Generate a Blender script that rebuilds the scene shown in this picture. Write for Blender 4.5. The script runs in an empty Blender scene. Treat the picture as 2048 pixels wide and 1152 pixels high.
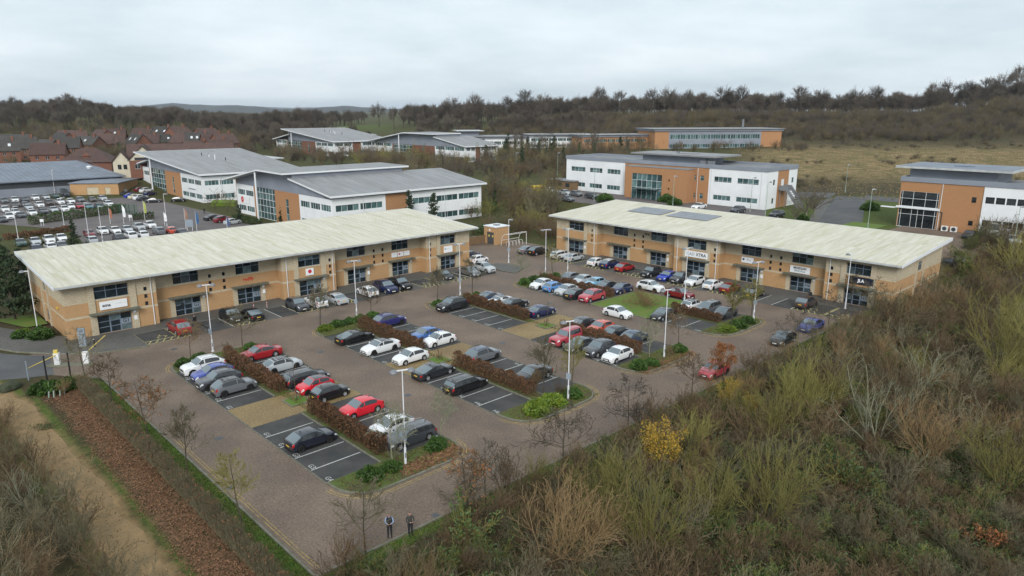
import bpy, bmesh, math, random
import numpy as np
from mathutils import Vector, Matrix

# ---------------------------------------------------------------- camera, sky, sun, exposure
SC = bpy.context.scene
COL = SC.collection
R = math.radians
FPX, PITCH, YAW, ROLL = 1422.3, 0.245343, 0.763035, 0.00255
CAM = np.array([-21.269, -40.564, 24.884])
_f = np.array([math.sin(YAW)*math.cos(PITCH), math.cos(YAW)*math.cos(PITCH), -math.sin(PITCH)])
_r0 = np.array([math.cos(YAW), -math.sin(YAW), 0.0]); _u0 = np.cross(_r0, _f)
_r = math.cos(ROLL)*_r0 + math.sin(ROLL)*_u0; _u = -math.sin(ROLL)*_r0 + math.cos(ROLL)*_u0
cd = bpy.data.cameras.new('camera'); cam = bpy.data.objects.new('camera', cd); COL.objects.link(cam)
cd.sensor_width = 36.0; cd.lens = FPX/2048*36.0; cd.clip_start = 0.5; cd.clip_end = 30000
cam.matrix_world = Matrix(((_r[0], _u[0], -_f[0], CAM[0]), (_r[1], _u[1], -_f[1], CAM[1]), (_r[2], _u[2], -_f[2], CAM[2]), (0, 0, 0, 1)))
SC.camera = cam

SUN_EL, SUN_AZ = R(32), R(226)          # high soft sun behind thick cloud
w = bpy.data.worlds.new('World'); SC.world = w; w.use_nodes = True
nt = w.node_tree; nt.nodes.clear()
def N(tree, t, **k):
    n = tree.nodes.new(t)
    for a, b in k.items(): setattr(n, a, b)
    return n
out = N(nt, 'ShaderNodeOutputWorld'); bg = N(nt, 'ShaderNodeBackground')
sky = N(nt, 'ShaderNodeTexSky', sky_type='NISHITA', sun_disc=False, sun_elevation=SUN_EL, sun_rotation=SUN_AZ)
sky.air_density = 1.0; sky.dust_density = 3.0
tc = N(nt, 'ShaderNodeTexCoord'); sep = N(nt, 'ShaderNodeSeparateXYZ'); nt.links.new(tc.outputs['Generated'], sep.inputs[0])
# cloud deck: project the view direction on a high plane so the clouds flatten towards the horizon
mx = N(nt, 'ShaderNodeMath', operation='MAXIMUM'); mx.inputs[1].default_value = 0.0; nt.links.new(sep.outputs[2], mx.inputs[0])
ad = N(nt, 'ShaderNodeMath', operation='ADD'); ad.inputs[1].default_value = 0.16; nt.links.new(mx.outputs[0], ad.inputs[0])
dv = N(nt, 'ShaderNodeVectorMath', operation='DIVIDE'); cb = N(nt, 'ShaderNodeCombineXYZ')
for i in range(3): nt.links.new(ad.outputs[0], cb.inputs[i])
nt.links.new(tc.outputs['Generated'], dv.inputs[0]); nt.links.new(cb.outputs[0], dv.inputs[1])
ns = N(nt, 'ShaderNodeTexNoise'); ns.inputs['Scale'].default_value = .62; ns.inputs['Detail'].default_value = 7; ns.inputs['Roughness'].default_value = 0.58; ns.inputs['Distortion'].default_value = 0.1
nt.links.new(dv.outputs[0], ns.inputs['Vector'])
cr = N(nt, 'ShaderNodeValToRGB'); nt.links.new(ns.outputs[0], cr.inputs[0])
e = cr.color_ramp.elements; e[0].position = 0.30; e[0].color = (3.8, 4.5, 4.95, 1); e[1].position = 0.66; e[1].color = (5.75, 6.3, 6.6, 1)
mix = N(nt, 'ShaderNodeMixRGB'); mix.inputs[0].default_value = 0.94
nt.links.new(sky.outputs[0], mix.inputs[1]); nt.links.new(cr.outputs[0], mix.inputs[2])
nt.links.new(mix.outputs[0], bg.inputs[0]); bg.inputs[1].default_value = 0.1
nt.links.new(bg.outputs[0], out.inputs[0])
sl = bpy.data.lights.new('sun', 'SUN'); sl.energy = 1.5; sl.angle = R(24); sl.color = (1.0, 0.97, 0.93)
so = bpy.data.objects.new('sun', sl); COL.objects.link(so)
so.rotation_euler = (math.pi/2 - SUN_EL, 0, math.pi - SUN_AZ + 0.0)
_sd = Vector((math.sin(SUN_AZ)*math.cos(SUN_EL), math.cos(SUN_AZ)*math.cos(SUN_EL), math.sin(SUN_EL)))
so.rotation_euler = (-_sd).to_track_quat('-Z', 'Y').to_euler(); so.location = (0, 0, 120)
SC.view_settings.view_transform = 'Standard'; SC.view_settings.look = 'None'; SC.view_settings.exposure = 0.76; SC.view_settings.gamma = 1.0
SC.cycles.max_bounces = 6; SC.cycles.diffuse_bounces = 2; SC.cycles.glossy_bounces = 2; SC.cycles.transmission_bounces = 3
SC.cycles.transparent_max_bounces = 8; SC.cycles.volume_bounces = 0; SC.cycles.caustics_reflective = False; SC.cycles.caustics_refractive = False
SC.cycles.use_denoising = True
try: SC.cycles.denoiser = 'OPENIMAGEDENOISE'
except Exception: pass

# ---------------------------------------------------------------- where things stand
def sstep(a, b, x):
    t = np.clip((x-a)/(b-a), 0, 1); return t*t*(3-2*t)
_TT = [-2.2, -1.2, -.72, -.60, -.53, -.42, -.30, -.23, -.157, -.017, .124, .264, .40, .55, .62, .72, 1.2, 2.2]
_TH = [8, 10, 12, 11, 5, 4, 5, 6.5, 8, 10.5, 12.5, 13.5, 14, 15, 20, 26, 26, 24]
def terrain(x, y):
    x = np.asarray(x, float); y = np.asarray(y, float)
    dx, dy = x-CAM[0], y-CAM[1]
    a = dx*math.sin(YAW)+dy*math.cos(YAW); b = dx*math.cos(YAW)-dy*math.sin(YAW)
    t = np.where(a > 1, b/np.maximum(a, 1), np.sign(b)*2.0)
    z = 4.6*sstep(95, 112, x)
    z = z + 2.6*sstep(230, 330, a)*sstep(-.12, .06, t)
    z = z + 4.5*sstep(208, 245, a)*sstep(-.37, -.46, t)
    z = z + np.interp(t, _TT, _TH)*sstep(330, 510, a)
    z = z + 0.9*np.sin(x*.021+1.3)*np.sin(y*.017+.4)*sstep(300, 420, a)
    return z
def ray(px, py): return _f + _r*(px-1024)/FPX + _u*(576-py)/FPX
def spot(px, py, h=0.0):
    """point on the terrain (plus h) that the photograph shows at this pixel"""
    d = ray(px, py); t = 15.0
    while t < 4000:
        p = CAM+d*t
        if p[2] <= float(terrain(p[0], p[1]))+h: break
        t += max(.4, t*.004)
    lo = t-max(.4, t*.004)*1.1; hi = t
    for _ in range(24):
        t = (lo+hi)/2; p = CAM+d*t
        if p[2] <= float(terrain(p[0], p[1]))+h: hi = t
        else: lo = t
    p = CAM+d*hi
    return float(p[0]), float(p[1]), float(terrain(p[0], p[1]))
def spot_at(px, depth):
    d = ray(px, 300.0); d = d/np.dot(d, _f); p = CAM+d*depth
    return float(p[0]), float(p[1]), float(terrain(p[0], p[1]))

# ---------------------------------------------------------------- materials
MAT = {}
def pmat(name, col=(.5, .5, .5), rough=.7, metal=0.0, spec=.4, col2=None, scale=4.0, detail=4, bump=0.0, bscale=None, ramp=(.35, .65), coord='Object', rnd=0.0, objcol=False, stretch=None, coat=0.0):
    m = bpy.data.materials.new(name); m.use_nodes = True; t = m.node_tree; b = t.nodes['Principled BSDF']
    b.inputs['Roughness'].default_value = rough; b.inputs['Metallic'].default_value = metal; b.inputs['Specular IOR Level'].default_value = spec
    if coat: b.inputs['Coat Weight'].default_value = coat; b.inputs['Coat Roughness'].default_value = .04
    L = t.links.new; c = None
    if coord == 'World': src = N(t, 'ShaderNodeNewGeometry').outputs['Position']
    else: src = N(t, 'ShaderNodeTexCoord').outputs[coord]
    if stretch:
        mp = N(t, 'ShaderNodeMapping'); mp.inputs['Scale'].default_value = stretch; L(src, mp.inputs[0]); src = mp.outputs[0]
    oi = None
    if objcol or rnd: oi = N(t, 'ShaderNodeObjectInfo')
    if objcol: c = oi.outputs['Color']
    if col2 is not None or bump:
        n = N(t, 'ShaderNodeTexNoise'); n.inputs['Scale'].default_value = scale; n.inputs['Detail'].default_value = detail; n.inputs['Roughness'].default_value = .6
        if oi and rnd:
            va = N(t, 'ShaderNodeVectorMath', operation='ADD'); cx = N(t, 'ShaderNodeCombineXYZ'); mm = N(t, 'ShaderNodeMath', operation='MULTIPLY'); mm.inputs[1].default_value = 40
            L(oi.outputs['Random'], mm.inputs[0]); L(mm.outputs[0], cx.inputs[0]); L(mm.outputs[0], cx.inputs[1]); L(src, va.inputs[0]); L(cx.outputs[0], va.inputs[1]); L(va.outputs[0], n.inputs['Vector'])
        else: L(src, n.inputs['Vector'])
    if col2 is not None:
        r = N(t, 'ShaderNodeValToRGB'); r.color_ramp.elements[0].position = ramp[0]; r.color_ramp.elements[1].position = ramp[1]
        r.color_ramp.elements[0].color = (*col, 1); r.color_ramp.elements[1].color = (*col2, 1); L(n.outputs[0], r.inputs[0]); c = r.outputs[0]
    if rnd:
        h = N(t, 'ShaderNodeHueSaturation'); mr = N(t, 'ShaderNodeMapRange'); mr.inputs[3].default_value = 1-rnd; mr.inputs[4].default_value = 1+rnd
        L(oi.outputs['Random'], mr.inputs[0]); L(mr.outputs[0], h.inputs['Value'])
        if c is not None: L(c, h.inputs['Color'])
        else: h.inputs['Color'].default_value = (*col, 1)
        c = h.outputs[0]
    if c is not None: L(c, b.inputs['Base Color'])
    else: b.inputs['Base Color'].default_value = (*col, 1)
    if bump:
        if bscale:
            n2 = N(t, 'ShaderNodeTexNoise'); n2.inputs['Scale'].default_value = bscale; n2.inputs['Detail'].default_value = 3; L(src, n2.inputs['Vector'])
        else: n2 = n
        bp = N(t, 'ShaderNodeBump'); bp.inputs['Strength'].default_value = bump; bp.inputs['Distance'].default_value = .05; L(n2.outputs[0], bp.inputs['Height']); L(bp.outputs[0], b.inputs['Normal'])
    MAT[name] = m; return m
def brickmat(name, c1, c2, mortar, bw, bh, rough=.85, grime=(.25, .2, .12), gamt=.25, msize=.012):
    """courses on vertical walls: horizontal position = x+y of the object's own coordinates, height = z"""
    m = bpy.data.materials.new(name); m.use_nodes = True; t = m.node_tree; b = t.nodes['Principled BSDF']; L = t.links.new
    b.inputs['Roughness'].default_value = rough; b.inputs['Specular IOR Level'].default_value = .25
    tcn = N(t, 'ShaderNodeTexCoord'); s = N(t, 'ShaderNodeSeparateXYZ'); L(tcn.outputs['Object'], s.inputs[0])
    a = N(t, 'ShaderNodeMath', operation='ADD'); L(s.outputs[0], a.inputs[0]); L(s.outputs[1], a.inputs[1])
    c = N(t, 'ShaderNodeCombineXYZ'); L(a.outputs[0], c.inputs[0]); L(s.outputs[2], c.inputs[1])
    br = N(t, 'ShaderNodeTexBrick'); L(c.outputs[0], br.inputs['Vector'])
    br.inputs['Scale'].default_value = 1.0; br.inputs['Brick Width'].default_value = bw; br.inputs['Row Height'].default_value = bh; br.inputs['Mortar Size'].default_value = msize
    br.inputs['Color1'].default_value = (*c1, 1); br.inputs['Color2'].default_value = (*c2, 1); br.inputs['Mortar'].default_value = (*mortar, 1); br.inputs['Bias'].default_value = 0
    n = N(t, 'ShaderNodeTexNoise'); n.inputs['Scale'].default_value = .55; n.inputs['Detail'].default_value = 6; L(tcn.outputs['Object'], n.inputs['Vector'])
    r = N(t, 'ShaderNodeMapRange'); r.inputs[1].default_value = .45; r.inputs[2].default_value = .8; r.inputs[4].default_value = gamt; L(n.outputs[0], r.inputs[0])
    mx = N(t, 'ShaderNodeMixRGB'); L(r.outputs[0], mx.inputs[0]); L(br.outputs[0], mx.inputs[1]); mx.inputs[2].default_value = (*grime, 1)
    L(mx.outputs[0], b.inputs['Base Color'])
    bp = N(t, 'ShaderNodeBump'); bp.inputs['Strength'].default_value = .5; bp.inputs['Distance'].default_value = .02; bp.invert = True; L(br.outputs['Fac'], bp.inputs['Height']); L(bp.outputs[0], b.inputs['Normal'])
    MAT[name] = m; return m
def glassmat(name, dark, light, rough=.06, thr=.72):
    """tinted office glass; a share of the panes has a pale blind drawn behind it"""
    m = bpy.data.materials.new(name); m.use_nodes = True; t = m.node_tree; b = t.nodes['Principled BSDF']; L = t.links.new
    oi = N(t, 'ShaderNodeObjectInfo'); r = N(t, 'ShaderNodeValToRGB'); L(oi.outputs['Random'], r.inputs[0])
    e = r.color_ramp.elements; e[0].position = 0.0; e[0].color = (*dark, 1); e[1].position = 1.0; e[1].color = (*light, 1)
    k = e.new(thr); k.color = (dark[0]*2.0, dark[1]*2.0, dark[2]*2.0, 1)
    tcn = N(t, 'ShaderNodeTexCoord'); n = N(t, 'ShaderNodeTexNoise'); n.inputs['Scale'].default_value = 1.3; L(tcn.outputs['Object'], n.inputs['Vector'])
    mx = N(t, 'ShaderNodeMixRGB', blend_type='MULTIPLY'); mx.inputs[0].default_value = .7; L(r.outputs[0], mx.inputs[1])
    r2 = N(t, 'ShaderNodeValToRGB'); r2.color_ramp.elements[0].position = .35; r2.color_ramp.elements[0].color = (.35, .35, .35, 1); r2.color_ramp.elements[1].position = .6; L(n.outputs[0], r2.inputs[0]); L(r2.outputs[0], mx.inputs[2])
    L(mx.outputs[0], b.inputs['Base Color']); b.inputs['Roughness'].default_value = rough; b.inputs['Specular IOR Level'].default_value = .5; b.inputs['IOR'].default_value = 1.5
    MAT[name] = m; return m

pmat('paint', objcol=True, rough=.3, spec=.2, coat=1.0)
MAT['paint'].node_tree.nodes['Principled BSDF'].inputs['Coat IOR'].default_value = 1.6
pmat('car_glass', (.022, .026, .030), rough=.05, spec=.7)
pmat('screen_glass', (.13, .165, .185), rough=.07, spec=.8)  # pale blue base colour stands in for sky reflected in front and rear screens
pmat('tyre', (.012, .012, .012), rough=.85)
pmat('alloy', (.42, .43, .45), rough=.35, metal=.3)
pmat('alloy_dark', (.03, .03, .032), rough=.4, metal=.5)
pmat('trim_black', (.012, .012, .013), rough=.5)
pmat('lamp_glass', (.62, .65, .68), rough=.12, spec=.8)
pmat('tail_red', (.42, .012, .015), rough=.2)
pmat('plate_white', (.75, .75, .72), rough=.5)
pmat('plate_yellow', (.72, .46, .05), rough=.5)
brickmat('buff_block', (.53, .455, .33), (.46, .39, .275), (.34, .29, .21), .44, .215, gamt=.22, msize=.016)
brickmat('orange_brick', (.51, .305, .150), (.45, .260, .118), (.43, .29, .17), .225, .075, gamt=.30, grime=(.32, .2, .09), msize=.008)
brickmat('orange_brick_far', (.44, .225, .11), (.39, .195, .09), (.38, .24, .14), .225, .075, gamt=.25, grime=(.32, .2, .09), msize=.006)
brickmat('red_brick', (.20, .085, .058), (.16, .07, .05), (.28, .16, .11), .225, .075, gamt=.25, grime=(.16, .08, .05), msize=.006)
pmat('buff_stone', (.53, .46, .34), col2=(.43, .37, .26), scale=1.5, rough=.85)
pmat('roof_metal', (.60, .578, .49), rough=.55, col2=(.40, .365, .22), scale=.9, stretch=(1.6, .16, 1), rnd=.045, detail=7, ramp=(.38, .78), spec=.3)
pmat('roof_seam', (.52, .51, .43), rough=.6)
pmat('fascia', (.50, .52, .53), rough=.45, col2=(.36, .37, .36), scale=.7, spec=.35)
pmat('fascia_white', (.70, .72, .74), rough=.4)
pmat('grey_clad', (.25, .275, .32), rough=.45, col2=(.215, .235, .275), scale=.25, spec=.35)
pmat('grey_roof', (.27, .275, .285), rough=.55, col2=(.205, .205, .205), scale=.35, detail=6, stretch=(1, .35, 1), rnd=.05)
pmat('dark_roof', (.17, .20, .245), rough=.5, col2=(.13, .15, .185), scale=.3)
pmat('white_clad', (.80, .815, .83), rough=.4, col2=(.72, .735, .745), scale=.3, rnd=.03)
pmat('flat_roof', (.24, .25, .26), rough=.8, col2=(.17, .175, .18), scale=.5, coord='World')
pmat('frame_grey', (.17, .215, .275), rough=.4)
pmat('frame_white', (.68, .70, .71), rough=.4)
pmat('frame_dark', (.05, .055, .06), rough=.4)
glassmat('glass_g', (.012, .018, .022), (.17, .23, .24), thr=.62)
glassmat('glass_teal', (.030, .062, .064), (.16, .265, .26), thr=.5)
glassmat('glass_dark', (.012, .016, .020), (.035, .045, .05))
pmat('canopy', (.15, .165, .15), rough=.5, col2=(.10, .115, .085), scale=2)
pmat('sign_white', (.76, .77, .78), rough=.5)
pmat('sign_navy', (.016, .018, .035), rough=.4)
pmat('ink_dark', (.025, .028, .035), rough=.6)
pmat('ink_grey', (.27, .33, .36), rough=.6)
pmat('ink_red', (.55, .02, .02), rough=.5)
pmat('ink_pink', (.45, .015, .10), rough=.5)
pmat('panel_grey', (.25, .30, .35), rough=.45)
pmat('solar', (.16, .175, .20), rough=.25, spec=.6, rnd=.12)
pmat('pole_white', (.68, .69, .72), rough=.35, col2=(.50, .52, .50), scale=.9, stretch=(1, 1, .4), ramp=(.5, .8))
pmat('pole_green', (.30, .38, .33), rough=.5)
pmat('lamp_grey', (.18, .19, .205), rough=.35)
pmat('white_paint', (.78, .78, .77), rough=.5, col2=(.62, .62, .60), scale=1.5)
pmat('yellow_paint', (.62, .47, .10), rough=.7)
pmat('black_post', (.018, .018, .02), rough=.45)
pmat('blue_grey', (.22, .27, .33), rough=.5)
pmat('wood', (.22, .14, .075), rough=.8, col2=(.15, .095, .05), scale=3)
pmat('door_dark', (.07, .075, .08), rough=.5)
pmat('green_fence', (.02, .085, .05), rough=.6)
pmat('skip_yellow', (.62, .45, .05), rough=.55)
# ground surfaces
def pavemat(name, c1, c2, mortar, bw, bh, big1, big2, famt=.55):
    m = bpy.data.materials.new(name); m.use_nodes = True; t = m.node_tree; b = t.nodes['Principled BSDF']; L = t.links.new
    b.inputs['Specular IOR Level'].default_value = .3
    g = N(t, 'ShaderNodeNewGeometry').outputs['Position']
    mp = N(t, 'ShaderNodeMapping'); mp.inputs['Rotation'].default_value = (0, 0, R(45)); L(g, mp.inputs[0])
    br = N(t, 'ShaderNodeTexBrick'); L(mp.outputs[0], br.inputs['Vector']); br.inputs['Scale'].default_value = 1
    br.inputs['Brick Width'].default_value = bw; br.inputs['Row Height'].default_value = bh; br.inputs['Mortar Size'].default_value = .012
    br.inputs['Color1'].default_value = (*c1, 1); br.inputs['Color2'].default_value = (*c2, 1); br.inputs['Mortar'].default_value = (*mortar, 1)
    n = N(t, 'ShaderNodeTexNoise'); n.inputs['Scale'].default_value = .16; n.inputs['Detail'].default_value = 8; n.inputs['Roughness'].default_value = .62; L(g, n.inputs['Vector'])
    r = N(t, 'ShaderNodeValToRGB'); r.color_ramp.elements[0].position = .38; r.color_ramp.elements[0].color = (*big1, 1); r.color_ramp.elements[1].position = .63; r.color_ramp.elements[1].color = (*big2, 1); L(n.outputs[0], r.inputs[0])
    mx = N(t, 'ShaderNodeMixRGB'); mx.inputs[0].default_value = famt; L(br.outputs[0], mx.inputs[1]); L(r.outputs[0], mx.inputs[2])
    n3 = N(t, 'ShaderNodeTexNoise'); n3.inputs['Scale'].default_value = 7.0; n3.inputs['Detail'].default_value = 5; L(g, n3.inputs['Vector'])
    m3 = N(t, 'ShaderNodeMixRGB', blend_type='OVERLAY'); m3.inputs[0].default_value = .85; L(mx.outputs[0], m3.inputs[1]); L(n3.outputs[0], m3.inputs[2])
    L(m3.outputs[0], b.inputs['Base Color'])
    rr = N(t, 'ShaderNodeMapRange'); rr.inputs[1].default_value = .35; rr.inputs[2].default_value = .7; rr.inputs[3].default_value = .55; rr.inputs[4].default_value = .9; L(n.outputs[0], rr.inputs[0]); L(rr.outputs[0], b.inputs['Roughness'])
    bp = N(t, 'ShaderNodeBump'); bp.inputs['Strength'].default_value = .4; bp.inputs['Distance'].default_value = .01; bp.invert = True; L(br.outputs['Fac'], bp.inputs['Height']); L(bp.outputs[0], b.inputs['Normal'])
    MAT[name] = m
pavemat('block_paving', (.215, .145, .104), (.150, .108, .082), (.055, .046, .038), .2, .1, (.108, .083, .064), (.240, .184, .140))
pavemat('grey_paving', (.13, .122, .115), (.085, .082, .08), (.04, .038, .032), .2, .1, (.09, .088, .08), (.145, .138, .125))
pavemat('brown_patch', (.26, .185, .09), (.20, .14, .07), (.10, .07, .035), .2, .1, (.19, .13, .06), (.30, .225, .11), famt=.7)
pmat('asphalt', (.042, .043, .044), col2=(.076, .074, .070), scale=.45, detail=9, rough=.85, bump=.15, bscale=40, coord='World', spec=.3)
pmat('asphalt_road', (.075, .077, .082), col2=(.105, .105, .105), scale=.3, detail=8, rough=.85, coord='World', spec=.3)
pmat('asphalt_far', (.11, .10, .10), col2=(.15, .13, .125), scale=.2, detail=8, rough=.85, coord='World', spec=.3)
pmat('line_white', (.55, .55, .53), col2=(.36, .36, .345), scale=6, rough=.8, coord='World')
pmat('line_yellow', (.42, .30, .09), col2=(.15, .115, .065), scale=2.2, detail=8, rough=.8, coord='World')
pmat('line_yellow_pale', (.52, .44, .20), col2=(.33, .28, .13), scale=5, rough=.8, coord='World')
pmat('kerb', (.20, .19, .16), col2=(.12, .125, .075), scale=1.6, detail=6, rough=.9, coord='World')
pmat('edging', (.17, .16, .13), col2=(.10, .095, .07), scale=3, rough=.9, coord='World')
pmat('moss', (.075, .062, .030), col2=(.075, .115, .020), scale=.9, detail=9, rough=.95, coord='World', bump=.3, bscale=12)
pmat('grass', (.075, .165, .018), col2=(.13, .155, .032), scale=.8, detail=7, rough=.95, coord='World', bump=.5, bscale=9)
pmat('soil', (.07, .05, .032), col2=(.045, .04, .02), scale=1.5, detail=7, rough=.95, coord='World', bump=.5, bscale=7)
pmat('sand_path', (.28, .185, .09), col2=(.20, .14, .07), scale=1.0, detail=9, rough=.95, coord='World', bump=.25, bscale=6)
# vegetation
pmat('bark', (.085, .07, .05), col2=(.055, .05, .035), scale=3, rough=.95, rnd=.25)
pmat('bark_pale', (.24, .235, .165), col2=(.15, .155, .09), scale=3, rough=.9, rnd=.2)
pmat('twig_brown', (.155, .110, .064), rough=.95, rnd=.35, spec=.15)
pmat('twig_grey', (.165, .146, .092), rough=.95, rnd=.3, spec=.15)
pmat('twig_olive', (.225, .208, .068), rough=.9, rnd=.3, spec=.15)
pmat('twig_tan', (.25, .172, .088), rough=.9, rnd=.3, spec=.15)
pmat('twig_far', (.120, .100, .080), rough=.95, rnd=.3, spec=.1)
pmat('twig_far_olive', (.150, .122, .070), rough=.95, rnd=.3, spec=.1)
pmat('leaf_green', (.030, .068, .014), col2=(.062, .12, .022), scale=2.5, rough=.6, rnd=.25, spec=.3)
pmat('leaf_lime', (.15, .20, .02), col2=(.085, .15, .02), scale=2, rough=.6, rnd=.2, spec=.3)
pmat('leaf_pine', (.020, .040, .018), col2=(.040, .062, .022), scale=2, rough=.8, rnd=.2)
pmat('leaf_ivy', (.032, .065, .017), col2=(.065, .105, .028), scale=3, rough=.6, rnd=.3)
pmat('leaf_beech', (.165, .085, .045), col2=(.080, .048, .030), scale=3.5, rough=.9, rnd=.15, spec=.15)
pmat('leaf_yellow', (.40, .235, .025), col2=(.30, .20, .03), scale=2, rough=.8, rnd=.15)
pmat('leaf_orange', (.30, .11, .03), col2=(.19, .075, .03), scale=2, rough=.85, rnd=.15)
pmat('leaf_dead', (.12, .085, .045), col2=(.07, .05, .03), scale=3, rough=.9)
pmat('leaf_litter', (.27, .15, .085), col2=(.13, .066, .04), scale=2.6, rough=.9, coord='World', spec=.2)
pmat('leaf_heather', (.10, .06, .07), col2=(.14, .075, .085), scale=3, rough=.9)
pmat('straw', (.22, .165, .085), col2=(.15, .13, .06), scale=.2, rough=.95, coord='World')
pmat('rock', (.06, .065, .045), col2=(.035, .045, .02), scale=3, rough=.95, bump=.5)
pmat('skin', (.48, .28, .20), rough=.6)
pmat('cloth', objcol=True, rough=.9, spec=.2)
# ---------------------------------------------------------------- mesh helpers
def mesh_np(name, V, F, mats, smooth=False, mi=None):
    """V (n,3) array, F (m,k) array of equal-sized faces"""
    V = np.asarray(V, np.float32); F = np.asarray(F, np.int32); me = bpy.data.meshes.new(name)
    me.vertices.add(len(V)); me.vertices.foreach_set('co', V.ravel())
    m, k = F.shape; me.loops.add(m*k); me.loops.foreach_set('vertex_index', F.ravel())
    me.polygons.add(m); me.polygons.foreach_set('loop_start', np.arange(0, m*k, k, dtype=np.int32))
    if mi is not None: me.polygons.foreach_set('material_index', np.asarray(mi, np.int32))
    if smooth: me.polygons.foreach_set('use_smooth', np.ones(m, bool))
    for x in (mats if isinstance(mats, (list, tuple)) else [mats]): me.materials.append(MAT[x])
    me.update(calc_edges=True); return me
class MB:
    def __init__(s): s.v = []; s.f = []
    def add(s, v, f):
        k = len(s.v); s.v += [tuple(p) for p in v]; s.f += [tuple(i+k for i in q) for q in f]; return s
    def box(s, x0, x1, y0, y1, z0, z1):
        return s.add([(x0,y0,z0),(x1,y0,z0),(x1,y1,z0),(x0,y1,z0),(x0,y0,z1),(x1,y0,z1),(x1,y1,z1),(x0,y1,z1)],
                     [(3,2,1,0),(4,5,6,7),(0,1,5,4),(1,2,6,5),(2,3,7,6),(3,0,4,7)])
    def cbox(s, x, y, z, a, b, c): return s.box(x-a/2, x+a/2, y-b/2, y+b/2, z-c/2, z+c/2)
    def poly(s, pts): return s.add(pts, [tuple(range(len(pts)))])
    def slab(s, pts, z0, z1):
        """extrude a counter-clockwise outline"""
        n = len(pts); v = [(p[0], p[1], z0) for p in pts]+[(p[0], p[1], z1) for p in pts]
        return s.add(v, [tuple(range(n-1, -1, -1)), tuple(range(n, 2*n))]+[(i, (i+1) % n, n+(i+1) % n, n+i) for i in range(n)])
    def prism(s, prof, axis, a, b):
        """profile of (p,z) pairs run from a to b along axis 'x' or 'y'"""
        n = len(prof); mk = (lambda t, p: (t, p[0], p[1])) if axis == 'x' else (lambda t, p: (p[0], t, p[1]))
        v = [mk(a, p) for p in prof]+[mk(b, p) for p in prof]
        return s.add(v, [tuple(range(n)), tuple(range(2*n-1, n-1, -1))]+[(i, n+i, n+(i+1) % n, (i+1) % n) for i in range(n)])
    def tube(s, p, q, r0, r1=None, n=8, cap=True):
        r1 = r0 if r1 is None else r1; p = Vector(p); q = Vector(q); d = (q-p).normalized()
        a = d.orthogonal().normalized(); b = d.cross(a); v = []
        for c, r in ((p, r0), (q, r1)):
            for i in range(n):
                t = 2*math.pi*i/n; v.append(c+a*math.cos(t)*r+b*math.sin(t)*r)
        f = [(i, (i+1) % n, n+(i+1) % n, n+i) for i in range(n)]
        if cap: f += [tuple(range(n-1, -1, -1)), tuple(range(n, 2*n))]
        return s.add(v, f)
    def path(s, pts, r, n=6):
        for a, b in zip(pts, pts[1:]): s.tube(a, b, r, r, n)
        return s
    def lathe(s, prof, n=16, axis='z', c=(0, 0, 0)):
        v = []; m = len(prof)
        for i in range(n):
            t = 2*math.pi*i/n
            for r, z in prof:
                x, y = r*math.cos(t), r*math.sin(t)
                v.append((c[0]+x, c[1]+y, c[2]+z) if axis == 'z' else (c[0]+x, c[1]+z, c[2]+y))
        f = [(i*m+j, ((i+1) % n)*m+j, ((i+1) % n)*m+j+1, i*m+j+1) for i in range(n) for j in range(m-1)]
        if axis != 'z': f = [q[::-1] for q in f]
        return s.add(v, f)
    def mesh(s, name, mats, smooth=False):
        me = bpy.data.meshes.new(name); me.from_pydata(s.v, [], s.f)
        for x in (mats if isinstance(mats, (list, tuple)) else [mats]): me.materials.append(MAT[x])
        if smooth: me.polygons.foreach_set('use_smooth', np.ones(len(me.polygons), bool))
        me.update(); return me
    def build(s, name, mat, parent=None, smooth=False, **k): return ob(name, s.mesh(name, mat, smooth), parent, **k)
def ob(name, me, parent=None, loc=None, rz=0.0, color=None, scale=None):
    o = bpy.data.objects.new(name, me); COL.objects.link(o)
    if parent is not None: o.parent = parent
    if loc is not None: o.location = loc
    if rz: o.rotation_euler = (0, 0, rz)
    if color is not None: o.color = (*color[:3], 1)
    if scale is not None: o.scale = scale if hasattr(scale, '__len__') else (scale,)*3
    return o
def tag(o, label=None, cat=None, group=None, kind=None):
    if label: o['label'] = label
    if cat: o['category'] = cat
    if group: o['group'] = group
    if kind: o['kind'] = kind
    return o
def thing(name, label, cat, loc=(0, 0, 0), rz=0.0, group=None): return tag(ob(name, None, None, loc, rz), label, cat, group)
def struct(name, me, label=None, parent=None): return tag(ob(name, me, parent), label, None, None, 'structure')
_CACHE = {}
def cached(key, fn):
    if key not in _CACHE: _CACHE[key] = fn()
    return _CACHE[key]
def text_mesh(txt, size, mat, depth=.004, bold=0.0):
    def mk():
        cu = bpy.data.curves.new('t', 'FONT'); cu.body = txt; cu.size = size; cu.align_x = 'CENTER'; cu.align_y = 'CENTER'; cu.extrude = depth; cu.offset = bold; cu.resolution_u = 2
        o = bpy.data.objects.new('t', cu); COL.objects.link(o); dg = bpy.context.evaluated_depsgraph_get(); dg.update()
        me = bpy.data.meshes.new_from_object(o.evaluated_get(dg)); bpy.data.objects.remove(o); bpy.data.curves.remove(cu)
        me.materials.clear(); me.materials.append(MAT[mat]); me.name = 'lettering'; return me
    return cached(('txt', txt, size, mat, bold), mk)

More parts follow.
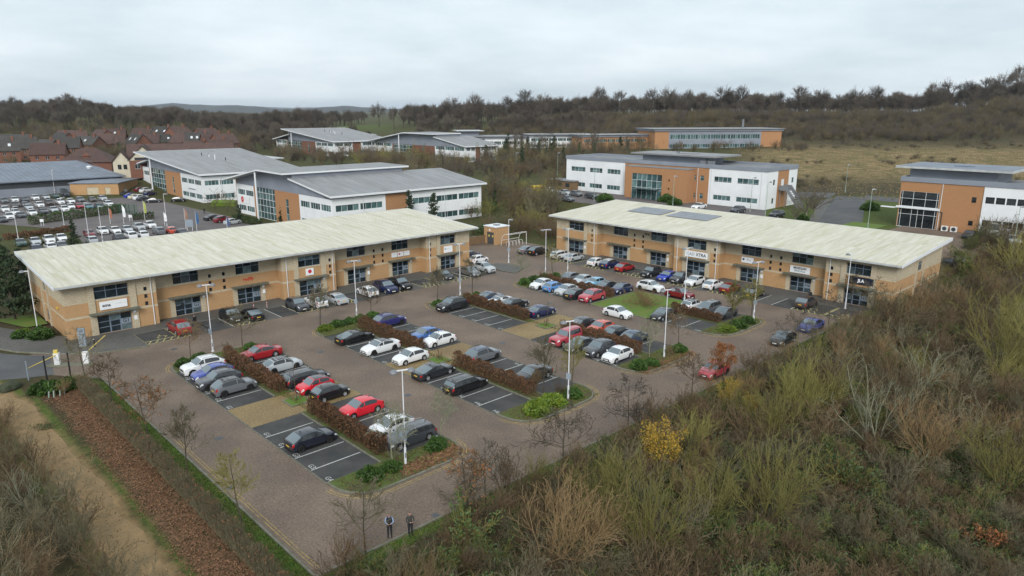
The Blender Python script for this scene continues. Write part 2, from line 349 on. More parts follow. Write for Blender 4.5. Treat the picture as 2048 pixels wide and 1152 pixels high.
# ---------------------------------------------------------------- ground sheet
def seg_dist(X, Y, pts):
    d = np.full(X.shape, 1e9)
    for (ax, ay), (bx, by) in zip(pts, pts[1:]):
        vx, vy = bx-ax, by-ay; t = np.clip(((X-ax)*vx+(Y-ay)*vy)/(vx*vx+vy*vy), 0, 1)
        d = np.minimum(d, np.hypot(X-ax-t*vx, Y-ay-t*vy))
    return d
def axis_lines(lo, a, b, hi, fine, grow=1.18):
    v = list(np.arange(a, b, fine)); st = fine; x = v[-1]
    while x < hi: st = min(st*grow, 60); x += st; v.append(x)
    st = fine; x = a; pre = []
    while x > lo: st = min(st*grow, 60); x -= st; pre.append(x)
    return np.array(pre[::-1]+v)
gx = axis_lines(-700, -40, 120, 3200, .8); gy = axis_lines(-700, -46, 70, 3200, .8)
X, Y = np.meshgrid(gx, gy, indexing='ij'); Z = terrain(X, Y)
inside = sstep(-6.2, -5.7, X)*sstep(74, 73, X)*sstep(-8.9, -8.4, Y)*sstep(63, 62, Y)
rng0 = np.random.default_rng(3)
lump = np.zeros(X.shape)
for k in range(40):
    lx, ly = rng0.uniform(-40, 120), rng0.uniform(-46, -11); lump += rng0.uniform(.15, .55)*np.exp(-((X-lx)**2+(Y-ly)**2)/rng0.uniform(3, 16))
Z = Z + lump*(Y < -10) - .06*inside - .01
nx, ny = X.shape
idx = np.arange(nx*ny).reshape(nx, ny)
Fq = np.stack([idx[:-1, :-1], idx[1:, :-1], idx[1:, 1:], idx[:-1, 1:]], -1).reshape(-1, 4)
# what grows where: sand, grass, leaf litter, dry straw
PATH = [(-13.6, 60), (-14.5, 40), (-13.0, 30), (-12.4, 16), (-12.2, 8), (-12.3, 0), (-12.0, -12), (-11.5, -30)]
LITTER = [(-8.9, 31.5), (-8.8, 22), (-8.9, 12), (-9.0, 3), (-8.9, -6), (-8.8, -20)]
VERGE = [(-6.5, 32), (-6.4, 20), (-6.3, 5), (-6.1, -10)]
dpath, dlit, dver = seg_dist(X, Y, PATH), seg_dist(X, Y, LITTER), seg_dist(X, Y, VERGE)
sand = sstep(1.7, .8, dpath); litter = sstep(1.7, .7, dlit); grass = np.maximum(sstep(1.3, .6, dver), sstep(2.6, 1.5, dpath)*(1-sand))
grass = np.maximum(grass, sstep(-10.4, -9.0, Y)*sstep(-8.0, -8.6, Y)*(X > -5)*(X < 75))
A, Bq = (X-CAM[0])*math.sin(YAW)+(Y-CAM[1])*math.cos(YAW), (X-CAM[0])*math.cos(YAW)-(Y-CAM[1])*math.sin(YAW)
T_ = Bq/np.maximum(A, 1)
straw = sstep(185, 250, A)*sstep(.30, .36, T_)*sstep(370, 320, A)
grass = np.maximum(grass, sstep(105, 130, A)*sstep(.36, .30, T_)*.42)
grass = np.maximum(grass, sstep(118, 126, A)*sstep(.30, .36, T_)*sstep(190, 160, A)*.8)
field = np.exp(-((A-560)/90)**2-((T_+.21)/.06)**2); grass = np.maximum(grass, field)
gm = mesh_np('ground', np.stack([X, Y, Z], -1).reshape(-1, 3), Fq, [], True)
at = gm.attributes.new('zone', 'FLOAT_COLOR', 'POINT'); at.data.foreach_set('color', np.stack([sand, grass, litter, straw], -1).astype(np.float32).ravel())
def ground_material():
    m = bpy.data.materials.new('ground_cover'); m.use_nodes = True; t = m.node_tree; b = t.nodes['Principled BSDF']; L = t.links.new
    b.inputs['Roughness'].default_value = .95; b.inputs['Specular IOR Level'].default_value = .15
    pos = N(t, 'ShaderNodeNewGeometry').outputs['Position']; a = N(t, 'ShaderNodeAttribute', attribute_name='zone'); sp = N(t, 'ShaderNodeSeparateColor'); L(a.outputs['Color'], sp.inputs[0])
    def noise(s, d=7):
        n = N(t, 'ShaderNodeTexNoise'); n.inputs['Scale'].default_value = s; n.inputs['Detail'].default_value = d; n.inputs['Roughness'].default_value = .62; L(pos, n.inputs['Vector']); return n.outputs[0]
    def ramp(src, c1, c2, p1=.35, p2=.65):
        r = N(t, 'ShaderNodeValToRGB'); r.color_ramp.elements[0].position = p1; r.color_ramp.elements[1].position = p2; r.color_ramp.elements[0].color = (*c1, 1); r.color_ramp.elements[1].color = (*c2, 1); L(src, r.inputs[0]); return r.outputs[0]
    edge = noise(1.1, 6); fine = noise(2.6, 8); big = noise(.22, 6)
    base = ramp(fine, (.030, .026, .013), (.085, .058, .034))
    bg2 = ramp(big, (.042, .060, .018), (.075, .050, .032)); mx = N(t, 'ShaderNodeMixRGB'); mx.inputs[0].default_value = .45; L(base, mx.inputs[1]); L(bg2, mx.inputs[2]); c = mx.outputs[0]
    def over(c, w, col, hard=.18):
        ad = N(t, 'ShaderNodeMath', operation='ADD'); L(w, ad.inputs[0]); L(edge, ad.inputs[1])
        mr = N(t, 'ShaderNodeMapRange'); mr.inputs[1].default_value = 1.0-hard; mr.inputs[2].default_value = 1.0+hard; L(ad.outputs[0], mr.inputs[0])
        m2 = N(t, 'ShaderNodeMixRGB'); L(mr.outputs[0], m2.inputs[0]); L(c, m2.inputs[1]); L(col, m2.inputs[2]); return m2.outputs[0]
    c = over(c, sp.outputs[1], ramp(fine, (.040, .085, .014), (.11, .115, .032)), .25)
    c = over(c, sp.outputs[0], ramp(big, (.19, .135, .066), (.32, .215, .108)), .35)
    c = over(c, sp.outputs[2], ramp(fine, (.060, .045, .022), (.20, .115, .065), .42, .6), .45)
    c = over(c, a.outputs['Alpha'], ramp(big, (.12, .105, .042), (.255, .18, .09), .40, .60), .4)
    L(c, b.inputs['Base Color'])
    bp = N(t, 'ShaderNodeBump'); bp.inputs['Strength'].default_value = .6; bp.inputs['Distance'].default_value = .12; L(fine, bp.inputs['Height']); L(bp.outputs[0], b.inputs['Normal'])
    return m
MAT['ground_cover'] = ground_material(); gm.materials.append(MAT['ground_cover']); struct('ground', gm)

def flat(name, pts, z, mat, label=None, parent=None):
    return struct(name, MB().poly([(p[0], p[1], z) for p in pts]).mesh(name, mat), label, parent)
def rect(x0, y0, x1, y1): return [(x0, y0), (x1, y0), (x1, y1), (x0, y1)]
def arc(cx, cy, r, a0, a1, n=8): return [(cx+r*math.cos(R(a0+(a1-a0)*i/n)), cy+r*math.sin(R(a0+(a1-a0)*i/n))) for i in range(n+1)]
def draped(name, pts, mat, dz=.03, n=14):
    """sheet laid over rising ground: pts = quad corners"""
    P = [np.array(p, float) for p in pts]; V = []; F = []
    for i in range(n+1):
        for j in range(n+1):
            u, v = i/n, j/n; p = (P[0]*(1-u)+P[1]*u)*(1-v)+(P[3]*(1-u)+P[2]*u)*v; V.append((p[0], p[1], float(terrain(p[0], p[1]))+dz))
    for i in range(n):
        for j in range(n): k = i*(n+1)+j; F.append((k, k+n+1, k+n+2, k+1))
    return struct(name, mesh_np(name, V, F, mat))

# ---------------------------------------------------------------- car park: paving, rows of bays, islands
PAVE = [(-5.5, -8.6), (68, -8.6)]+arc(68, -2, 6.6, -90, 0, 4)[1:]+[(74.6, 63), (53.6, 63), (53.6, 47.4), (-4.9, 47.4), (-9.5, 44.5), (-11, 39.6), (-7.3, 34.6)]+arc(-8.2, 31.5, 2.7, 60, 0, 5)
flat('car_park_paving', PAVE, .0, 'block_paving', 'red brown block paving of the car park lanes')
flat('access_road', [(-60, 60), (-60, 52), (-30, 44), (-14, 39.2), (-10.9, 37.4), (-8.6, 36.6), (-7.6, 43.1), (-9.2, 44.6), (-11.0, 47.2), (-14, 53), (-20, 66), (-27, 66), (-22, 58), (-30, 56)], .006, 'asphalt_road')
def strip(mb, pts, w, z, h=.0):
    """band of width w along a polyline, on its left side; h > 0 makes it a raised kerb"""
    P = [Vector((p[0], p[1], 0)) for p in pts]; n = len(P); off = []
    for i in range(n):
        d = (P[min(i+1, n-1)]-P[max(i-1, 0)]).normalized(); off.append(P[i]+Vector((-d.y, d.x, 0))*w)
    for i in range(n-1):
        a, b, c, d = P[i], P[i+1], off[i+1], off[i]
        if h:
            q = [(p.x, p.y, z) for p in (a, b, c, d)]+[(p.x, p.y, z+h) for p in (a, b, c, d)]
            mb.add(q, [(4, 5, 6, 7), (0, 1, 5, 4), (2, 3, 7, 6), (1, 2, 6, 5), (3, 0, 4, 7)])
        else: mb.add([(p.x, p.y, z) for p in (a, b, c, d)], [(0, 1, 2, 3)])
    return mb
def kerb(pts, name='kerb', w=.15): return struct(name, strip(MB(), pts, w, -.02, .13).mesh(name, 'kerb'))
def offset(pts, w):
    P = [Vector((p[0], p[1], 0)) for p in pts]; n = len(P); r = []
    for i in range(n):
        d = (P[min(i+1, n-1)]-P[max(i-1, 0)]).normalized(); q = P[i]+Vector((-d.y, d.x, 0))*w; r.append((q.x, q.y))
    return r
line_m = lambda L: cached(('line', L), lambda: MB().poly([(0, -.05, 0), (L, -.05, 0), (L, .05, 0), (0, .05, 0)]).mesh('bay_line', 'line_white'))
def bay_row(name, x0, x1, y0, n, brown=(5, 7), lines=None, front_west=True, texts=None, asphalt=None):
    """a row of 2.4 m bays, fronts on the west (or east) edge"""
    o = struct(name, MB().poly([(x0, y0, .012), (x1, y0, .012), (x1, y0+2.4*n, .012), (x0, y0+2.4*n, .012)]).mesh('bay_surface', 'asphalt'))
    if brown: struct('block_paved_bay', MB().poly([(p[0], p[1], .018) for p in rect(x0-.01, y0+2.4*brown[0], x1+.01, y0+2.4*brown[1])]).mesh('block_paved_bay', 'brown_patch'), None, o)
    e = x0 if front_west else x1
    struct('edging_strip', MB().box(e-.07, e+.07, y0, y0+2.4*n, -.01, .022).mesh('edging_strip', 'edging'), None, o)
    for k in range(1, n):
        if brown and brown[0] <= k <= brown[1]: continue
        if lines and k not in lines: continue
        L = 4.05; q = ob('bay_line', line_m(L), o, (x0+.12 if front_west else x1-.12-L, y0+2.4*k, .020))
    for k, tx in (texts or {}).items():
        q = ob('bay_number', text_mesh(tx, .58, 'line_white', 0.0), o, ((e+.42) if front_west else (e-.42), y0+2.4*k+.45, .021), R(-90) if front_west else R(90))
    return o
def moss(name, pts, z=.024, mat='moss'): return flat(name, pts, z, mat)
ISL = []
def island_end(name, x0, x1, y0, out, mat='moss'):
    """rounded planted end of an island: from y0 outwards (out = +1 north, -1 south)"""
    r = 2.6; d = 3.4
    if out < 0: pts = [(x0, y0)]+arc(x0+r, y0-d+r, r, 180, 270, 7)+arc(x1-r, y0-d+r, r, 270, 360, 7)+[(x1, y0)]
    else: pts = [(x1, y0)]+arc(x1-r, y0+d-r, r, 0, 90, 7)+arc(x0+r, y0+d-r, r, 90, 180, 7)+[(x0, y0)]
    struct(name, MB().slab(offset(pts, .12), -.02, .085).mesh(name, mat))
    kerb(pts)
    k = struct('double_yellow_line', strip(MB(), offset(pts[1:-1], -.22), -.08, .006).mesh('double_yellow_line', 'line_yellow'))
    struct('yellow_line', strip(MB(), offset(pts[1:-1], -.45), -.08, .006).mesh('yellow_line', 'line_yellow'), None, k)
    return pts
WEST = {0: 'G4', 1: 'G3', 2: 'G3', 3: 'G', 4: 'G1', 7: 'G2', 8: 'G2', 9: 'G1', 10: 'G1', 11: 'G1'}
bay_row('parking_row', 0.0, 4.6, 0.0, 12, texts=WEST)
bay_row('parking_row', 5.8, 10.4, 0.0, 12, front_west=False, texts={0: 'G4', 1: 'G4', 2: 'G4', 3: 'G5', 8: 'G5', 9: 'G5'})
bay_row('parking_row', 16.1, 20.7, 0.4, 12, texts={0: 'H6', 1: 'H6', 2: 'H6', 3: 'G6', 7: 'G5', 8: 'G5', 10: 'G4', 11: 'G4'})
bay_row('parking_row', 21.8, 26.4, 0.4, 12, front_west=False, texts={1: 'H6', 2: 'H6', 3: 'H6', 9: 'G6', 10: 'G7'})
bay_row('parking_row', 32.4, 37.0, 0.7, 12, texts={0: 'H5', 1: 'H5', 2: 'H5', 7: 'G7', 8: 'G7', 9: 'G7', 10: 'G7'})
bay_row('parking_row', 37.9, 42.4, 0.7, 12, front_west=False)
bay_row('parking_row', 48.7, 53.3, 1.3, 3, brown=None, texts={0: 'H4', 1: 'H4'})
bay_row('parking_row', 54.4, 59.0, 1.3, 3, brown=None, front_west=False)
bay_row('parking_row', 48.7, 53.3, 17.7, 5, brown=None, texts={0: 'H3', 3: 'H2'})
bay_row('parking_row', 54.4, 59.0, 17.7, 5, brown=None, front_west=False)
for x0, x1, ya, yb in ((4.6, 5.8, 0, 28.8), (20.7, 21.8, .4, 29.2), (37.0, 37.9, .7, 29.5)):
    ym = ya+12.0; yn = ya+16.8
    for a, b in ((ya, ym), (yn, yb)):
        struct('hedge_bed', MB().box(x0-.25, x1+.25, a, b, -.02, .06).mesh('hedge_bed', 'moss'))
        for e in (x0-.25, x1+.25): struct('kerb', MB().box(e-.06, e+.06, a, b, -.02, .10).mesh('kerb', 'kerb'))
    struct('paving_strip', MB().poly([(p[0], p[1], .019) for p in rect(x0, ym, x1, yn)]).mesh('paving_strip', 'brown_patch'))
for a, b in ((1.3, 8.5), (17.7, 29.7)):
    struct('hedge_bed', MB().box(53.15, 54.55, a, b, -.02, .06).mesh('hedge_bed', 'moss'))
struct('lawn', MB().slab(rect(48.75, 8.6, 58.95, 17.6), -.02, .09).mesh('lawn', 'grass'), 'small green lawn between parking rows')
for e in ((48.7, 8.5, 48.7, 17.7), (59.0, 8.5, 59.0, 17.7), (48.7, 8.5, 59.0, 8.5), (48.7, 17.7, 59.0, 17.7)):
    struct('kerb', MB().box(e[0]-.06, e[2]+.06, e[1]-.06, e[3]+.06, -.02, .12).mesh('kerb', 'kerb'))
for x0, x1, a, b in ((0, 10.4, 0, 28.8), (16.1, 26.4, .4, 29.2), (32.4, 42.4, .7, 29.5), (48.7, 59.0, 1.3, 29.7)):
    island_end('island_bed', x0, x1, a, -1); island_end('island_bed', x0, x1, b, 1)
# bays along the two long buildings, grey paved walks between
def wall_bays(pts_fn, cells):
    for kind, s0, s1 in cells:
        q = [pts_fn(s0, 0), pts_fn(s1, 0), pts_fn(s1, 5.0), pts_fn(s0, 5.0)]
        if kind == 'p': flat('paved_crossing', q, .016, 'grey_paving'); continue
        o = flat('parking_bay', q, .012, 'asphalt')
        mb = MB(); hat = kind in ('d', 'e')
        def ln(a, b, w=.06):
            A_, B_ = Vector((*pts_fn(*a), .02)), Vector((*pts_fn(*b), .02)); d = (B_-A_).normalized(); n_ = Vector((-d.y, d.x, 0))*w; mb.add([A_-n_, B_-n_, B_+n_, A_+n_], [(0, 1, 2, 3)])
        if hat:
            ln((s0+.1, 0.1), (s1-.1, 0.1)); ln((s0+.1, 1.15), (s1-.1, 1.15)); ln((s0+.1, .1), (s0+.1, 5)); ln((s1-.1, .1), (s1-.1, 5))
            k = s0+.2
            while k+.7 < s1: ln((k, .12), (k+.6, 1.1)); k += .75
            if kind == 'e':
                ln((s1-1.2, 1.15), (s1-1.2, 5)); k = 1.5
                while k < 4.6: ln((s1-1.2, k), (s1-.1, k+.5)); k += .8
            c = ((s0+s1)/2-.2, 1.9)     # wheelchair mark: head, back, seat and wheel
            pw = [(math.cos(R(a))*.42, math.sin(R(a))*.42) for a in range(-60, 231, 29)]
            for a, b in zip(pw, pw[1:]): ln((c[0]+a[0], c[1]+a[1]), (c[0]+b[0], c[1]+b[1]), .05)
            ln((c[0], c[1]+1.0), (c[0], c[1]+.35), .06); ln((c[0], c[1]+.35), (c[0]+.5, c[1]+.35), .05); ln((c[0]+.5, c[1]+.35), (c[0]+.6, c[1]-.1), .05)
        else:
            ln((s0, .1), (s0, 4.9), .05); ln((s1, .1), (s1, 4.9), .05)
        struct('bay_marking', mb.mesh('bay_marking', 'line_yellow_pale' if hat else 'line_white'), None, o)
gfn = lambda s, d: (s, 39.85+d)
wall_bays(gfn, [('e', .8, 5.5), ('a', 5.5, 8.0), ('a', 8.0, 10.5), ('d', 11.3, 14.4), ('p', 14.4, 16.4), ('a', 16.4, 18.8), ('d', 18.8, 22.4), ('a', 22.4, 24.6), ('d', 24.6, 27.2), ('a', 27.2, 29.8), ('a', 29.8, 32.4), ('d', 32.4, 35.6), ('p', 35.6, 38.4), ('d', 38.4, 42.0), ('p', 42, 43.6), ('d', 43.6, 47.4), ('a', 47.4, 50.0), ('a', 50.0, 52.6)])
flat('walkway', [(-4.9, 44.85), (53.4, 44.85), (53.4, 49.05), (-4.9, 49.05)], .020, 'grey_paving', 'grey block walkway in front of the left long building')
struct('kerb', MB().box(.75, 47, 44.8, 44.92, -.02, .03).mesh('kerb', 'kerb'))
PC = [(.85, 44.84), (.85, 39.3), (-3.6, 40.5), (-6.7, 42.9), (-9.8, 46.6), (-11.4, 50), (-13, 56), (-16, 66), (-12.8, 66), (-9.5, 58), (-5.0, 49), (-5.0, 44.84)]
struct('pavement', MB().slab(PC[::-1], -.02, .10).mesh('pavement', 'grey_paving'), 'grey paved corner outside the left end of the long building')
kerb([p for p in PC[1:8]][::-1], w=-.14)
struct('double_yellow_line', strip(MB(), offset(PC[2:8], -.35), .08, .012).mesh('double_yellow_line', 'line_yellow'))
struct('side_lawn', MB().poly([(-5.2, 62, .115), (-5.2, 56, .115), (-7.4, 56, .115), (-9.6, 62, .115)]).mesh('side_lawn', 'grass'))
hfn = lambda s, d: (65.9+d, s)
wall_bays(hfn, [('d', 36.6, 41.6), ('p', 34.4, 36.6), ('d', 29.6, 34.4), ('p', 27.2, 29.6), ('d', 22.4, 27.2), ('a', 20.0, 22.4), ('a', 17.6, 20.0), ('d', 13.2, 17.6), ('p', 10.9, 13.2), ('d', 6.0, 10.9), ('a', 3.6, 6.0), ('p', 1.2, 3.6), ('a', -1.4, 1.2), ('d', -5.6, -1.4), ('d', -9.4, -5.6)])
flat('walkway', rect(70.85, -11, 75.6, 47.3), .020, 'grey_paving', 'grey block walkway in front of the right long building')
si = [(54.2, 37.6), (57.9, 39.4), (58.6, 41.6), (57.4, 45.2), (54.3, 44.6), (53.8, 40.2)]
struct('pavement', MB().slab(si, -.02, .10).mesh('pavement', 'grey_paving')); kerb(si+si[:1])
flat('yard', rect(54, 47.3, 74.4, 62.5), .010, 'block_paving')
kerb([(-5.5, -8.6), (72, -8.6)], w=-.14); kerb([(-5.5, -8.6), (-5.5, 31.5)]+arc(-8.2, 31.5, 2.7, 0, 60, 4)[1:])
struct('double_yellow_line', strip(MB(), [(-5.2, 14), (-5.2, -8)], .055, .006).mesh('double_yellow_line', 'line_yellow'))
struct('yellow_line', strip(MB(), [(-5.0, 14), (-5.0, -8)], .055, .006).mesh('yellow_line', 'line_yellow'))
def verge(pts, nm): return struct(nm, MB().poly([(p[0], p[1], .04) for p in pts]).mesh(nm, 'grass'))
# drains and covers set in the lanes
for i, (x, y, a) in enumerate([(-5.0, 22, .45), (-5.0, 4, .45), (3, -8.2, .45), (15, -8.2, .45), (28, -8.2, .45), (13.2, 9, .6), (13.4, 25, .6), (29.5, 14, .6), (45.5, 22, .6), (2.5, 36.5, .6), (20, 37, .6), (44, 36.6, .6), (62.4, 24, .6), (62.6, 2, .6), (-2.6, 12, .6)]):
    struct('drain_cover', MB().box(x-a/2, x+a/2, y-a/2, y+a/2, -.01, .008).box(x-a*.38, x+a*.38, y-a*.38, y+a*.38, .008, .012).mesh('drain_cover', 'door_dark'))
# sandy footpath
pv = []; pf = []; rp = random.Random(2); PS = []
for (ax, ay), (bx, by) in zip(PATH, PATH[1:]):
    n_ = max(2, int(abs(by-ay)/1.2))
    for i in range(n_): PS.append((ax+(bx-ax)*i/n_, ay+(by-ay)*i/n_))
for i, (x, y) in enumerate(PS):
    for k, s in enumerate((-1.0, -.4, .4, 1.0)):
        wd = 1.05+.18*math.sin(y*.7)+rp.uniform(-.15, .15) if abs(s) == 1 else 1.1
        pv.append((x+s*wd, y, .025 if abs(s) < 1 else .002))
for i in range(len(PS)-1):
    for k in range(3): q = i*4+k; pf.append((q, q+4, q+5, q+1))
struct('sandy_path', mesh_np('sandy_path', pv, pf, 'sand_path', True))
# yards, roads and car parks farther off
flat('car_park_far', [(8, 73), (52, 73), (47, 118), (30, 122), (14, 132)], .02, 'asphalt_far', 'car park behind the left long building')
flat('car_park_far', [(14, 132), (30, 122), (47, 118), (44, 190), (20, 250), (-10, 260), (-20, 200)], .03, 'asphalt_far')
_s = lambda *a: spot(*a)[:2]
draped('service_road', [_s(1630, 462), _s(1722, 462), _s(1732, 395), _s(1672, 392)], 'asphalt_road', .05)
draped('service_road', [_s(1560, 394), _s(1660, 397), _s(1672, 386), _s(1560, 383)], 'asphalt_road', .045); draped('service_road', [_s(1729, 400), _s(1830, 408), _s(1830, 399), _s(1731, 391)], 'asphalt_road', .045)
draped('pavement', [_s(1615, 448), _s(1632, 456), _s(1668, 396), _s(1640, 402)], 'grey_paving', .06)
draped('forecourt', [(96, -30), (118, -30), (118, 3), (96, 3)], 'block_paving', .05)
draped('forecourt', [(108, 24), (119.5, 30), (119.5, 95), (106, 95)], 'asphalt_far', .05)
draped('lawn', [(104.5, 5), (117, 5), (117, 11), (107, 11)], 'grass', .07)
# ---- people: one continuous skinned body, clothing by region
pmat('shirt_blue', (.32, .42, .62), rough=.9); pmat('cloth_dark', (.02, .022, .028), rough=.9); pmat('cloth_black', (.012, .012, .014), rough=.9); pmat('cloth_khaki', (.055, .055, .05), rough=.9)
PEOPLE = []
def person(top, legs, pose, h=1.76, vest=None):
    k = h/1.76; J = {}; E = []; idx = {}
    def j(n, p, r): idx[n] = len(J); J[n] = (Vector(p)*k, r*k)
    j('pelvis', (0, 0, .96), .145); j('waist', (0, 0, 1.10), .135); j('chest', (0, .0, 1.30), .165); j('neck0', (0, 0, 1.47), .085); j('neck', (0, .01, 1.53), .058); j('chin', (0, .03, 1.58), .075); j('head', (0, .025, 1.66), .098); j('crown', (0, .01, 1.73), .075)
    for s, n in ((1, 'l'), (-1, 'r')):
        st = .13 if pose == 'walk' else 0
        j('hip'+n, (s*.09, 0, .90), .105); j('knee'+n, (s*.10, .04+s*st, .50), .068); j('ankle'+n, (s*.11, -.01+s*st*1.3, .09), .045); j('toe'+n, (s*.13, .15+s*st*1.3, .04), .042)
        j('sh'+n, (s*.19, -.01, 1.42), .075)
        if pose == 'hold': j('elbow'+n, (s*.27, .05, 1.13), .052); j('wrist'+n, (s*.10, .27, 1.12), .036); j('hand'+n, (s*.05, .34, 1.13), .042)
        else: j('elbow'+n, (s*.25, -.03, 1.13), .052); j('wrist'+n, (s*.27, .05-s*st*.6, .88), .036); j('hand'+n, (s*.27, .08-s*st*.6, .79), .042)
        E += [('pelvis', 'hip'+n), ('hip'+n, 'knee'+n), ('knee'+n, 'ankle'+n), ('ankle'+n, 'toe'+n), ('chest', 'sh'+n), ('sh'+n, 'elbow'+n), ('elbow'+n, 'wrist'+n), ('wrist'+n, 'hand'+n)]
    E += [('pelvis', 'waist'), ('waist', 'chest'), ('chest', 'neck0'), ('neck0', 'neck'), ('neck', 'chin'), ('chin', 'head'), ('head', 'crown')]
    me = bpy.data.meshes.new('person'); me.from_pydata([p for p, r in J.values()], [(idx[a], idx[b]) for a, b in E], []); o = bpy.data.objects.new('person', me); COL.objects.link(o)
    o.modifiers.new('skin', 'SKIN'); o.modifiers['skin'].use_smooth_shade = True
    for i, (p, r) in enumerate(J.values()): me.skin_vertices[0].data[i].radius = (r, r*(.82 if 1.0 < p.z/k < 1.5 else 1)); me.skin_vertices[0].data[i].use_root = (i == 0)
    o.modifiers.new('sub', 'SUBSURF').levels = 2; dg = bpy.context.evaluated_depsgraph_get(); dg.update(); m2 = bpy.data.meshes.new_from_object(o.evaluated_get(dg)); bpy.data.objects.remove(o)
    mb = MB(); mb.add([v.co for v in m2.vertices], [tuple(p.vertices) for p in m2.polygons]); nb = len(mb.f)
    for n in 'lr':       # five unequal fingers curled from each palm
        hnd, wr_ = J['hand'+n][0], J['wrist'+n][0]; d = (hnd-wr_).normalized(); sd = d.cross(Vector((0, 0, 1)) if abs(d.z) < .8 else Vector((0, 1, 0))).normalized(); dn = d.cross(sd)
        for q, (off, L) in enumerate(((-.032, .055), (-.011, .07), (.011, .075), (.032, .065))): b0 = hnd+sd*off*k+d*.02*k; m_ = b0+d*L*.6*k; mb.tube(b0, m_, .010*k, .009*k, 5); mb.tube(m_, m_+(d*.4+dn*.6)*L*.6*k, .009*k, .007*k, 5)
        mb.tube(hnd-d*.02*k+sd*.03*k, hnd+(d*.5+sd*.9)*.055*k, .011*k, .009*k, 5)
    me = mb.mesh('person', ['skin', top, legs, 'trim_black', 'ink_dark'], True)
    def region(c):
        zz = c.z/k
        if zz < .09: return 3
        if zz < .97 and not (pose != 'hold' and abs(c.x) > .2*k): return 2
        if zz > 1.50: return 4 if (zz > 1.70 or (c.y < .0 and zz > 1.58)) else 0
        d_ = min((c-J['hand'+n][0]).length for n in 'lr'); return 0 if d_ < .085*k else (1)
    for i, p in enumerate(me.polygons): p.material_index = region(p.center) if i < nb else 0
    o = ob('person', me)
    hd = J['head'][0]
    for s in (1, -1):
        ob('eye', MB().tube(hd+Vector((s*.035, .085, .0))*k, hd+Vector((s*.035, .10, .0))*k, .012*k, n=6).mesh('eye', 'ink_dark'), o); ob('ear', MB().tube(hd+Vector((s*.098, -.01, -.01))*k, hd+Vector((s*.108, -.012, -.01))*k, .026*k, n=7).mesh('ear', 'skin'), o)
    ob('nose', MB().add([hd+Vector(q)*k for q in ((-.014, .09, -.03), (.014, .09, -.03), (0, .125, -.035), (0, .095, .02))], [(0, 1, 2), (1, 3, 2), (3, 0, 2)]).mesh('nose', 'skin'), o); ob('mouth', MB().tube(hd+Vector((-.025, .09, -.065))*k, hd+Vector((.025, .09, -.065))*k, .008*k, n=5).mesh('mouth', 'ink_pink'), o)
    if vest:
        v = MB().lathe([(.15, 1.0), (.175, 1.15), (.19, 1.32), (.17, 1.44), (.09, 1.48)], 14); v.v = [(a*k*1.12, b__*k*.92, c*k) for a, b__, c in v.v]; ob('vest', v.mesh('vest', vest, True), o)
    if pose == 'hold': ob('controller', MB().box(-.09, .09, .36, .43, 1.09, 1.14).mesh('controller', 'trim_black'), o).scale = (k,)*3
    PEOPLE.append(o); return o


person('shirt_blue', 'cloth_dark', 'hold', vest='cloth_dark'); person('cloth_khaki', 'cloth_dark', 'hold', 1.74); person('cloth_black', 'cloth_black', 'walk', 1.78)
person('cloth_black', 'cloth_dark', 'stand', 1.76); person('cloth_black', 'cloth_dark', 'walk', 1.8); person('cloth_dark', 'cloth_black', 'walk', 1.75)
text_mesh('----', .6, 'ink_pink')
# ---------------------------------------------------------------- building kit
def wall(name, mat, parent, o, u, L, z0, z1, holes=(), depth=.22, s0=0.0):
    """vertical wall from o along unit vector u (length s0..L), outward side on the right of u; rectangular openings with reveals"""
    ux, uy = u; nx, ny = uy, -ux
    xs = sorted({s0, L, *[min(max(h[i], s0), L) for h in holes for i in (0, 1) if h[3] > z0 and h[2] < z1]}); zs = sorted({z0, z1, *[min(max(h[i], z0), z1) for h in holes for i in (2, 3) if h[1] > s0 and h[0] < L]})
    P = lambda s, z, d=0: (o[0]+ux*s-nx*d, o[1]+uy*s-ny*d, z); mb = MB()
    for a, b in zip(xs, xs[1:]):
        run = None
        for c, e in zip(zs, zs[1:]):
            mxs, mz = (a+b)/2, (c+e)/2
            if any(h[0] < mxs < h[1] and h[2] < mz < h[3] for h in holes): continue
            mb.add([P(a, c), P(b, c), P(b, e), P(a, e)], [(0, 1, 2, 3)])
    for h in holes:
        a, b = max(h[0], s0), min(h[1], L); c, e = max(h[2], z0), min(h[3], z1)
        if a >= b or c >= e: continue
        mb.add([P(a, c), P(a, e), P(a, e, depth), P(a, c, depth)], [(0, 1, 2, 3)]); mb.add([P(b, c), P(b, e), P(b, e, depth), P(b, c, depth)], [(3, 2, 1, 0)])
        if h[2] >= z0: mb.add([P(a, c), P(b, c), P(b, c, depth), P(a, c, depth)], [(3, 2, 1, 0)])
        if h[3] <= z1: mb.add([P(a, e), P(b, e), P(b, e, depth), P(a, e, depth)], [(0, 1, 2, 3)])
    return mb.build(name, mat, parent)
def pane_mesh(w, h, mat): return cached(('pane', round(w, 2), round(h, 2), mat), lambda: MB().box(0, round(w, 2), -.012, .012, 0, round(h, 2)).mesh('pane', mat))
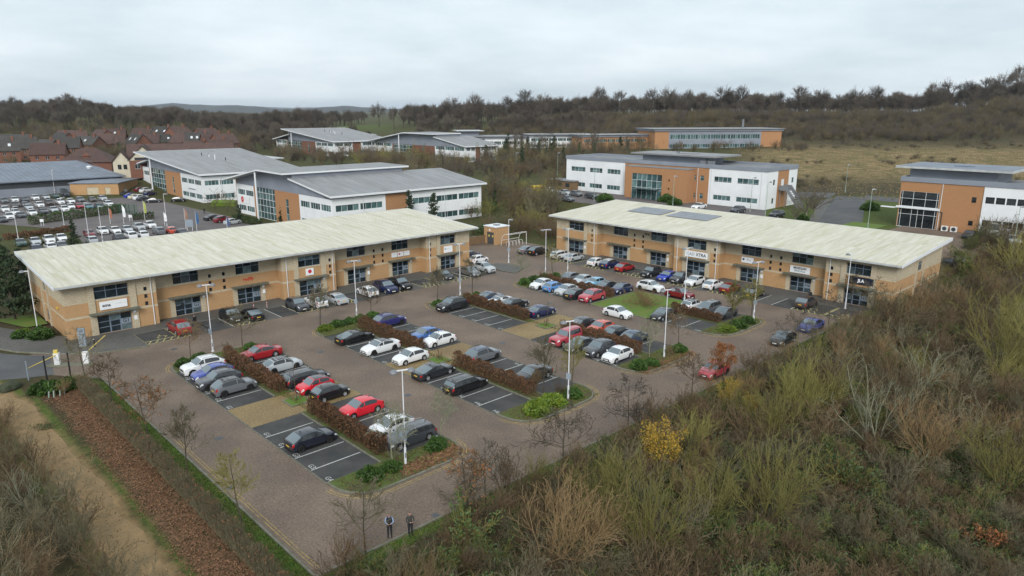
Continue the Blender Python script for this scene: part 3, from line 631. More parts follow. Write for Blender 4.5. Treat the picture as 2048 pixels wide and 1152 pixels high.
def window(parent, o, u, s0, s1, z0, z1, cols, rows, frame='frame_grey', glass='glass_g', inset=.14, bar=.06, name='window', fat=None, panes=True):
    """glazed unit in an opening: bars as one frame, each pane a piece of its own. cols/rows: counts or lists of fractions"""
    ux, uy = u; nx, ny = uy, -ux; ang = math.atan2(uy, ux)
    cs = [i/cols for i in range(cols+1)] if isinstance(cols, int) else cols; rs = [i/rows for i in range(rows+1)] if isinstance(rows, int) else rows
    W, H = s1-s0, z1-z0; loc = (o[0]+ux*s0-nx*inset, o[1]+uy*s0-ny*inset, z0)
    key = ('win', round(W, 2), round(H, 2), tuple(np.round(cs, 3)), tuple(np.round(rs, 3)), frame, bar, str(fat))
    def mk():
        mb = MB()
        for c in cs:
            x = c*W; b = bar*(2.0 if fat and any(abs(c-f) < .01 for f in fat) else 1); mb.box(max(0, x-b/2) if c > 0 else 0, min(W, x+b/2) if c < 1 else W, -.04, .04, 0, H)
        for r in rs:
            z = r*H; mb.box(0.002, W-.002, -.035, .035, max(0, z-bar/2), min(H, z+bar/2))
        mb.box(-.02, W+.02, -.10, .0, -.05, -.002); return mb.mesh('window_frame', frame)
    f = ob(name, cached(key, mk), parent, loc, ang)
    if panes:
        for a, b in zip(cs, cs[1:]):
            for c, d in zip(rs, rs[1:]):
                ob('pane', pane_mesh((b-a)*W-bar, (d-c)*H-bar, glass), f, (a*W+bar/2, 0, c*H+bar/2))
    else: ob('pane', pane_mesh(W-.02, H-.02, glass), f, (.01, .02, .01))
    return f

# ---------------------------------------------------------------- the two long brick buildings of the car park
GX = [(-1.85, 1.65), (7.1, 10.15), (14.9, 18.0), (22.85, 26.15), (31.25, 34.3), (39.0, 42.0), (47.15, 50.2)]   # door glazing of each unit
SQ = [(3.3, 3.66, 'F'), (11.35, 11.72, 'B'), (13.12, 13.5, 'B'), (27.45, 27.82, 'F'), (35.65, 36.03, 'B'), (37.19, 37.56, 'B'), (45.0, 45.4, 'F')]
LEN, DEP = 58.1, 18.0
EAVE, TOPR = 6.25, 7.45
def long_building(letter, label, loc, rz, solar=False, zadj=0.0):
    B = thing('brick_office_building', label, 'building', loc, rz)
    segs = [(0.0, 9.55, 0.0), (9.55, 25.35, 1.5), (25.35, 33.35, 0.0), (33.35, 49.3, 1.5), (49.3, LEN, 0.0)]
    gl = [(a+4.9, b+4.9) for a, b in GX]; sq = [(a+4.9, b+4.9) for a, b, k in SQ]
    holes = []
    for i, (a, b) in enumerate(gl):
        f = .0
        holes += [(a, b, .04, 2.12), (a, b, 4.08, 5.52)]
    for a, b in sq: holes += [(a, b, 4.22, 4.68), (a, b, 3.34, 3.8), (a, b, 2.45, 2.93)]
    top = 6.12
    bands = [('brick_plinth', 'orange_brick', 0.0, 2.19), ('stone_course', 'buff_stone', 2.19, 2.42), ('brick_band', 'orange_brick', 2.42, 3.87), ('block_wall', 'buff_block', 3.87, top)]
    for s0, s1, d in segs:
        hs = [h for h in holes if s0 <= h[0] and h[1] <= s1]
        for nm, mt, z0, z1 in bands:
            wall(nm, mt, B, (0, d), (1, 0), s1, z0, z1, hs, s0=s0)
    for s, d0, d1 in ((9.55, 0, 1.5), (25.35, 1.5, 0), (33.35, 0, 1.5), (49.3, 1.5, 0)):
        for nm, mt, z0, z1 in bands:
            if d1 > d0: wall(nm, mt, B, (s, 0), (0, 1), 1.5, z0, z1)
            else: wall(nm, mt, B, (s, 1.5), (0, -1), 1.5, z0, z1)
    # stone pilasters and door jambs, a few millimetres to 12 cm proud
    for i, (a, b) in enumerate(gl):
        front = i in (0, 3, 6); d = 0.0 if front else 1.5
        if front:
            for x0, x1 in ((a-.72, a-.03), (b+.05, b+.78)): MB().box(x0, x1, d-.13, d-.002, .0, 6.1).build('pilaster', 'buff_block', B)
        else:
            for x0, x1 in ((a-.62, a-.02), (b+.02, b+.62)): MB().box(x0, x1, d-.05, d-.002, .0, 2.45).build('door_jamb', 'buff_block', B)
        MB().box(a-.05, b+.05, d-.06, d-.004, 3.93, 4.07).build('window_sill', 'buff_stone', B)
        c = MB().box(a-.85, b+.85, d-.95, d-.135, 2.50, 2.58)
        for q in (a-.75, (a+b)/2, b+.7): c.box(q, q+.07, d-.93, d-.135, 2.40, 2.498)
        c.build('entrance_canopy', 'canopy', B)
        window(B, (0, d), (1, 0), a, b, .04, 2.12, [0, .36, .67, 1.0], [0, .33, .64, 1.0], name='entrance_glazing', fat=(.36, .67), bar=.07)
        window(B, (0, d), (1, 0), a, b, 4.08, 5.52, 3, [0, .62, 1.0])
        t = ob('unit_number', text_mesh('%s%d' % (letter, i+1), .60, 'ink_dark', .004, .012), B, (a+(b-a)*.835, d+.06, 1.10)); t.rotation_euler = (R(90), 0, 0)
        MB().box(a+(b-a)*.69, b-.05, d+.068, d+.1, .80, 1.36).build('number_film', 'panel_grey', B)
        MB().lathe([(.0, -.1), (.16, -.1), (.19, -.03), (.19, .0)], 10, 'y', (b+.36, d-.14, 2.05)).build('wall_light', 'frame_white', B)
        if i in (0, 2, 4): MB().box(b+.25, b+.6, d-.16, d-.134 if front else d-.056, 1.05, 1.55).build('notice_plate', 'sign_white', B)
    for k, (a, b) in enumerate(sq):
        d = 0.0 if SQ[k][2] == 'F' else 1.5
        for z0, z1 in ((4.22, 4.68), (3.34, 3.8), (2.45, 2.93)): window(B, (0, d), (1, 0), a, b, z0, z1, 1, 1, 'frame_dark', 'glass_dark', bar=.05)
    for s, d in ((9.0, 0), (26.0, 0), (32.9, 0), (49.9, 0)):
        MB().tube((s, d-.09, .02), (s, d-.09, 5.7), .05, n=8).tube((s, d-.09, 5.7), (s+.05, d-.5, 6.05), .05, n=8).build('downpipe', 'fascia_white', B)
    # end walls: two flat pilasters with a tall window column between, three slots each side
    eh = []
    for c in (1.3, 2.6, 3.9, 14.1, 15.4, 16.7): eh.append((c-.16, c+.16, 1.75, 2.17))
    eh += [(8.15, 9.85, 4.08, 5.35), (8.15, 9.85, .3, 1.75)]
    for ox, oy, ux, uy in ((0, DEP, 0, -1), (LEN, 0, 0, 1)):
        for nm, mt, z0, z1 in bands:
            wall(nm, mt, B, (ox, oy), (ux, uy), DEP, z0, z1, eh)
        for h in eh: window(B, (ox, oy), (ux, uy), h[0], h[1], h[2], h[3], 2 if h[1]-h[0] > 1 else 1, [0, .6, 1] if h[1]-h[0] > 1 else 1, bar=.05, frame='frame_grey')
        for c in (7.3, 10.2):
            y0, y1 = (DEP-c-.5, DEP-c) if uy < 0 else (c, c+.5)
            x0, x1 = (-.14, -.002) if uy < 0 else (LEN+.002, LEN+.14)
            MB().box(x0, x1, y0, y1, 0, 6.1).build('pilaster', 'buff_block', B)
        gz = MB().poly([(ox, 0, top), (ox, DEP, top), (ox, DEP, 7.18), (ox, 0, 6.14)]); gz.build('gable_wall', 'buff_block', B)
        MB().box(*((-.16, -.02) if uy < 0 else (LEN+.02, LEN+.16)), 2.9, 3.3, 3.0, 3.2).build('alarm_box', 'skip_yellow', B) if uy < 0 else None
    wall('back_wall', 'buff_block', B, (LEN, DEP), (-1, 0), LEN, 0, 7.1)
    # roof: slab with fascia and gutter, sheets in three courses
    ov = 1.05; sl = (TOPR-EAVE)/(DEP+ov+.5); y0, y1 = -ov, DEP+.5
    rf = MB()
    rf.add([(-.9, y0, EAVE-.16), (LEN+.9, y0, EAVE-.16), (LEN+.9, y1, TOPR-.30), (-.9, y1, TOPR-.30), (-.9, y0, EAVE), (LEN+.9, y0, EAVE), (LEN+.9, y1, TOPR), (-.9, y1, TOPR)],
           [(3, 2, 1, 0), (4, 5, 6, 7), (0, 1, 5, 4), (1, 2, 6, 5), (2, 3, 7, 6), (3, 0, 4, 7)])
    roof = rf.build('roof', 'fascia', B)
    MB().box(-.85, LEN+.85, y0-.17, y0-.01, EAVE-.20, EAVE-.02).build('gutter', 'fascia', roof)
    for x0 in (-.98, LEN+.90):
        MB().add([(x0, y0-.1, EAVE-.24), (x0+.08, y0-.1, EAVE-.24), (x0+.08, y1, TOPR-.38), (x0, y1, TOPR-.38), (x0, y0-.1, EAVE+.06), (x0+.08, y0-.1, EAVE+.06), (x0+.08, y1, TOPR+.06), (x0, y1, TOPR+.06)],
             [(3, 2, 1, 0), (4, 5, 6, 7), (0, 1, 5, 4), (1, 2, 6, 5), (2, 3, 7, 6), (3, 0, 4, 7)]).build('barge_board', 'fascia_white', roof)
    MB().box(-.9, LEN+.9, y1-.02, y1+.1, TOPR-.35, TOPR+.05).build('ridge_trim', 'fascia', roof)
    nS = 60; wS = (LEN+1.7)/nS; ang = math.atan(sl); Ltot = (y1-y0)/math.cos(ang); cuts = [0, Ltot*.33, Ltot*.67, Ltot]
    for r in range(3):
        L = cuts[r+1]-cuts[r]
        def mk():
            m = MB().box(.03, wS-.03, 0.01, L-.012, .012, .028); m.add([(0, .01, .004), (.03, .01, .062), (.06, .01, .004), (0, L-.012, .004), (.03, L-.012, .062), (.06, L-.012, .004)], [(0, 1, 4, 3), (1, 2, 5, 4), (0, 2, 1), (3, 4, 5)])
            me = m.mesh('roof_sheet', ['roof_metal', 'roof_seam']); 
            for p in list(me.polygons)[6:]: p.material_index = 1
            return me
        me = cached(('sheet', r), mk)
        for i in range(nS):
            o = ob('roof_sheet', me, roof, (-.85+i*wS, y0+cuts[r]*math.cos(ang), EAVE+cuts[r]*math.sin(ang)-r*.0)); o.rotation_euler = (ang, 0, 0)
    if solar:
        me = MB().box(0, .98, 0, 1.62, 0, .035).mesh('solar_module', 'solar')
        P = thing('solar_panel_array', 'dark blue solar panel array lying on the pale roof of the right long building', 'solar panels', loc, rz)
        for g0, n_ in ((8.6, 7), (16.9, 8)):
            for i in range(n_):
                for j in range(3):
                    yy = 9.6+j*1.68; o = ob('solar_module', me, P, (g0+i*1.02, yy, EAVE+(yy-y0)*sl+.11)); o.rotation_euler = (ang, 0, 0)
    return B
GB = long_building('G', 'long two storey buff and orange brick office building with pale metal roof on the left', (-4.9, 47.5, 0), 0)
HB = long_building('H', 'long two storey buff and orange brick office building with solar panels on the right', (74.0, 47.2, 0), R(-90), solar=True)

# company signs fixed to the two buildings: boards and lettering, each a thing of its own
def sign(where, s, z, w, h, label, lines, board='sign_white', d=0.0, disc=None):
    loc, rz = ((-4.9, 47.5), 0) if where == 'G' else ((74.0, 47.2), R(-90))
    y = d-.14; wx = loc[0]+s*math.cos(rz)-y*math.sin(rz); wy = loc[1]+s*math.sin(rz)+y*math.cos(rz)
    t = thing('company_sign', label, 'sign', (wx, wy, z), rz)
    if board: MB().box(-w/2, w/2, 0, .13, -h/2, h/2).build('sign_board', board, t)
    for tx, size, mt, dx, dz, bold in lines:
        o = ob('lettering', text_mesh(tx, size, mt, .006, bold), t, (dx, -.010 if board else .12, dz)); o.rotation_euler = (R(90), 0, 0)
    if disc:
        for r_, mt, dx, dz in disc: MB().tube((dx, -.012-.002*(r_ < .2), dz), (dx, -.001, dz), r_, n=18).build('roundel', mt, t)
    return t
sign('G', 4.85, 3.27, 2.85, .93, 'white sign with two faint logos above the first door of the left building', [('ema', .52, 'ink_dark', -.75, .02, .012), ('- -----  --', .30, 'ink_grey', .75, .08, .002), ('- - - - - - - - -', .13, 'ink_grey', -.7, -.3, 0)])
sign('G', 21.35, 3.3, 1.6, .5, 'red lettering on brick above the third door of the left building', [('redifa', .62, 'ink_red', 0, 0, .01), ('- - - - - - - -', .22, 'ink_red', .1, -.26, .008)], board=None, d=1.5)
sign('G', 29.35, 3.28, 1.15, .95, 'white square sign with red round burst above the fourth door of the left building', [('.......', .14, 'ink_grey', 0, -.36, 0)], disc=[(.27, 'ink_red', 0, .06), (.12, 'ink_pink', 0, .06)])
sign('G', 37.6, 3.35, 4.0, .5, 'thin dark lettering on brick above the fifth door of the left building', [('U R ALS', .42, 'ink_dark', -.9, .0, .008), ('- - - - - - -', .30, 'wood', 1.35, .05, .002)], board=None, d=1.5)
for k, (tx, mt, lb) in enumerate((('----', 'ink_grey', 'left white panel of the three small signs above the sixth door'), ('--', 'ink_pink', 'middle white panel with pink dot of the three small signs above the sixth door'), ('- - -', 'ink_grey', 'right white panel of the three small signs above the sixth door'))):
    sign('G', 44.3+k*1.15, 3.35, 1.0, .72, lb, [(tx, .24, mt, .1 if k == 1 else 0, .05, .003)], d=1.5, disc=[(.15, 'ink_pink', -.25, .03)] if k == 1 else None)
sign('G', 53.6, 3.25, 1.7, 1.05, 'white sign with small blue grey lettering above the last door of the left building', [('-------', .34, 'ink_grey', 0, .1, .005)], disc=[(.13, 'panel_grey', -.62, .1)])
sign('H', 1.35, 4.75, 1.6, .5, 'small grey lettering high on the left end of the right building', [('-- --- --', .34, 'ink_dark', 0, .08, .003), ('--  - --', .22, 'ink_grey', 0, -.15, .001)], board=None)
sign('H', 18.95, 4.95, 2.0, .5, 'dark lettering with swoosh on stone beside the third upper window', [('Airw', .52, 'ink_dark', 0, 0, .012)], board=None, d=1.5)
sign('H', 29.45, 3.25, 4.0, .95, 'white sign whose capital letters turn from pale to dark', [('CAD', .68, 'ink_grey', -1.0, 0, .012), ('XTRA', .68, 'ink_dark', .82, 0, .012)])
sign('H', 37.2, 3.35, 1.9, .85, 'small white sign with dark square logo above the fifth door of the right building', [('F----', .36, 'ink_dark', .25, .08, .006)], d=1.5, disc=[(.16, 'ink_dark', -.62, .08)])
sign('H', 45.2, 3.18, 2.85, .98, 'white sign with two lines of dark capital letters', [('MORGAN', .42, 'ink_dark', 0, .22, .014), ('SINDALL', .42, 'ink_grey', .02, -.16, .012), ('_ _ _ _ _ _ _', .2, 'ink_grey', 0, -.34, .0)], d=1.5)
sign('H', 54.05, 3.36, 3.1, .95, 'dark navy sign with three white letters', [('JLA', .56, 'sign_white', 0, 0, .03)], board='sign_navy')
# ---------------------------------------------------------------- cars
# length, width, height, clearance, wheel radius, rear glass foot, roof rear, roof front, screen foot (fractions of length), belt, bonnet at screen, bonnet at nose, boot
CT = dict(
 hatch=(4.20, 1.78, 1.47, .16, .315, -.475, -.275, .06, .245, .93, .98, .76, .93), suv=(4.45, 1.86, 1.66, .20, .355, -.48, -.305, .07, .235, 1.06, 1.10, .92, 1.05),
 saloon=(4.68, 1.84, 1.44, .14, .325, -.36, -.20, .07, .24, .92, .96, .72, .98), coupe=(4.75, 1.90, 1.37, .12, .335, -.44, -.14, .06, .23, .88, .92, .68, .90),
 estate=(4.78, 1.84, 1.49, .14, .33, -.475, -.40, .09, .25, .93, .97, .74, .93), mini=(3.70, 1.68, 1.48, .15, .30, -.475, -.315, .09, .27, .93, .98, .78, .93),
 mpv=(4.50, 1.84, 1.66, .17, .33, -.48, -.41, .12, .33, 1.0, 1.03, .80, 1.0), offroad=(4.55, 1.82, 1.80, .24, .37, -.49, -.465, .05, .17, 1.12, 1.14, 1.06, 1.12),
 soft_top=(4.35, 1.83, 1.36, .13, .325, -.31, -.17, .04, .21, .90, .93, .70, .94), van=(5.70, 2.02, 2.55, .20, .35, -.50, -.495, .25, .41, 1.35, 1.38, 1.10, 1.35))
def car_shape(T):
    L, W, H, cl, rw, r0, r1, f0, c0, belt, hc, hn, boot = CT[T]
    x0, x1 = -L/2, L/2; wf, wr = .315*L, -.305*L
    if T == 'van': wf, wr = .33*L, -.26*L
    Ra = rw+.065
    tops = [(x0, boot-.16), (x0+.05, boot-.02), (r0*L, boot), (r1*L, H-(.10 if T not in ('van', 'offroad') else .03)), ((r1*.72+f0*.28)*L, H-.03 if T not in ('van', 'offroad') else H), ((r1*.35+f0*.65)*L, H), (f0*L, H-.035), (c0*L, hc), (c0*L+(x1-c0*L)*.6, (hc*.45+hn*.55)+.04), (x1-.10, hn), (x1, hn-.16)]
    tx, tz = zip(*tops)
    def hw(x):
        e = max(0, (abs(x)-L*.30)/(L*.20)); return W/2*(1-.15*e**2.4-(.05 if x > 0 else 0)*e)
    def sec(x):
        zt = float(np.interp(x, tx, tz)); h = hw(x); zl = cl
        for xw in (wf, wr):
            d = abs(x-xw)
            if d < Ra: zl = max(zl, rw+math.sqrt(Ra*Ra-d*d)-.01)
        cabin = r0*L < x < c0*L
        bz = belt+.02*(-x/L)
        if cabin:
            b = min(bz, zt-.03); k = max(0, zt-b)
            rail = (h*.965-.02-.30*max(0, k-.05), max(b+.01, zt-.055)); inn = (rail[0]*.78, zt-.014)
        else:
            b = min(bz-.05, zt-.09); rail = (h*.90, zt-.035); inn = (h*.62, zt-.006)
        z1 = max(cl+.14, zl+.015); z2 = max(b*.60, zl+.03)
        b = max(b, z2+.03)
        return [(h*.93, zl), (h*.985, z1), (h, z2), (h*.965, b), (rail[0], max(rail[1], b+.004)), (inn[0], max(inn[1], b+.006)), (0, max(zt, b+.008))]
    def S(x, s):
        q = sec(x); i = min(int(s), 5); t = s-i; return (q[i][0]*(1-t)+q[i+1][0]*t, q[i][1]*(1-t)+q[i+1][1]*t)
    def patch(name, mat, xa, xb, sa, sb, nx_, ns_, side, off=.007, color=None, both=False):
        V = []; F = []
        for i in range(nx_+1):
            for j in range(ns_+1):
                x = xa+(xb-xa)*i/nx_; s = sa+(sb-sa)*j/ns_
                if both: s = 3.0+(sb-3.0)*1 if False else s
                p = S(x, s if s <= 6 else 12-s); y = p[0]*(side if s <= 6 else -side)
                e = .02; pa = S(x+e, s if s <= 6 else 12-s); pb = S(x, min(6, max(0, (s if s <= 6 else 12-s)+e)))
                V.append(Vector((x, y, p[1])))
        for i in range(nx_):
            for j in range(ns_): k = i*(ns_+1)+j; F.append((k, k+ns_+1, k+ns_+2, k+1))
        me = bpy.data.meshes.new(name); me.from_pydata(V, [], F); bm = bmesh.new(); bm.from_mesh(me); bm.normal_update()
        c = Vector((0, 0, H*.45))
        if sum((f.normal.dot(f.calc_center_median()-c)) for f in bm.faces) < 0: bmesh.ops.reverse_faces(bm, faces=bm.faces); bm.normal_update()
        nn = [v.normal.copy() for v in bm.verts]
        for v, n_ in zip(bm.verts, nn): v.co += n_*off
        bm.to_mesh(me); bm.free(); me.materials.append(MAT[mat]); me.polygons.foreach_set('use_smooth', np.ones(len(me.polygons), bool)); return me
    M = {}
    xs = sorted({x0, x0+.03, x0+.1, *[t for t in tx], wf-Ra, wf-Ra+.004, wf+Ra, wf+Ra-.004, wr-Ra, wr-Ra+.004, wr+Ra, wr+Ra-.004, x1-.03, *np.linspace(x0, x1, 25), *[w_+Ra*math.cos(R(a)) for w_ in (wf, wr) for a in (25, 50, 75, 105, 130, 155)]})
    xs = [x for i, x in enumerate(xs) if i == 0 or x-xs[i-1] > .0025]
    V = []; F = []
    for x in xs:
        q = sec(x); e = 1.0; ring = [(p[0], p[1]) for p in q]+[(-p[0], p[1]) for p in q[-2::-1]]
        V += [(x, y, z) for y, z in ring]
    m = 13
    for i in range(len(xs)-1):
        for j in range(m-1): F.append((i*m+j, i*m+j+1, (i+1)*m+j+1, (i+1)*m+j))
    F += [tuple(range(m-1, -1, -1)), tuple((len(xs)-1)*m+j for j in range(m))]
    me = bpy.data.meshes.new('body'); me.from_pydata(V, [], F); me.materials.append(MAT['paint'])
    bm = bmesh.new(); bm.from_mesh(me); bmesh.ops.recalc_face_normals(bm, faces=bm.faces); bm.to_mesh(me); bm.free()
    me.polygons.foreach_set('use_smooth', np.ones(len(me.polygons), bool)); me.set_sharp_from_angle(angle=R(38)); M['body'] = me
    M['under'] = MB().box(x0+.12, x1-.12, -W*.40, W*.40, cl-.02, belt*.72).mesh('underbody', 'trim_black')
    g = r0*L; a1 = f0*L; a2 = c0*L
    M['windscreen'] = patch('windscreen', 'screen_glass', a2-.03, a1+.05, 4.12, 7.88, 5, 8, 1)
    if T == 'van': M['rear'] = MB().box(x0-.012, x0-.004, -.7, .7, 1.45, 2.2).mesh('rear_window', 'car_glass')
    else: M['rear'] = patch('rear_window', 'screen_glass', g+.05, r1*L-.05, 4.18, 7.82, 4, 6, 1)
    B = (.02 if T not in ('mini', 'soft_top') else -.05)*L
    rear_end = (r1-.03)*L if T not in ('coupe', 'saloon') else (r1-.07)*L
    M['side'] = []
    wins = [(B+.05, a2-.24*(a2-a1)-.04), (rear_end, B-.05)] if T not in ('van',) else [(a1-.35*L*.5, a2-.3*(a2-a1))]
    if T == 'soft_top': wins = [(r1*L+.15, a2-.24*(a2-a1)-.04)]
    if T == 'estate': wins = [(B+.05, a2-.24*(a2-a1)-.04), (-.20*L, B-.05), (rear_end, -.20*L-.05)]
    for xa, xb in wins:
        for sd in (1, -1): M['side'].append(patch('side_window', 'car_glass', xa, xb, 3.10, 3.93, 6, 2, sd))
    M['roof'] = patch('roof_panel', 'paint', r1*L+.02, a1-.02, 4.02, 7.98, 6, 8, 1, .005)
    hs = 2.35 if T not in ('suv', 'offroad') else 2.55
    M['head'] = [patch('headlight', 'lamp_glass', x1-.32, x1-.015, hs, hs+.6, 3, 2, sd, .008) for sd in (1, -1)]
    M['tail'] = [patch('tail_light', 'tail_red', x0+.012, x0+.22, 2.35, 3.0, 2, 2, sd, .008) for sd in (1, -1)]
    hz = hn-.16
    M['grille'] = MB().box(x1-.05, x1+.012, -W*.22, W*.22, max(hz-.26, .34), hz-.05).box(x1-.08, x1+.008, -W*.36, W*.36, cl+.05, cl+.17).mesh('grille', 'trim_black')
    M['plate_f'] = MB().box(x1+.012, x1+.022, -.26, .26, cl+.19, cl+.30).mesh('number_plate', 'plate_white')
    zp = boot-.42 if T not in ('saloon', 'coupe', 'soft_top') else boot-.38
    M['plate_r'] = MB().box(x0-.02, x0-.008, -.26, .26, zp, zp+.11).mesh('number_plate', 'plate_yellow')
    M['bumper'] = MB().box(x0-.012, x0+.05, -W*.36, W*.36, cl+.02, cl+.20).mesh('rear_bumper', 'trim_black')
    M['mirror'] = []
    for sd in (1, -1):
        mb = MB(); yc = sd*(W/2+.08); xm = a2-.32*(a2-a1)-.05
        mb.add([(xm-.05, yc-.09, belt+.02), (xm+.06, yc-.08, belt+.03), (xm+.05, yc+.08, belt+.04), (xm-.05, yc+.09, belt+.03), (xm-.05, yc-.08, belt+.15), (xm+.03, yc-.06, belt+.13), (xm+.02, yc+.06, belt+.12), (xm-.05, yc+.08, belt+.14)], [(3,2,1,0),(4,5,6,7),(0,1,5,4),(1,2,6,5),(2,3,7,6),(3,0,4,7)])
        M['mirror'].append(mb.mesh('wing_mirror', 'paint'))
    if T in ('suv', 'estate', 'offroad'):
        M['rails'] = []
        for sd in (1, -1):
            y = sd*(S(0, 4)[0]-.03); M['rails'].append(MB().path([(r1*L+.1, y, H-.03), (r1*L+.25, y, H+.035), (f0*L-.3, y, H+.035), (f0*L-.1, y, H-.02)], .018, 5).mesh('roof_rail', 'alloy' if T == 'estate' else 'trim_black'))
    M['sill'] = [patch('sill_shade_trim', 'trim_black', wr+Ra+.03, wf-Ra-.03, .02, .95, 2, 1, sd, .012) for sd in (1, -1)]  # black lower cladding, also painting in the shaded lower body
    M['aerial'] = MB().add([(r1*L+.16, -.02, H-.03), (r1*L+.32, -.02, H-.015), (r1*L+.32, .02, H-.015), (r1*L+.16, .02, H-.03), (r1*L+.14, 0, H+.07)], [(0, 1, 4), (1, 2, 4), (2, 3, 4), (3, 0, 4), (3, 2, 1, 0)]).mesh('aerial', 'trim_black')
    tyre = MB().lathe([(rw*.62, -.10), (rw*.9, -.105), (rw, -.07), (rw, .07), (rw*.9, .105), (rw*.62, .10)], 20, 'y').mesh('tyre', 'tyre', True)
    rb = MB().lathe([(0.001, .085), (rw*.2, .09), (rw*.2, .07)], 10, 'y').lathe([(rw*.54, .075), (rw*.64, .098), (rw*.66, .06)], 18, 'y')
    for k in range(5):
        a = 2*math.pi*k/5; ca, sa = math.cos(a), math.sin(a)
        def pt(r, t, y): return (r*ca-t*sa, y, r*sa+t*ca)
        rb.add([pt(rw*.1, -.035, .084), pt(rw*.1, .035, .084), pt(rw*.6, .05, .084), pt(rw*.6, -.05, .084)], [(0, 1, 2, 3)])
    M['tyre'] = tyre; M['rim'] = rb.mesh('rim', 'alloy'); M['rimd'] = rb.mesh('rim', 'alloy_dark'); M['hubd'] = MB().lathe([(0.001, .045), (rw*.66, .045)], 16, 'y').mesh('brake_disc', 'trim_black')
    M['wh'] = [(wf, W/2-.115, rw, 1), (wr, W/2-.115, rw, 1), (wf, -W/2+.115, rw, -1), (wr, -W/2+.115, rw, -1)]
    # everything glazed in one mesh, for cars too far off to show the panes apart
    gv = MB()
    for q in [M['windscreen'], M['rear']]+M['side']: gv.add([v.co for v in q.vertices], [tuple(p.vertices) for p in q.polygons])
    M['glass_all'] = gv.mesh('windows', 'car_glass', True)
    return M
CM = {T: car_shape(T) for T in CT}
PAINT = dict(white=(.72, .73, .74), silver=(.42, .45, .47), grey=(.13, .14, .155), dark=(.022, .025, .030), black=(.009, .009, .011), darkgrey=(.055, .06, .07), navyblack=(.013, .015, .026), red=(.30, .012, .018), brightred=(.62, .014, .030), darkred=(.17, .008, .014), blue=(.045, .13, .36), royal=(.012, .035, .34), navy=(.012, .02, .075), purple=(.02, .02, .12), lightblue=(.22, .45, .62), midblue=(.10, .26, .55), orange=(.55, .085, .045), pink=(.42, .055, .075), bluegrey=(.035, .055, .10), cream=(.62, .58, .40), brown=(.06, .045, .04), periwinkle=(.045, .07, .30), teal=(.05, .16, .2), green=(.02, .06, .05))
NAME = dict(hatch='hatchback', suv='sports_utility_car', saloon='saloon_car', coupe='fastback_car', estate='estate_car', mini='small_car', mpv='people_carrier', offroad='off_road_car', soft_top='convertible_car', van='panel_van')
def car(T, colour, x, y, heading, label, roof=None, z=0.0, near=True, group=None, dark_wheels=False, scale=1.0, cat='car'):
    M = CM[T]; c = PAINT[colour]; rr = random.Random(int(x*97+y*31))
    scale *= .90
    o = thing(NAME[T], label, cat, (x, y, z), R(heading+rr.uniform(-1.2, 1.2)), group); o.scale = (scale,)*3
    ob('body', M['body'], o, color=c); ob('underbody', M['under'], o)
    if near:
        ob('windscreen', M['windscreen'], o); ob('rear_window', M['rear'], o)
        for m in M['side']: ob('side_window', m, o)
        for m in M['head']: ob('headlight', m, o)
        for m in M['tail']: ob('tail_light', m, o)
        for m in M['mirror']: ob('wing_mirror', m, o, color=c if rr.random() < .7 else (.012,)*3)
        if T in ('suv', 'offroad', 'mini') or rr.random() < .35:
            for m in M['sill']: ob('sill_shade_trim', m, o)
        for m in M.get('rails', []): ob('roof_rail', m, o)
        ob('grille', M['grille'], o); ob('number_plate', M['plate_f'], o); ob('number_plate', M['plate_r'], o); ob('rear_bumper', M['bumper'], o)
        if T not in ('soft_top', 'offroad'): ob('aerial', M['aerial'], o)
    else:
        ob('windows', M['glass_all'], o); ob('grille', M['grille'], o)
    if roof: ob('roof_panel', M['roof'], o, color=PAINT[roof])
    dw = dark_wheels or rr.random() < .4
    for wx, wy, wz, s in M['wh']:
        wq = ob('wheel', M['tyre'], o, (wx, wy, wz), 0 if s > 0 else math.pi)
        if near: ob('rim', M['rimd' if dw else 'rim'], wq); ob('brake_disc', M['hubd'], wq)
        else: ob('rim', M['rim'], wq)
    return o
RW = {'1W': (2.25, 0.0), '1E': (8.05, 0.0), '2W': (18.2, .4), '2E': (24.2, .4), '3W': (34.5, .7), '3E': (40.5, .7), '4W': (50.8, 1.3), '4E': (56.8, 1.3), '4Wn': (50.8, 17.7), '4En': (57.0, 17.7)}
def bay(row, k, T, colour, d, label, dx=0.0, **kw):
    x, y0 = RW[row]; return car(T, colour, x+dx, y0+2.4*(k+.5)+.1, 0 if d > 0 else 180, label, group=kw.pop('group', 'cars parked in the brick car park'), **kw)
bay('1W', 11, 'suv', 'white', -1, 'white compact crossover, first bay of the nearest parking block')
bay('1W', 10, 'hatch', 'periwinkle', -1, 'blue hatchback squeezed between the white crossover and a dark grey one')
bay('1W', 9, 'suv', 'darkgrey', -1, 'dark grey crossover facing the left lane beside the blue hatchback', dx=-.35)
bay('1W', 8, 'suv', 'grey', 1, 'grey crossover with black roof and red tail light, last of four', roof='black', scale=.95)
bay('1W', 2, 'hatch', 'navyblack', 1, 'near black hatchback alone in the G3 bays, yellow plate showing', dx=-.1)
bay('1E', 11, 'saloon', 'red', -1, 'dark red saloon behind the brown hedge in the nearest block')
bay('1E', 9, 'hatch', 'silver', 1, 'pale silver hatchback with black roof behind the brown hedge', roof='black', dark_wheels=True)
bay('1E', 7, 'estate', 'dark', 1, 'black estate car with roof rails beside the red small car')
bay('1E', 6, 'mini', 'brightred', -1, 'red small car with black roof facing the paved gap', roof='dark', dx=-.35)
bay('1E', 5, 'mini', 'black', 1, 'small black hatchback parked on the brown paved bay', dx=-.15)
bay('1E', 3, 'hatch', 'brightred', -1, 'bright red five door car behind the near brown hedge')
bay('1E', 1, 'hatch', 'white', -1, 'white hatchback with dark windows beside the grey estate', dx=-.2)
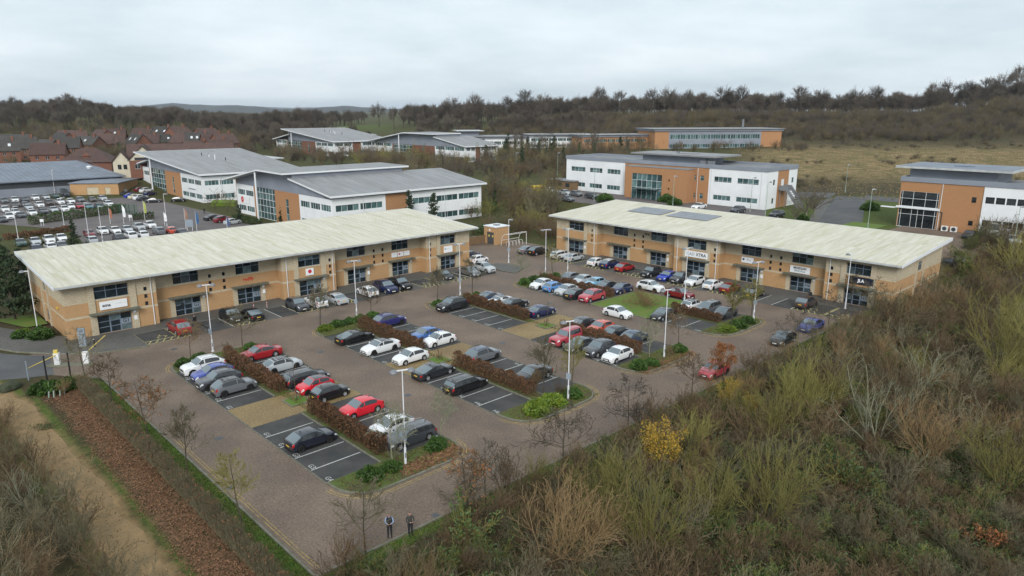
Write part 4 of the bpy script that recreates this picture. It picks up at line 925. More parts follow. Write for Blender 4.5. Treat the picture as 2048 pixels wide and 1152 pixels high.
bay('1E', 0, 'estate', 'darkgrey', -1, 'dark grey estate at the rounded near end of the first block', dx=-.2)
bay('2W', 10, 'coupe', 'black', 1, 'low black fastback sports saloon in the second block', dx=-.2, dark_wheels=True)
bay('2W', 8, 'saloon', 'white', -1, 'white saloon with black glass roof and black wheels', roof='dark', dark_wheels=True)
bay('2W', 6, 'hatch', 'white', -1, 'white hatchback on the paved bay beside a young tree', dx=.45)
bay('2W', 4, 'coupe', 'dark', 1, 'dark grey fastback saloon with yellow plate next to the paved bay', dx=-.3)
bay('2W', 2, 'estate', 'black', 1, 'black estate with chrome window line, second block', dx=-.3)
bay('2E', 11, 'suv', 'purple', 1, 'dark purple blue crossover at the far end of the second block')
bay('2E', 8, 'hatch', 'blue', -1, 'mid blue hatchback facing the hedge in the second block')
bay('2E', 7, 'hatch', 'white', -1, 'white hatchback between the blue hatchback and the paved bay')
bay('2E', 4, 'suv', 'grey', 1, 'steel grey crossover with dark roof behind the rust brown hedge', roof='bluegrey')
bay('2E', 1, 'saloon', 'dark', -1, 'dark open car with pale windscreen half hidden by a small tree')
bay('3W', 11, 'suv', 'dark', -1, 'large muddy black sports utility car at the corner of the third block', dx=-.45, scale=1.08)
bay('3W', 3, 'offroad', 'pink', -1, 'faded red boxy off road car with roof bars')
bay('3W', 2, 'saloon', 'darkgrey', -1, 'dark grey saloon between the red off road car and a dark crossover', dx=-.3)
bay('3W', 1, 'suv', 'darkgrey', -1, 'dark grey crossover with silver rails beside the white hatchback')
bay('3W', 0, 'hatch', 'white', -1, 'white hatchback at the near end of the third block')
bay('3E', 11, 'coupe', 'bluegrey', 1, 'dark coupe behind the hedge, farthest of the third block')
bay('3E', 10, 'soft_top', 'white', 1, 'white convertible with black fabric roof', roof='black')
bay('3E', 9, 'saloon', 'black', 1, 'black saloon beside the white convertible')
bay('3E', 7, 'saloon', 'navy', 1, 'navy blue saloon at the end of the rust brown hedge')
bay('3E', 4, 'hatch', 'dark', 1, 'black hatchback left of the orange red hatchback')
bay('3E', 3, 'hatch', 'orange', -1, 'orange red hatchback behind the hedge of the third block')
bay('3E', 2, 'hatch', 'dark', 1, 'dark hatchback right of the orange red hatchback')
bay('3E', 1, 'hatch', 'bluegrey', 1, 'dark blue grey hatchback half behind a pale bare tree')
bay('4Wn', 4, 'hatch', 'white', -1, 'white hatchback nearest the dark planted end of the fourth block')
bay('4Wn', 3, 'mini', 'midblue', 1, 'sky blue small car beside the white hatchback in the fourth block')
bay('4Wn', 2, 'hatch', 'silver', -1, 'silver hatchback between the sky blue car and a dark saloon')
bay('4Wn', 1, 'saloon', 'dark', 1, 'dark saloon beside the coral red crossover', dx=-.5)
bay('4Wn', 0, 'suv', 'pink', -1, 'coral red crossover next to the lawn with the bush', dx=-.2, scale=1.03)
bay('4W', 2, 'hatch', 'dark', -1, 'dark hatchback with chrome grille beside the lawn', dx=-.4)
bay('4En', 4, 'hatch', 'grey', 1, 'grey hatchback farthest along the hedge of the fourth block', dx=.4)
bay('4En', 3, 'hatch', 'silver', -1, 'silver blue hatchback behind the hedge of the fourth block')
bay('4En', 2, 'mini', 'lightblue', -1, 'pale blue small car behind the hedge of the fourth block')
bay('4En', 1, 'saloon', 'dark', 1, 'dark car between the pale blue and the navy ones')
bay('4En', 0, 'hatch', 'navy', -1, 'navy blue hatchback beside the lawn, nose in the hedge')
bay('4E', 2, 'mini', 'white', 1, 'small white car with black roof behind the short hedge', roof='black')
bay('4E', 1, 'mpv', 'grey', -1, 'grey people carrier with pale windscreen behind the short hedge')
bay('4E', 0, 'saloon', 'darkgrey', -1, 'dusty dark grey saloon at the end of the short hedge', dx=-.3)
AL = 'cars standing in the lanes'
car('hatch', 'white', 47.0, 11.8, -90, 'white hatchback stopped in the lane beside the lawn', group=AL)
car('suv', 'white', 60.8, 16.8, -90, 'white crossover stopped in the lane behind the bare bush', group=AL)
car('suv', 'darkred', 60.3, 11.6, -90, 'dark red crossover with black roof in the lane', group=AL, roof='black')
KE = 'cars parked along the near hedge kerb'
car('saloon', 'periwinkle', 59.3, -7.1, 180, 'periwinkle blue car under a spreading bare tree', group=KE)
car('hatch', 'dark', 52.0, -7.2, 180, 'dark car behind bare twigs by the thicket', group=KE)
car('hatch', 'pink', 37.8, -7.2, 180, 'faded red car hidden under the orange leaved tree', group=KE)
HG = 'cars along the right long building'
car('saloon', 'grey', 67.6, 48.3, 0, 'grey saloon left of the black car near the cycle shelter', group=HG)
car('suv', 'black', 67.8, 45.9, 0, 'black car past the left end of the right building', group=HG)
for T, cl, y, d, lb, kw in (('estate', 'white', 41.1, 1, 'white estate by the first door of the right building', {}), ('hatch', 'silver', 38.1, 1, 'silver hatchback by the first door of the right building', {}),
    ('hatch', 'white', 33.0, 1, 'white hatchback beside the navy car with white roof', {}), ('suv', 'navy', 30.3, 1, 'navy crossover with white roof', dict(roof='white')), ('hatch', 'red', 27.3, 1, 'cherry red hatchback before the third door', {}),
    ('suv', 'dark', 22.2, -1, 'black tall car facing the lane left of the vivid blue one', {}), ('saloon', 'royal', 19.1, -1, 'vivid blue saloon facing the lane', {}), ('suv', 'darkgrey', 16.9, -1, 'dark grey crossover with roof bars right of the vivid blue saloon', {}),
    ('hatch', 'white', 14.5, -1, 'white hatchback facing the lane under the pale lettered sign', {}), ('hatch', 'white', 11.4, 1, 'white hatchback showing its tail beside the crimson one', {}), ('hatch', 'darkred', 8.7, 1, 'crimson hatchback showing its tail', {}),
    ('hatch', 'black', 5.0, 1, 'black hatchback behind a thin tree near the fifth door', {}), ('suv', 'brown', -2.3, 1, 'dark brown car before the sixth door', {})):
    car(T, cl, 68.6, y, 0 if d > 0 else 180, lb, group=HG, **kw)
GG = 'cars along the left long building'
for T, cl, x, y, d, lb, kw in (('suv', 'red', 5.1, 42.4, 1, 'red crossover with black rear beside the first wheelchair bay', {}), ('suv', 'black', 11.4, 43.0, -1, 'black crossover before the second door, facing the lane', {}), ('coupe', 'black', 13.6, 42.3, 1, 'low black car before the third door, tail to the lane', {}),
    ('suv', 'darkgrey', 19.6, 42.1, -1, 'dark grey crossover facing the lane, white plate', {}), ('suv', 'white', 22.1, 41.9, 1, 'white crossover with black roof, tail to the lane', dict(roof='black')), ('saloon', 'silver', 24.9, 41.6, 1, 'silver saloon behind a small bare tree', {}),
    ('hatch', 'white', 30.1, 42.1, 1, 'white hatchback beside the big navy car', {}), ('suv', 'navy', 33.0, 42.0, -1, 'big navy crossover facing the lane', dict(scale=1.08)), ('suv', 'black', 35.6, 42.3, -1, 'big black crossover right of the navy one', dict(scale=1.08)),
    ('hatch', 'dark', 43.9, 42.8, -1, 'dark hatchback behind a bare tree near the last door', {}), ('saloon', 'grey', 48.4, 41.9, -1, 'grey saloon behind a bare tree at the building corner', {}), ('suv', 'silver', 51.8, 42.2, -1, 'pale silver crossover past the building corner', {})):
    car(T, cl, x, y, 90 if d > 0 else -90, lb, group=GG, **kw)
car('mini', 'white', 55.6, 47.9, 0, 'small white car past the right end of the left building', group=GG)
car('hatch', 'navy', 56.9, 51.6, 0, 'dark blue hatchback farthest past the left building', group=GG)

# car parks farther off
def far(T, colour, px, py, heading, label, group, **kw):
    x, y, z = spot(px, py, .7); return car(T, colour, x, y, heading, label, z=z+.03, near=False, group=group, **kw)
ORD = ['first', 'second', 'third', 'fourth', 'fifth', 'sixth', 'seventh', 'eighth', 'ninth', 'tenth', 'eleventh', 'twelfth', 'thirteenth', 'fourteenth']
FNAME = dict(hatch='hatchback', suv='crossover', saloon='saloon', coupe='coupe', estate='estate', mini='small car', mpv='people carrier', van='van')
def far_row(items, heading, place, group):
    for i, (px, py, T, cl) in enumerate(items):
        far(T, cl, px, py, heading, '%s %s, %s in %s' % (cl.replace('dark', 'dark '), FNAME[T], ORD[i], place), group)
FG = 'cars in the car park behind the left building'
far_row([(41, 484, 'hatch', 'green'), (70, 481, 'hatch', 'silver'), (98, 478, 'suv', 'white'), (122, 474, 'hatch', 'white'), (178, 466, 'hatch', 'darkred'), (205, 461, 'suv', 'white'), (230, 459, 'hatch', 'white'), (254, 457, 'hatch', 'silver'), (278, 453, 'suv', 'silver'), (300, 449, 'suv', 'white')], -90, 'the row behind the pale roof, from the left', FG)
far_row([(71, 495, 'hatch', 'navy'), (100, 491, 'hatch', 'white'), (122, 488, 'hatch', 'grey'), (183, 478, 'hatch', 'silver'), (236, 473, 'hatch', 'darkgrey'), (261, 470, 'suv', 'white'), (285, 467, 'hatch', 'white'), (317, 461, 'suv', 'grey'), (341, 459, 'hatch', 'orange'), (362, 463, 'saloon', 'dark')], 90, 'the row cut off by the pale roof', FG)
far_row([(426, 434, 'saloon', 'dark'), (445, 438, 'suv', 'darkred'), (465, 442, 'hatch', 'silver')], 10, 'the short row under the glass corner', FG)
CG = 'cars in the crowded far left car park'
far_row([(8, 401, 'suv', 'grey'), (29, 399, 'suv', 'white'), (49, 398, 'hatch', 'darkgrey'), (70, 395, 'suv', 'white'), (92, 393, 'hatch', 'silver'), (111, 391, 'hatch', 'green'), (130, 389, 'van', 'dark')], -90, 'the back row of the crowded car park', CG)
far_row([(29, 409, 'suv', 'brown'), (50, 408, 'hatch', 'grey'), (57, 413, 'hatch', 'silver'), (79, 409, 'suv', 'white'), (98, 405, 'suv', 'brown'), (120, 403, 'suv', 'white'), (141, 401, 'hatch', 'white'), (160, 398, 'estate', 'grey'), (184, 398, 'hatch', 'brown'), (205, 396, 'suv', 'silver')], -90, 'the second row of the crowded car park', CG)
far_row([(10, 418, 'suv', 'white'), (30, 424, 'suv', 'white'), (42, 429, 'hatch', 'darkgrey'), (64, 425, 'suv', 'white'), (86, 421, 'saloon', 'darkgrey'), (107, 418, 'hatch', 'silver'), (129, 417, 'suv', 'white'), (141, 412, 'hatch', 'white'), (158, 411, 'hatch', 'red'), (177, 412, 'hatch', 'teal'), (198, 411, 'saloon', 'bluegrey'), (217, 407, 'suv', 'white')], -90, 'the third row of the crowded car park', CG)
far_row([(4, 438, 'hatch', 'dark'), (18, 432, 'suv', 'white')], -90, 'the front row of the crowded car park', CG)
JG = 'cars before the glass fronted office'
far_row([(236, 383, 'van', 'silver'), (254, 386, 'hatch', 'dark'), (262, 390, 'hatch', 'royal'), (270, 392, 'hatch', 'cream'), (281, 394, 'suv', 'white'), (287, 396, 'hatch', 'dark')], 20, 'the row at the brick store', JG)
far_row([(281, 378, 'hatch', 'darkred'), (293, 380, 'suv', 'white'), (300, 386, 'hatch', 'navy')], 20, 'the rear row at the brick store', JG)
far_row([(308, 400, 'saloon', 'dark'), (357, 398, 'hatch', 'black')], -25, 'the line before the glass entrance', JG)
BG = 'cars around the white office'
far_row([(1103, 381, 'suv', 'white'), (1131, 384, 'hatch', 'silver'), (1152, 386, 'hatch', 'grey'), (1136, 396, 'hatch', 'grey'), (1184, 391, 'suv', 'darkgrey')], -100, 'the shaded row left of the white office', BG)
far_row([(1398, 411, 'saloon', 'white'), (1476, 419, 'suv', 'darkgrey'), (1554, 428, 'suv', 'dark')], 180, 'the spaced row before the white office', BG)
far('hatch', 'black', 1939, 468, 180, 'black hatchback against the orange brick office wall', BG)
far('van', 'white', 1984, 464, 200, 'white panel van parked before the white clad office wall', BG, cat='van')
far('suv', 'silver', 2027, 480, 200, 'silver car beside the white van at the right edge', BG)
far('estate', 'dark', 1902, 520, 0, 'dark car beside the shrubs past the right long building', BG)
far('hatch', 'dark', 1942, 522, 0, 'dark car behind bare twigs past the right long building', BG)
# ---------------------------------------------------------------- offices beyond the car park
U0 = (1, 0)
def strip_windows(B, o, u, s0, s1, z0, z1, n, glass='glass_teal', frame='frame_white', gap=.35, inset=.1):
    w_ = (s1-s0-gap*(n-1))/n; r = []
    for i in range(n): r.append((s0+i*(w_+gap), s0+i*(w_+gap)+w_, z0, z1))
    return r
def put_windows(B, o, u, rects, cols=3, rows=1, **k):
    for r in rects: window(B, o, u, r[0], r[1], r[2], r[3], cols, rows, **k)
def white_office():
    B = thing('white_office_building', 'white clad two storey office with brick entrance block and grey rooftop plant room', 'building', (120, 86.5, 4.6), R(-90))
    WU = [(1.7, 6.5), (8.0, 12.1), (13.7, 17.8)]; RU = [(43.7, 47.9), (49.3, 54.2)]
    wl = [(a, b, 4.9, 6.05) for a, b in WU]+[(a, b, 1.0, 2.1) for a, b in WU]; wr = [(a, b, 5.05, 6.2) for a, b in RU]+[(a, b, 1.15, 2.2) for a, b in RU]
    bl = [(20.2, 21.1, 4.8, 6.1), (20.2, 21.1, .1, 2.1)]+[(a, a+.95, z0, z0+1.2) for a in (38.2, 40.2) for z0 in (5.0, 1.0)]
    wall('white_wall', 'white_clad', B, (0, 0), U0, 19.2, 0, 7.9, wl); wall('white_wall', 'white_clad', B, (0, 0), U0, 55.9, 0, 7.9, wr, s0=42.4)
    wall('brick_wall', 'orange_brick_far', B, (0, 0), U0, 42.4, 0, 7.9, bl, s0=19.2)
    put_windows(B, (0, 0), U0, wl+wr, 4, 1, frame='frame_white', glass='glass_teal'); put_windows(B, (0, 0), U0, bl, 1, [0, .7, 1], frame='frame_white', glass='glass_teal')
    for z in (2.6, 5.3): MB().box(.05, 19.1, -.012, -.003, z, z+.03).box(42.5, 55.8, -.012, -.003, z, z+.03).build('panel_joint', 'frame_white', B)
    # projecting brick entrance with tall glazing and glass canopy
    D = -3.0; gh = [(2.0, 10.5, .0, 5.9)]
    wall('entrance_block', 'orange_brick_far', B, (21.6, D), U0, 17.2, 0, 7.4, gh+[(12.2, 12.6, 4.6, 5), (12.2, 12.6, 2.7, 3.1), (12.2, 12.6, .9, 1.3)])
    wall('entrance_block', 'orange_brick_far', B, (38.8, D), (0, 1), 3.0, 0, 7.4); wall('entrance_block', 'orange_brick_far', B, (21.6, 0), (0, -1), 3.0, 0, 7.4)
    MB().box(21.5, 38.9, D-.05, -.01, 7.4, 7.55).build('entrance_roof', 'flat_roof', B)
    window(B, (21.6, D), U0, 2.0, 10.5, .02, 5.9, 6, [0, .38, .46, .74, 1], frame='frame_white', glass='glass_teal', name='entrance_glazing')
    MB().box(25.2, 31.4, D-1.8, D-.02, 2.5, 2.6).box(25.3, 25.4, D-1.7, D-1.6, 0, 2.5).box(31.2, 31.3, D-1.7, D-1.6, 0, 2.5).build('glass_canopy', 'glass_teal', B)
    # end wall, parapet, roof, plant room
    eh = [(3.0, 4.0, 4.9, 6.1), (3.0, 4.0, 1, 2.2), (11.5, 12.6, 4.9, 6.1)]
    wall('white_wall', 'white_clad', B, (55.9, 0), (0, 1), 5.0, 0, 7.9, eh[:2]); wall('brick_wall', 'orange_brick_far', B, (55.9, 0), (0, 1), 10.0, 0, 7.9, s0=5.0); wall('white_wall', 'white_clad', B, (55.9, 0), (0, 1), 14.0, 0, 7.9, eh[2:], s0=10.0)
    put_windows(B, (55.9, 0), (0, 1), eh, 1, 1, frame='frame_white', glass='glass_teal')
    MB().box(55.93, 56.0, 6.6, 7.7, 3.9, 6.0).build('end_door', 'frame_white', B)
    wall('white_wall', 'white_clad', B, (0, 14), (0, -1), 14, 0, 7.9); wall('white_wall', 'white_clad', B, (55.9, 14), (-1, 0), 55.9, 0, 7.9)
    p = MB()
    for a in ((-.15, 56.05, -.15, .1), (-.15, 56.05, 13.9, 14.15), (-.15, .1, .1, 13.9), (55.8, 56.05, .1, 13.9)): p.box(*a, 7.9, 8.75)
    p.build('parapet', 'grey_clad', B); MB().box(.1, 55.8, .1, 13.9, 7.8, 8.2).build('roof', 'flat_roof', B)
    MB().box(21.7, 39.0, 3.6, 11.5, 8.2, 10.0).build('plant_room', 'grey_clad', B)
    MB().box(19.4, 42.6, 1.8, 13.2, 10.0, 10.35).box(30, 35, 6, 8, 10.35, 10.5).build('plant_room_roof', 'grey_roof', B)
    for s in (38.5, 40.4): MB().box(s, s+1.4, 2.3, 3.2, 8.2, 9.3).build('air_unit', 'lamp_grey', B)
    for s in (29.8, 30.4): MB().tube((s, 6, 10.4), (s, 6, 11.1), .09, n=6).build('roof_flue', 'frame_dark', B)
    st = MB()
    for i in range(9): st.box(57.6+i*.32, 57.9+i*.32, 7.0, 8.2, 3.7-i*.42, 3.75-i*.42)
    st.box(55.95, 57.7, 5.6, 8.2, 3.72, 3.8); 
    for y in (5.65, 8.15): st.box(55.95, 57.6, y-.03, y+.03, 3.8, 4.8); st.add([(57.6, y-.03, 3.7), (60.6, y-.03, 0), (60.6, y+.03, 0), (57.6, y+.03, 3.7), (57.6, y-.03, 4.8), (60.6, y-.03, 1.1), (60.6, y+.03, 1.1), (57.6, y+.03, 4.8)], [(3,2,1,0),(4,5,6,7),(0,1,5,4),(1,2,6,5),(2,3,7,6),(3,0,4,7)])
    for s in (56.3, 57.5): st.box(s-.05, s+.05, 5.7, 5.8, 0, 3.72)
    st.build('fire_stair', 'lamp_grey', B)
    for s in (18.9, 39.6, 43.0, 54.9): MB().tube((s, -.1, 0), (s, -.1, 7.8), .06, n=6).build('downpipe', 'frame_white', B)
white_office()
pmat('brown_wall', (.20, .15, .115), col2=(.14, .105, .085), scale=1.2, rough=.9)
def right_office():
    B = thing('brick_and_white_office_building', 'orange brick and white office with glazed entrance and overhanging flat roof at the right edge', 'building', (118, 4.0, 4.6), R(-90))
    sm = [(11.3, 12.0, 5.3, 6.2), (11.3, 12.0, 1.4, 2.2)]
    wl = [(13.3+1.5*i, 13.3+1.5*i+1.3, z0, z0+1.05) for i in range(14) for z0 in (5.35, 1.5)]
    wall('brick_wall', 'orange_brick_far', B, (0, 0), U0, 13.0, 0, 8.1, sm+[(.15, 6.4, 3.75, 6.4), (.15, 6.4, .05, 3.35)])
    wall('white_wall', 'white_clad', B, (0, 0), U0, 36.0, 0, 8.1, wl, s0=13.0)
    window(B, (0, 0), U0, .15, 6.4, 3.75, 6.4, [0, .05, .34, .66, .95, 1], [0, .52, 1], frame='frame_white', glass='glass_dark', inset=.05, name='upper_glazing')
    window(B, (0, 0), U0, .15, 6.4, .05, 3.35, [0, .06, .34, .5, .66, .94, 1], [0, .7, 1], frame='frame_white', glass='glass_dark', inset=.05, name='entrance_glazing')
    MB().box(-.3, 6.7, -.35, -.02, 3.38, 3.72).build('entrance_canopy', 'fascia_white', B)
    MB().box(-2.6, -.3, -1.2, -.4, 3.35, 3.5).build('side_canopy', 'fascia_white', B)
    put_windows(B, (0, 0), U0, sm+wl, 1, 1, frame='frame_dark', glass='glass_dark', inset=.1)
    wall('brick_wall', 'orange_brick_far', B, (0, 15), (0, -1), 15, 0, 8.1)
    for a in (6.75, 13.0): MB().tube((a, -.09, 0), (a, -.09, 8), .06, n=6).build('downpipe', 'frame_white', B)
    p = MB()
    for a in ((-.15, 36, -.15, .12), (-.15, .12, .12, 15)): p.box(*a, 8.1, 8.95)
    p.build('parapet', 'grey_clad', B); MB().box(.12, 36, .12, 15, 8.0, 8.3).build('roof', 'flat_roof', B)
    MB().box(.5, 14.0, 2.2, 12.5, 8.3, 10.4).build('plant_room', 'grey_clad', B)
    MB().box(-1.4, 16.6, .2, 14.2, 10.4, 10.75).build('plant_room_roof', 'fascia', B); MB().box(-1.1, 16.3, .5, 13.9, 10.75, 10.79).box(6.5, 9.5, 5.5, 6.6, 10.79, 10.95).build('roof_membrane', 'dark_roof', B)
    MB().path([(7.2, -.12, 0), (7.2, -.12, 2.2), (7.2, -.12, 3.2), (6.8, -.12, 3.2)], .07, 6).build('cable_duct', 'frame_dark', B)
    for i, s in enumerate((7.6, 9.0)):
        t = thing('air_conditioning_unit', ('left' if i == 0 else 'right')+' white air conditioning unit at the foot of the orange brick wall', 'air conditioner', (117.3, 4.0-s-.5, 4.6), R(-90), 'air conditioning units at the orange brick wall')
        MB().box(-.5, .5, -.2, .2, .1, 1.0).build('casing', 'white_paint', t); MB().lathe([(0.001, -.215), (.34, -.215), (.36, -.2)], 14, 'y', (0, 0, .55)).build('fan_grille', 'frame_dark', t)
    wb = thing('brick_bin_store', 'low brick bin store with open top behind the right long building', 'bin store', (106.5, 5.5, 3.2), R(-90))
    for a in ((0, 9, 0, .25), (0, 9, 4, 4.25), (0, .25, .25, 4), (8.75, 9, .25, 4), (4.5, 4.75, .25, 4)): MB().box(*a, -1.5, 1.5).build('wall', 'brown_wall', wb)
    MB().box(-.1, 9.1, -.1, .35, 1.5, 1.6).build('coping', 'buff_stone', wb)
right_office()

def wing_office(label, loc, Lx, G, front, eave, top, kind, mark=None, scale=1.0, brick='orange_brick_far'):
    """two storey office with wing roofs: long side faces south (local y = 0), gable faces west (local x = 0, y from 0 to G)"""
    B = thing('wing_roofed_office_building', label, 'building', loc); B.scale = (scale,)*3
    wG = (0, -1); oG = (0, G)            # gable wall runs from y=G to y=0 as seen from the west
    s_ = lambda y: G-y
    A0, A1 = (.28*G, .32*G) if kind == 'J' else (.31*G, .33*G)
    yb0, yb1, ya0, ya1 = (.29*G, .53*G, .53*G, .77*G) if kind == 'J' else (.30*G, .55*G, .55*G, .765*G)
    zr = lambda y: eave+(top-eave)*min(1, y/front)      # roof underside above the gable
    hole = []; n = 4
    for z0, z1 in ((4.65, 5.95), (.85, 2.15)):
        hole += strip_windows(B, oG, wG, s_(yb0)+.5, G-.6, z0, z1, 3)+strip_windows(B, oG, wG, .6, s_(ya1)-1.4, z0, z1, 2)
    wh = min(7.2, eave-.6)
    wall('white_wall', 'white_clad', B, oG, wG, G, 0, wh, hole, s0=s_(yb0)); wall('white_wall', 'white_clad', B, oG, wG, s_(ya1)-1.0, 0, wh, hole, s0=0)
    wall('brick_pier', brick, B, oG, wG, s_(ya1), 0, wh, s0=s_(ya1)-1.0)
    slot = [(s_((yb0+yb1)/2)-.7, s_((yb0+yb1)/2)+.7, .8, 5.6)]
    wall('brick_wall', brick, B, oG, wG, s_(yb0), 0, wh, slot, s0=s_(yb1))
    put_windows(B, oG, wG, hole, 4, 1, frame='frame_white', glass='glass_teal'); put_windows(B, oG, wG, slot, 1, [0, .3, .65, 1], frame='frame_white', glass='glass_teal')
    at_ = min(zr(ya0), zr(ya1))-.5 if kind == 'J' else top-.9
    window(B, oG, wG, s_(ya1), s_(ya0), .02, at_, 6, 7, frame='frame_white', glass='glass_teal', inset=.25, name='atrium_glazing', bar=.10)
    # grey cladding under the roof line of the gable
    def clad(y0, y1, fz):
        m = MB(); k = 6
        for i in range(k):
            a, b = y0+(y1-y0)*i/k, y0+(y1-y0)*(i+1)/k
            if fz(a) > wh: m.add([(.03, a, wh), (.03, b, wh), (.03, b, fz(b)), (.03, a, fz(a))], [(0, 3, 2, 1)])
        m.build('gable_cladding', 'grey_clad', B)
    # long front wall
    fw = []
    for z0, z1 in ((4.65, 5.95), (.85, 2.15)): fw += strip_windows(B, (0, 0), U0, .8, Lx*.30, z0, z1, 2)+strip_windows(B, (0, 0), U0, Lx*.50, Lx-.8, z0, z1, 3)
    wall('white_wall', 'white_clad', B, (0, 0), U0, Lx*.32, 0, eave-.7, fw); wall('brick_wall', brick, B, (0, 0), U0, Lx*.46, 0, eave-.7, s0=Lx*.32); wall('white_wall', 'white_clad', B, (0, 0), U0, Lx, 0, eave-.7, fw, s0=Lx*.46)
    put_windows(B, (0, 0), U0, fw, 4, 1, frame='frame_white', glass='glass_teal')
    MB().box(-.03, Lx+.03, -.05, .3, eave-.7, eave-.05).build('eave_band', 'grey_clad', B)
    wall('east_wall', 'white_clad', B, (Lx, 0), (0, 1), G, 0, wh); wall('north_wall', 'white_clad', B, (Lx, G), (-1, 0), Lx, 0, wh)
    for s in (Lx*.18, Lx*.72): MB().tube((s, -.12, 0), (s, -.12, eave-.2), .07, n=6).build('downpipe', 'frame_white', B)
    # roofs: slabs of standing seam sheet
    def slab(nm, q, th, mt):
        up = [Vector(p) for p in q]; lo = [p-Vector((0, 0, th)) for p in up]
        o = MB().add(up+lo, [(0, 1, 2, 3), (7, 6, 5, 4), (0, 4, 5, 1), (1, 5, 6, 2), (2, 6, 7, 3), (3, 7, 4, 0)]).build(nm, 'fascia_white', B)
        n_ = int((up[1]-up[0]).length/1.2)
        for i in range(n_):
            a = up[0].lerp(up[1], (i+.04)/n_); b = up[0].lerp(up[1], (i+.96)/n_); c = up[3].lerp(up[2], (i+.96)/n_); d = up[3].lerp(up[2], (i+.04)/n_)
            a, b, c, d = [a.lerp(d, .012), b.lerp(c, .012), b.lerp(c, .988), a.lerp(d, .988)]
            z = Vector((0, 0, .05)); y = Vector((0, 0, .006)); MB().add([a+z, b+z, c+z, d+z, a+y, b+y, c+y, d+y], [(0, 1, 2, 3), (0, 4, 5, 1), (1, 5, 6, 2), (2, 6, 7, 3), (3, 7, 4, 0)]).build('roof_sheet', mt, o)
        return o
    if kind == 'J':
        slab('roof', [(-.8, -1.0, eave), (Lx+1.0, -1.0, eave), (Lx+1.0, front, top), (-3.6, front, top)], .35, 'grey_roof')
        clad(0, front, lambda y: zr(y)-.38)
        slab('rear_roof', [(-1.5, front-4, top-2.4), (Lx, front-4, top-2.4), (Lx, G+1, eave-.4), (-1.5, G+1, eave-.4)], .3, 'grey_roof')
        MB().box(.5, Lx*.9, front-.4, front, top-2.4, top-.36).build('clerestory_wall', 'grey_clad', B)
        MB().box(Lx-1, Lx+5, front*.55, front+3, 0, eave+1.6).build('stair_tower', 'grey_clad', B); MB().box(Lx-1.5, Lx+6, front*.5, front+3.6, eave+1.6, eave+1.95).build('stair_tower_roof', 'fascia', B)
        for i, (a, b) in enumerate(((.45, .62), (.47, .66), (.5, .6), (.42, .7), (.44, .5), (.52, .45))): MB().tube((Lx*a, front*b, zr(front*b)), (Lx*a, front*b, zr(front*b)+1.0), .14, n=6).build('roof_flue', 'frame_dark' if i % 2 else 'frame_white', B)
    else:
        slab('roof', [(-.8, -1.0, eave), (Lx+1.0, -1.0, eave), (Lx+1.0, front, top-.9), (-.8, front, top-.9)], .35, 'grey_roof')
        clad(0, front, lambda y: zr(y)-1.0)
        MB().box(.02, Lx*.72, front-.6, front+.0, eave-.2, top-.02).build('clerestory_wall', 'grey_clad', B)
        clad(front, ya0, lambda y: top-.05)
        slab('upper_roof', [(-2.6, front-1.2, top+.25), (Lx*.76, front-1.2, top+.25), (Lx*.76, ya0+3.0, top+.35), (-2.6, ya0+3.0, top+.35)], .35, 'grey_roof')
        slab('rear_roof', [(-2.6, ya0+3.02, top+.32), (Lx*.76, ya0+3.02, top+.32), (Lx*.76, G+2.2, eave+.2), (-2.6, G+2.2, eave+.2)], .3, 'grey_roof')
        clad(ya0, G, lambda y: top-.05 if y < ya0+3 else top-.05+(eave-top)*(y-ya0-3)/(G-ya0-1))
    MB().tube((-2.2, ya0+.10*G, 0), (-2.2, ya0+.10*G, (zr(ya0+.1*G)-.35 if kind == 'J' else top-.1)), .22, n=10).build('steel_column', 'fascia_white', B)
    return B
JB = wing_office('grey roofed office with tall glass corner behind the far left car park', (52, 158, 0), 29, 54, 44, 7.75, 12.1, 'J')
KB = wing_office('grey roofed office with red round sign directly behind the left long building', (51.4, 88, 0), 40, 46, 17, 8.0, 11.4, 'K')
wing_office('small grey roofed office farthest up the slope in the middle', (141.8, 243.5, float(terrain(141.8, 243.5))-.2), 30, 55, 42, 6.8, 11.6, 'J', brick='red_brick')
wing_office('grey roofed office with gabled glass front among the bare trees', (159, 174.5, float(terrain(159, 174.5))-.2), 17, 63, 19, 6.5, 10.6, 'K', brick='red_brick')
# round red sign on the gable of the middle office
t = thing('company_sign', 'white panel with red round logo on the gable beside the glass corner', 'sign', (51.25, 129.4, 3.5), R(-90)); MB().box(-2.7, 2.6, 0, .06, -.8, .9).build('sign_board', 'sign_white', t); MB().tube((-1.3, -.02, .05), (-1.3, -.002, .05), .72, n=20).build('roundel', 'ink_red', t)
MB().box(-1.55, -1.05, -.03, -.021, -.03, .13).build('logo_bar', 'sign_white', t); ob('lettering', text_mesh('----', .6, 'ink_pink'), t, (.9, -.012, .05)).rotation_euler = (R(90), 0, 0)
t = thing('company_sign', 'blue and white name board on the white wall of the glass cornered office', 'sign', (51.9, 165.5, 3.45), R(-90)); MB().box(-2.6, 2.6, 0, .05, -.35, .35).build('sign_board', 'sign_white', t); MB().box(-2.6, 2.6, -.01, -.002, -.35, -.05).build('blue_band', 'panel_grey', t)

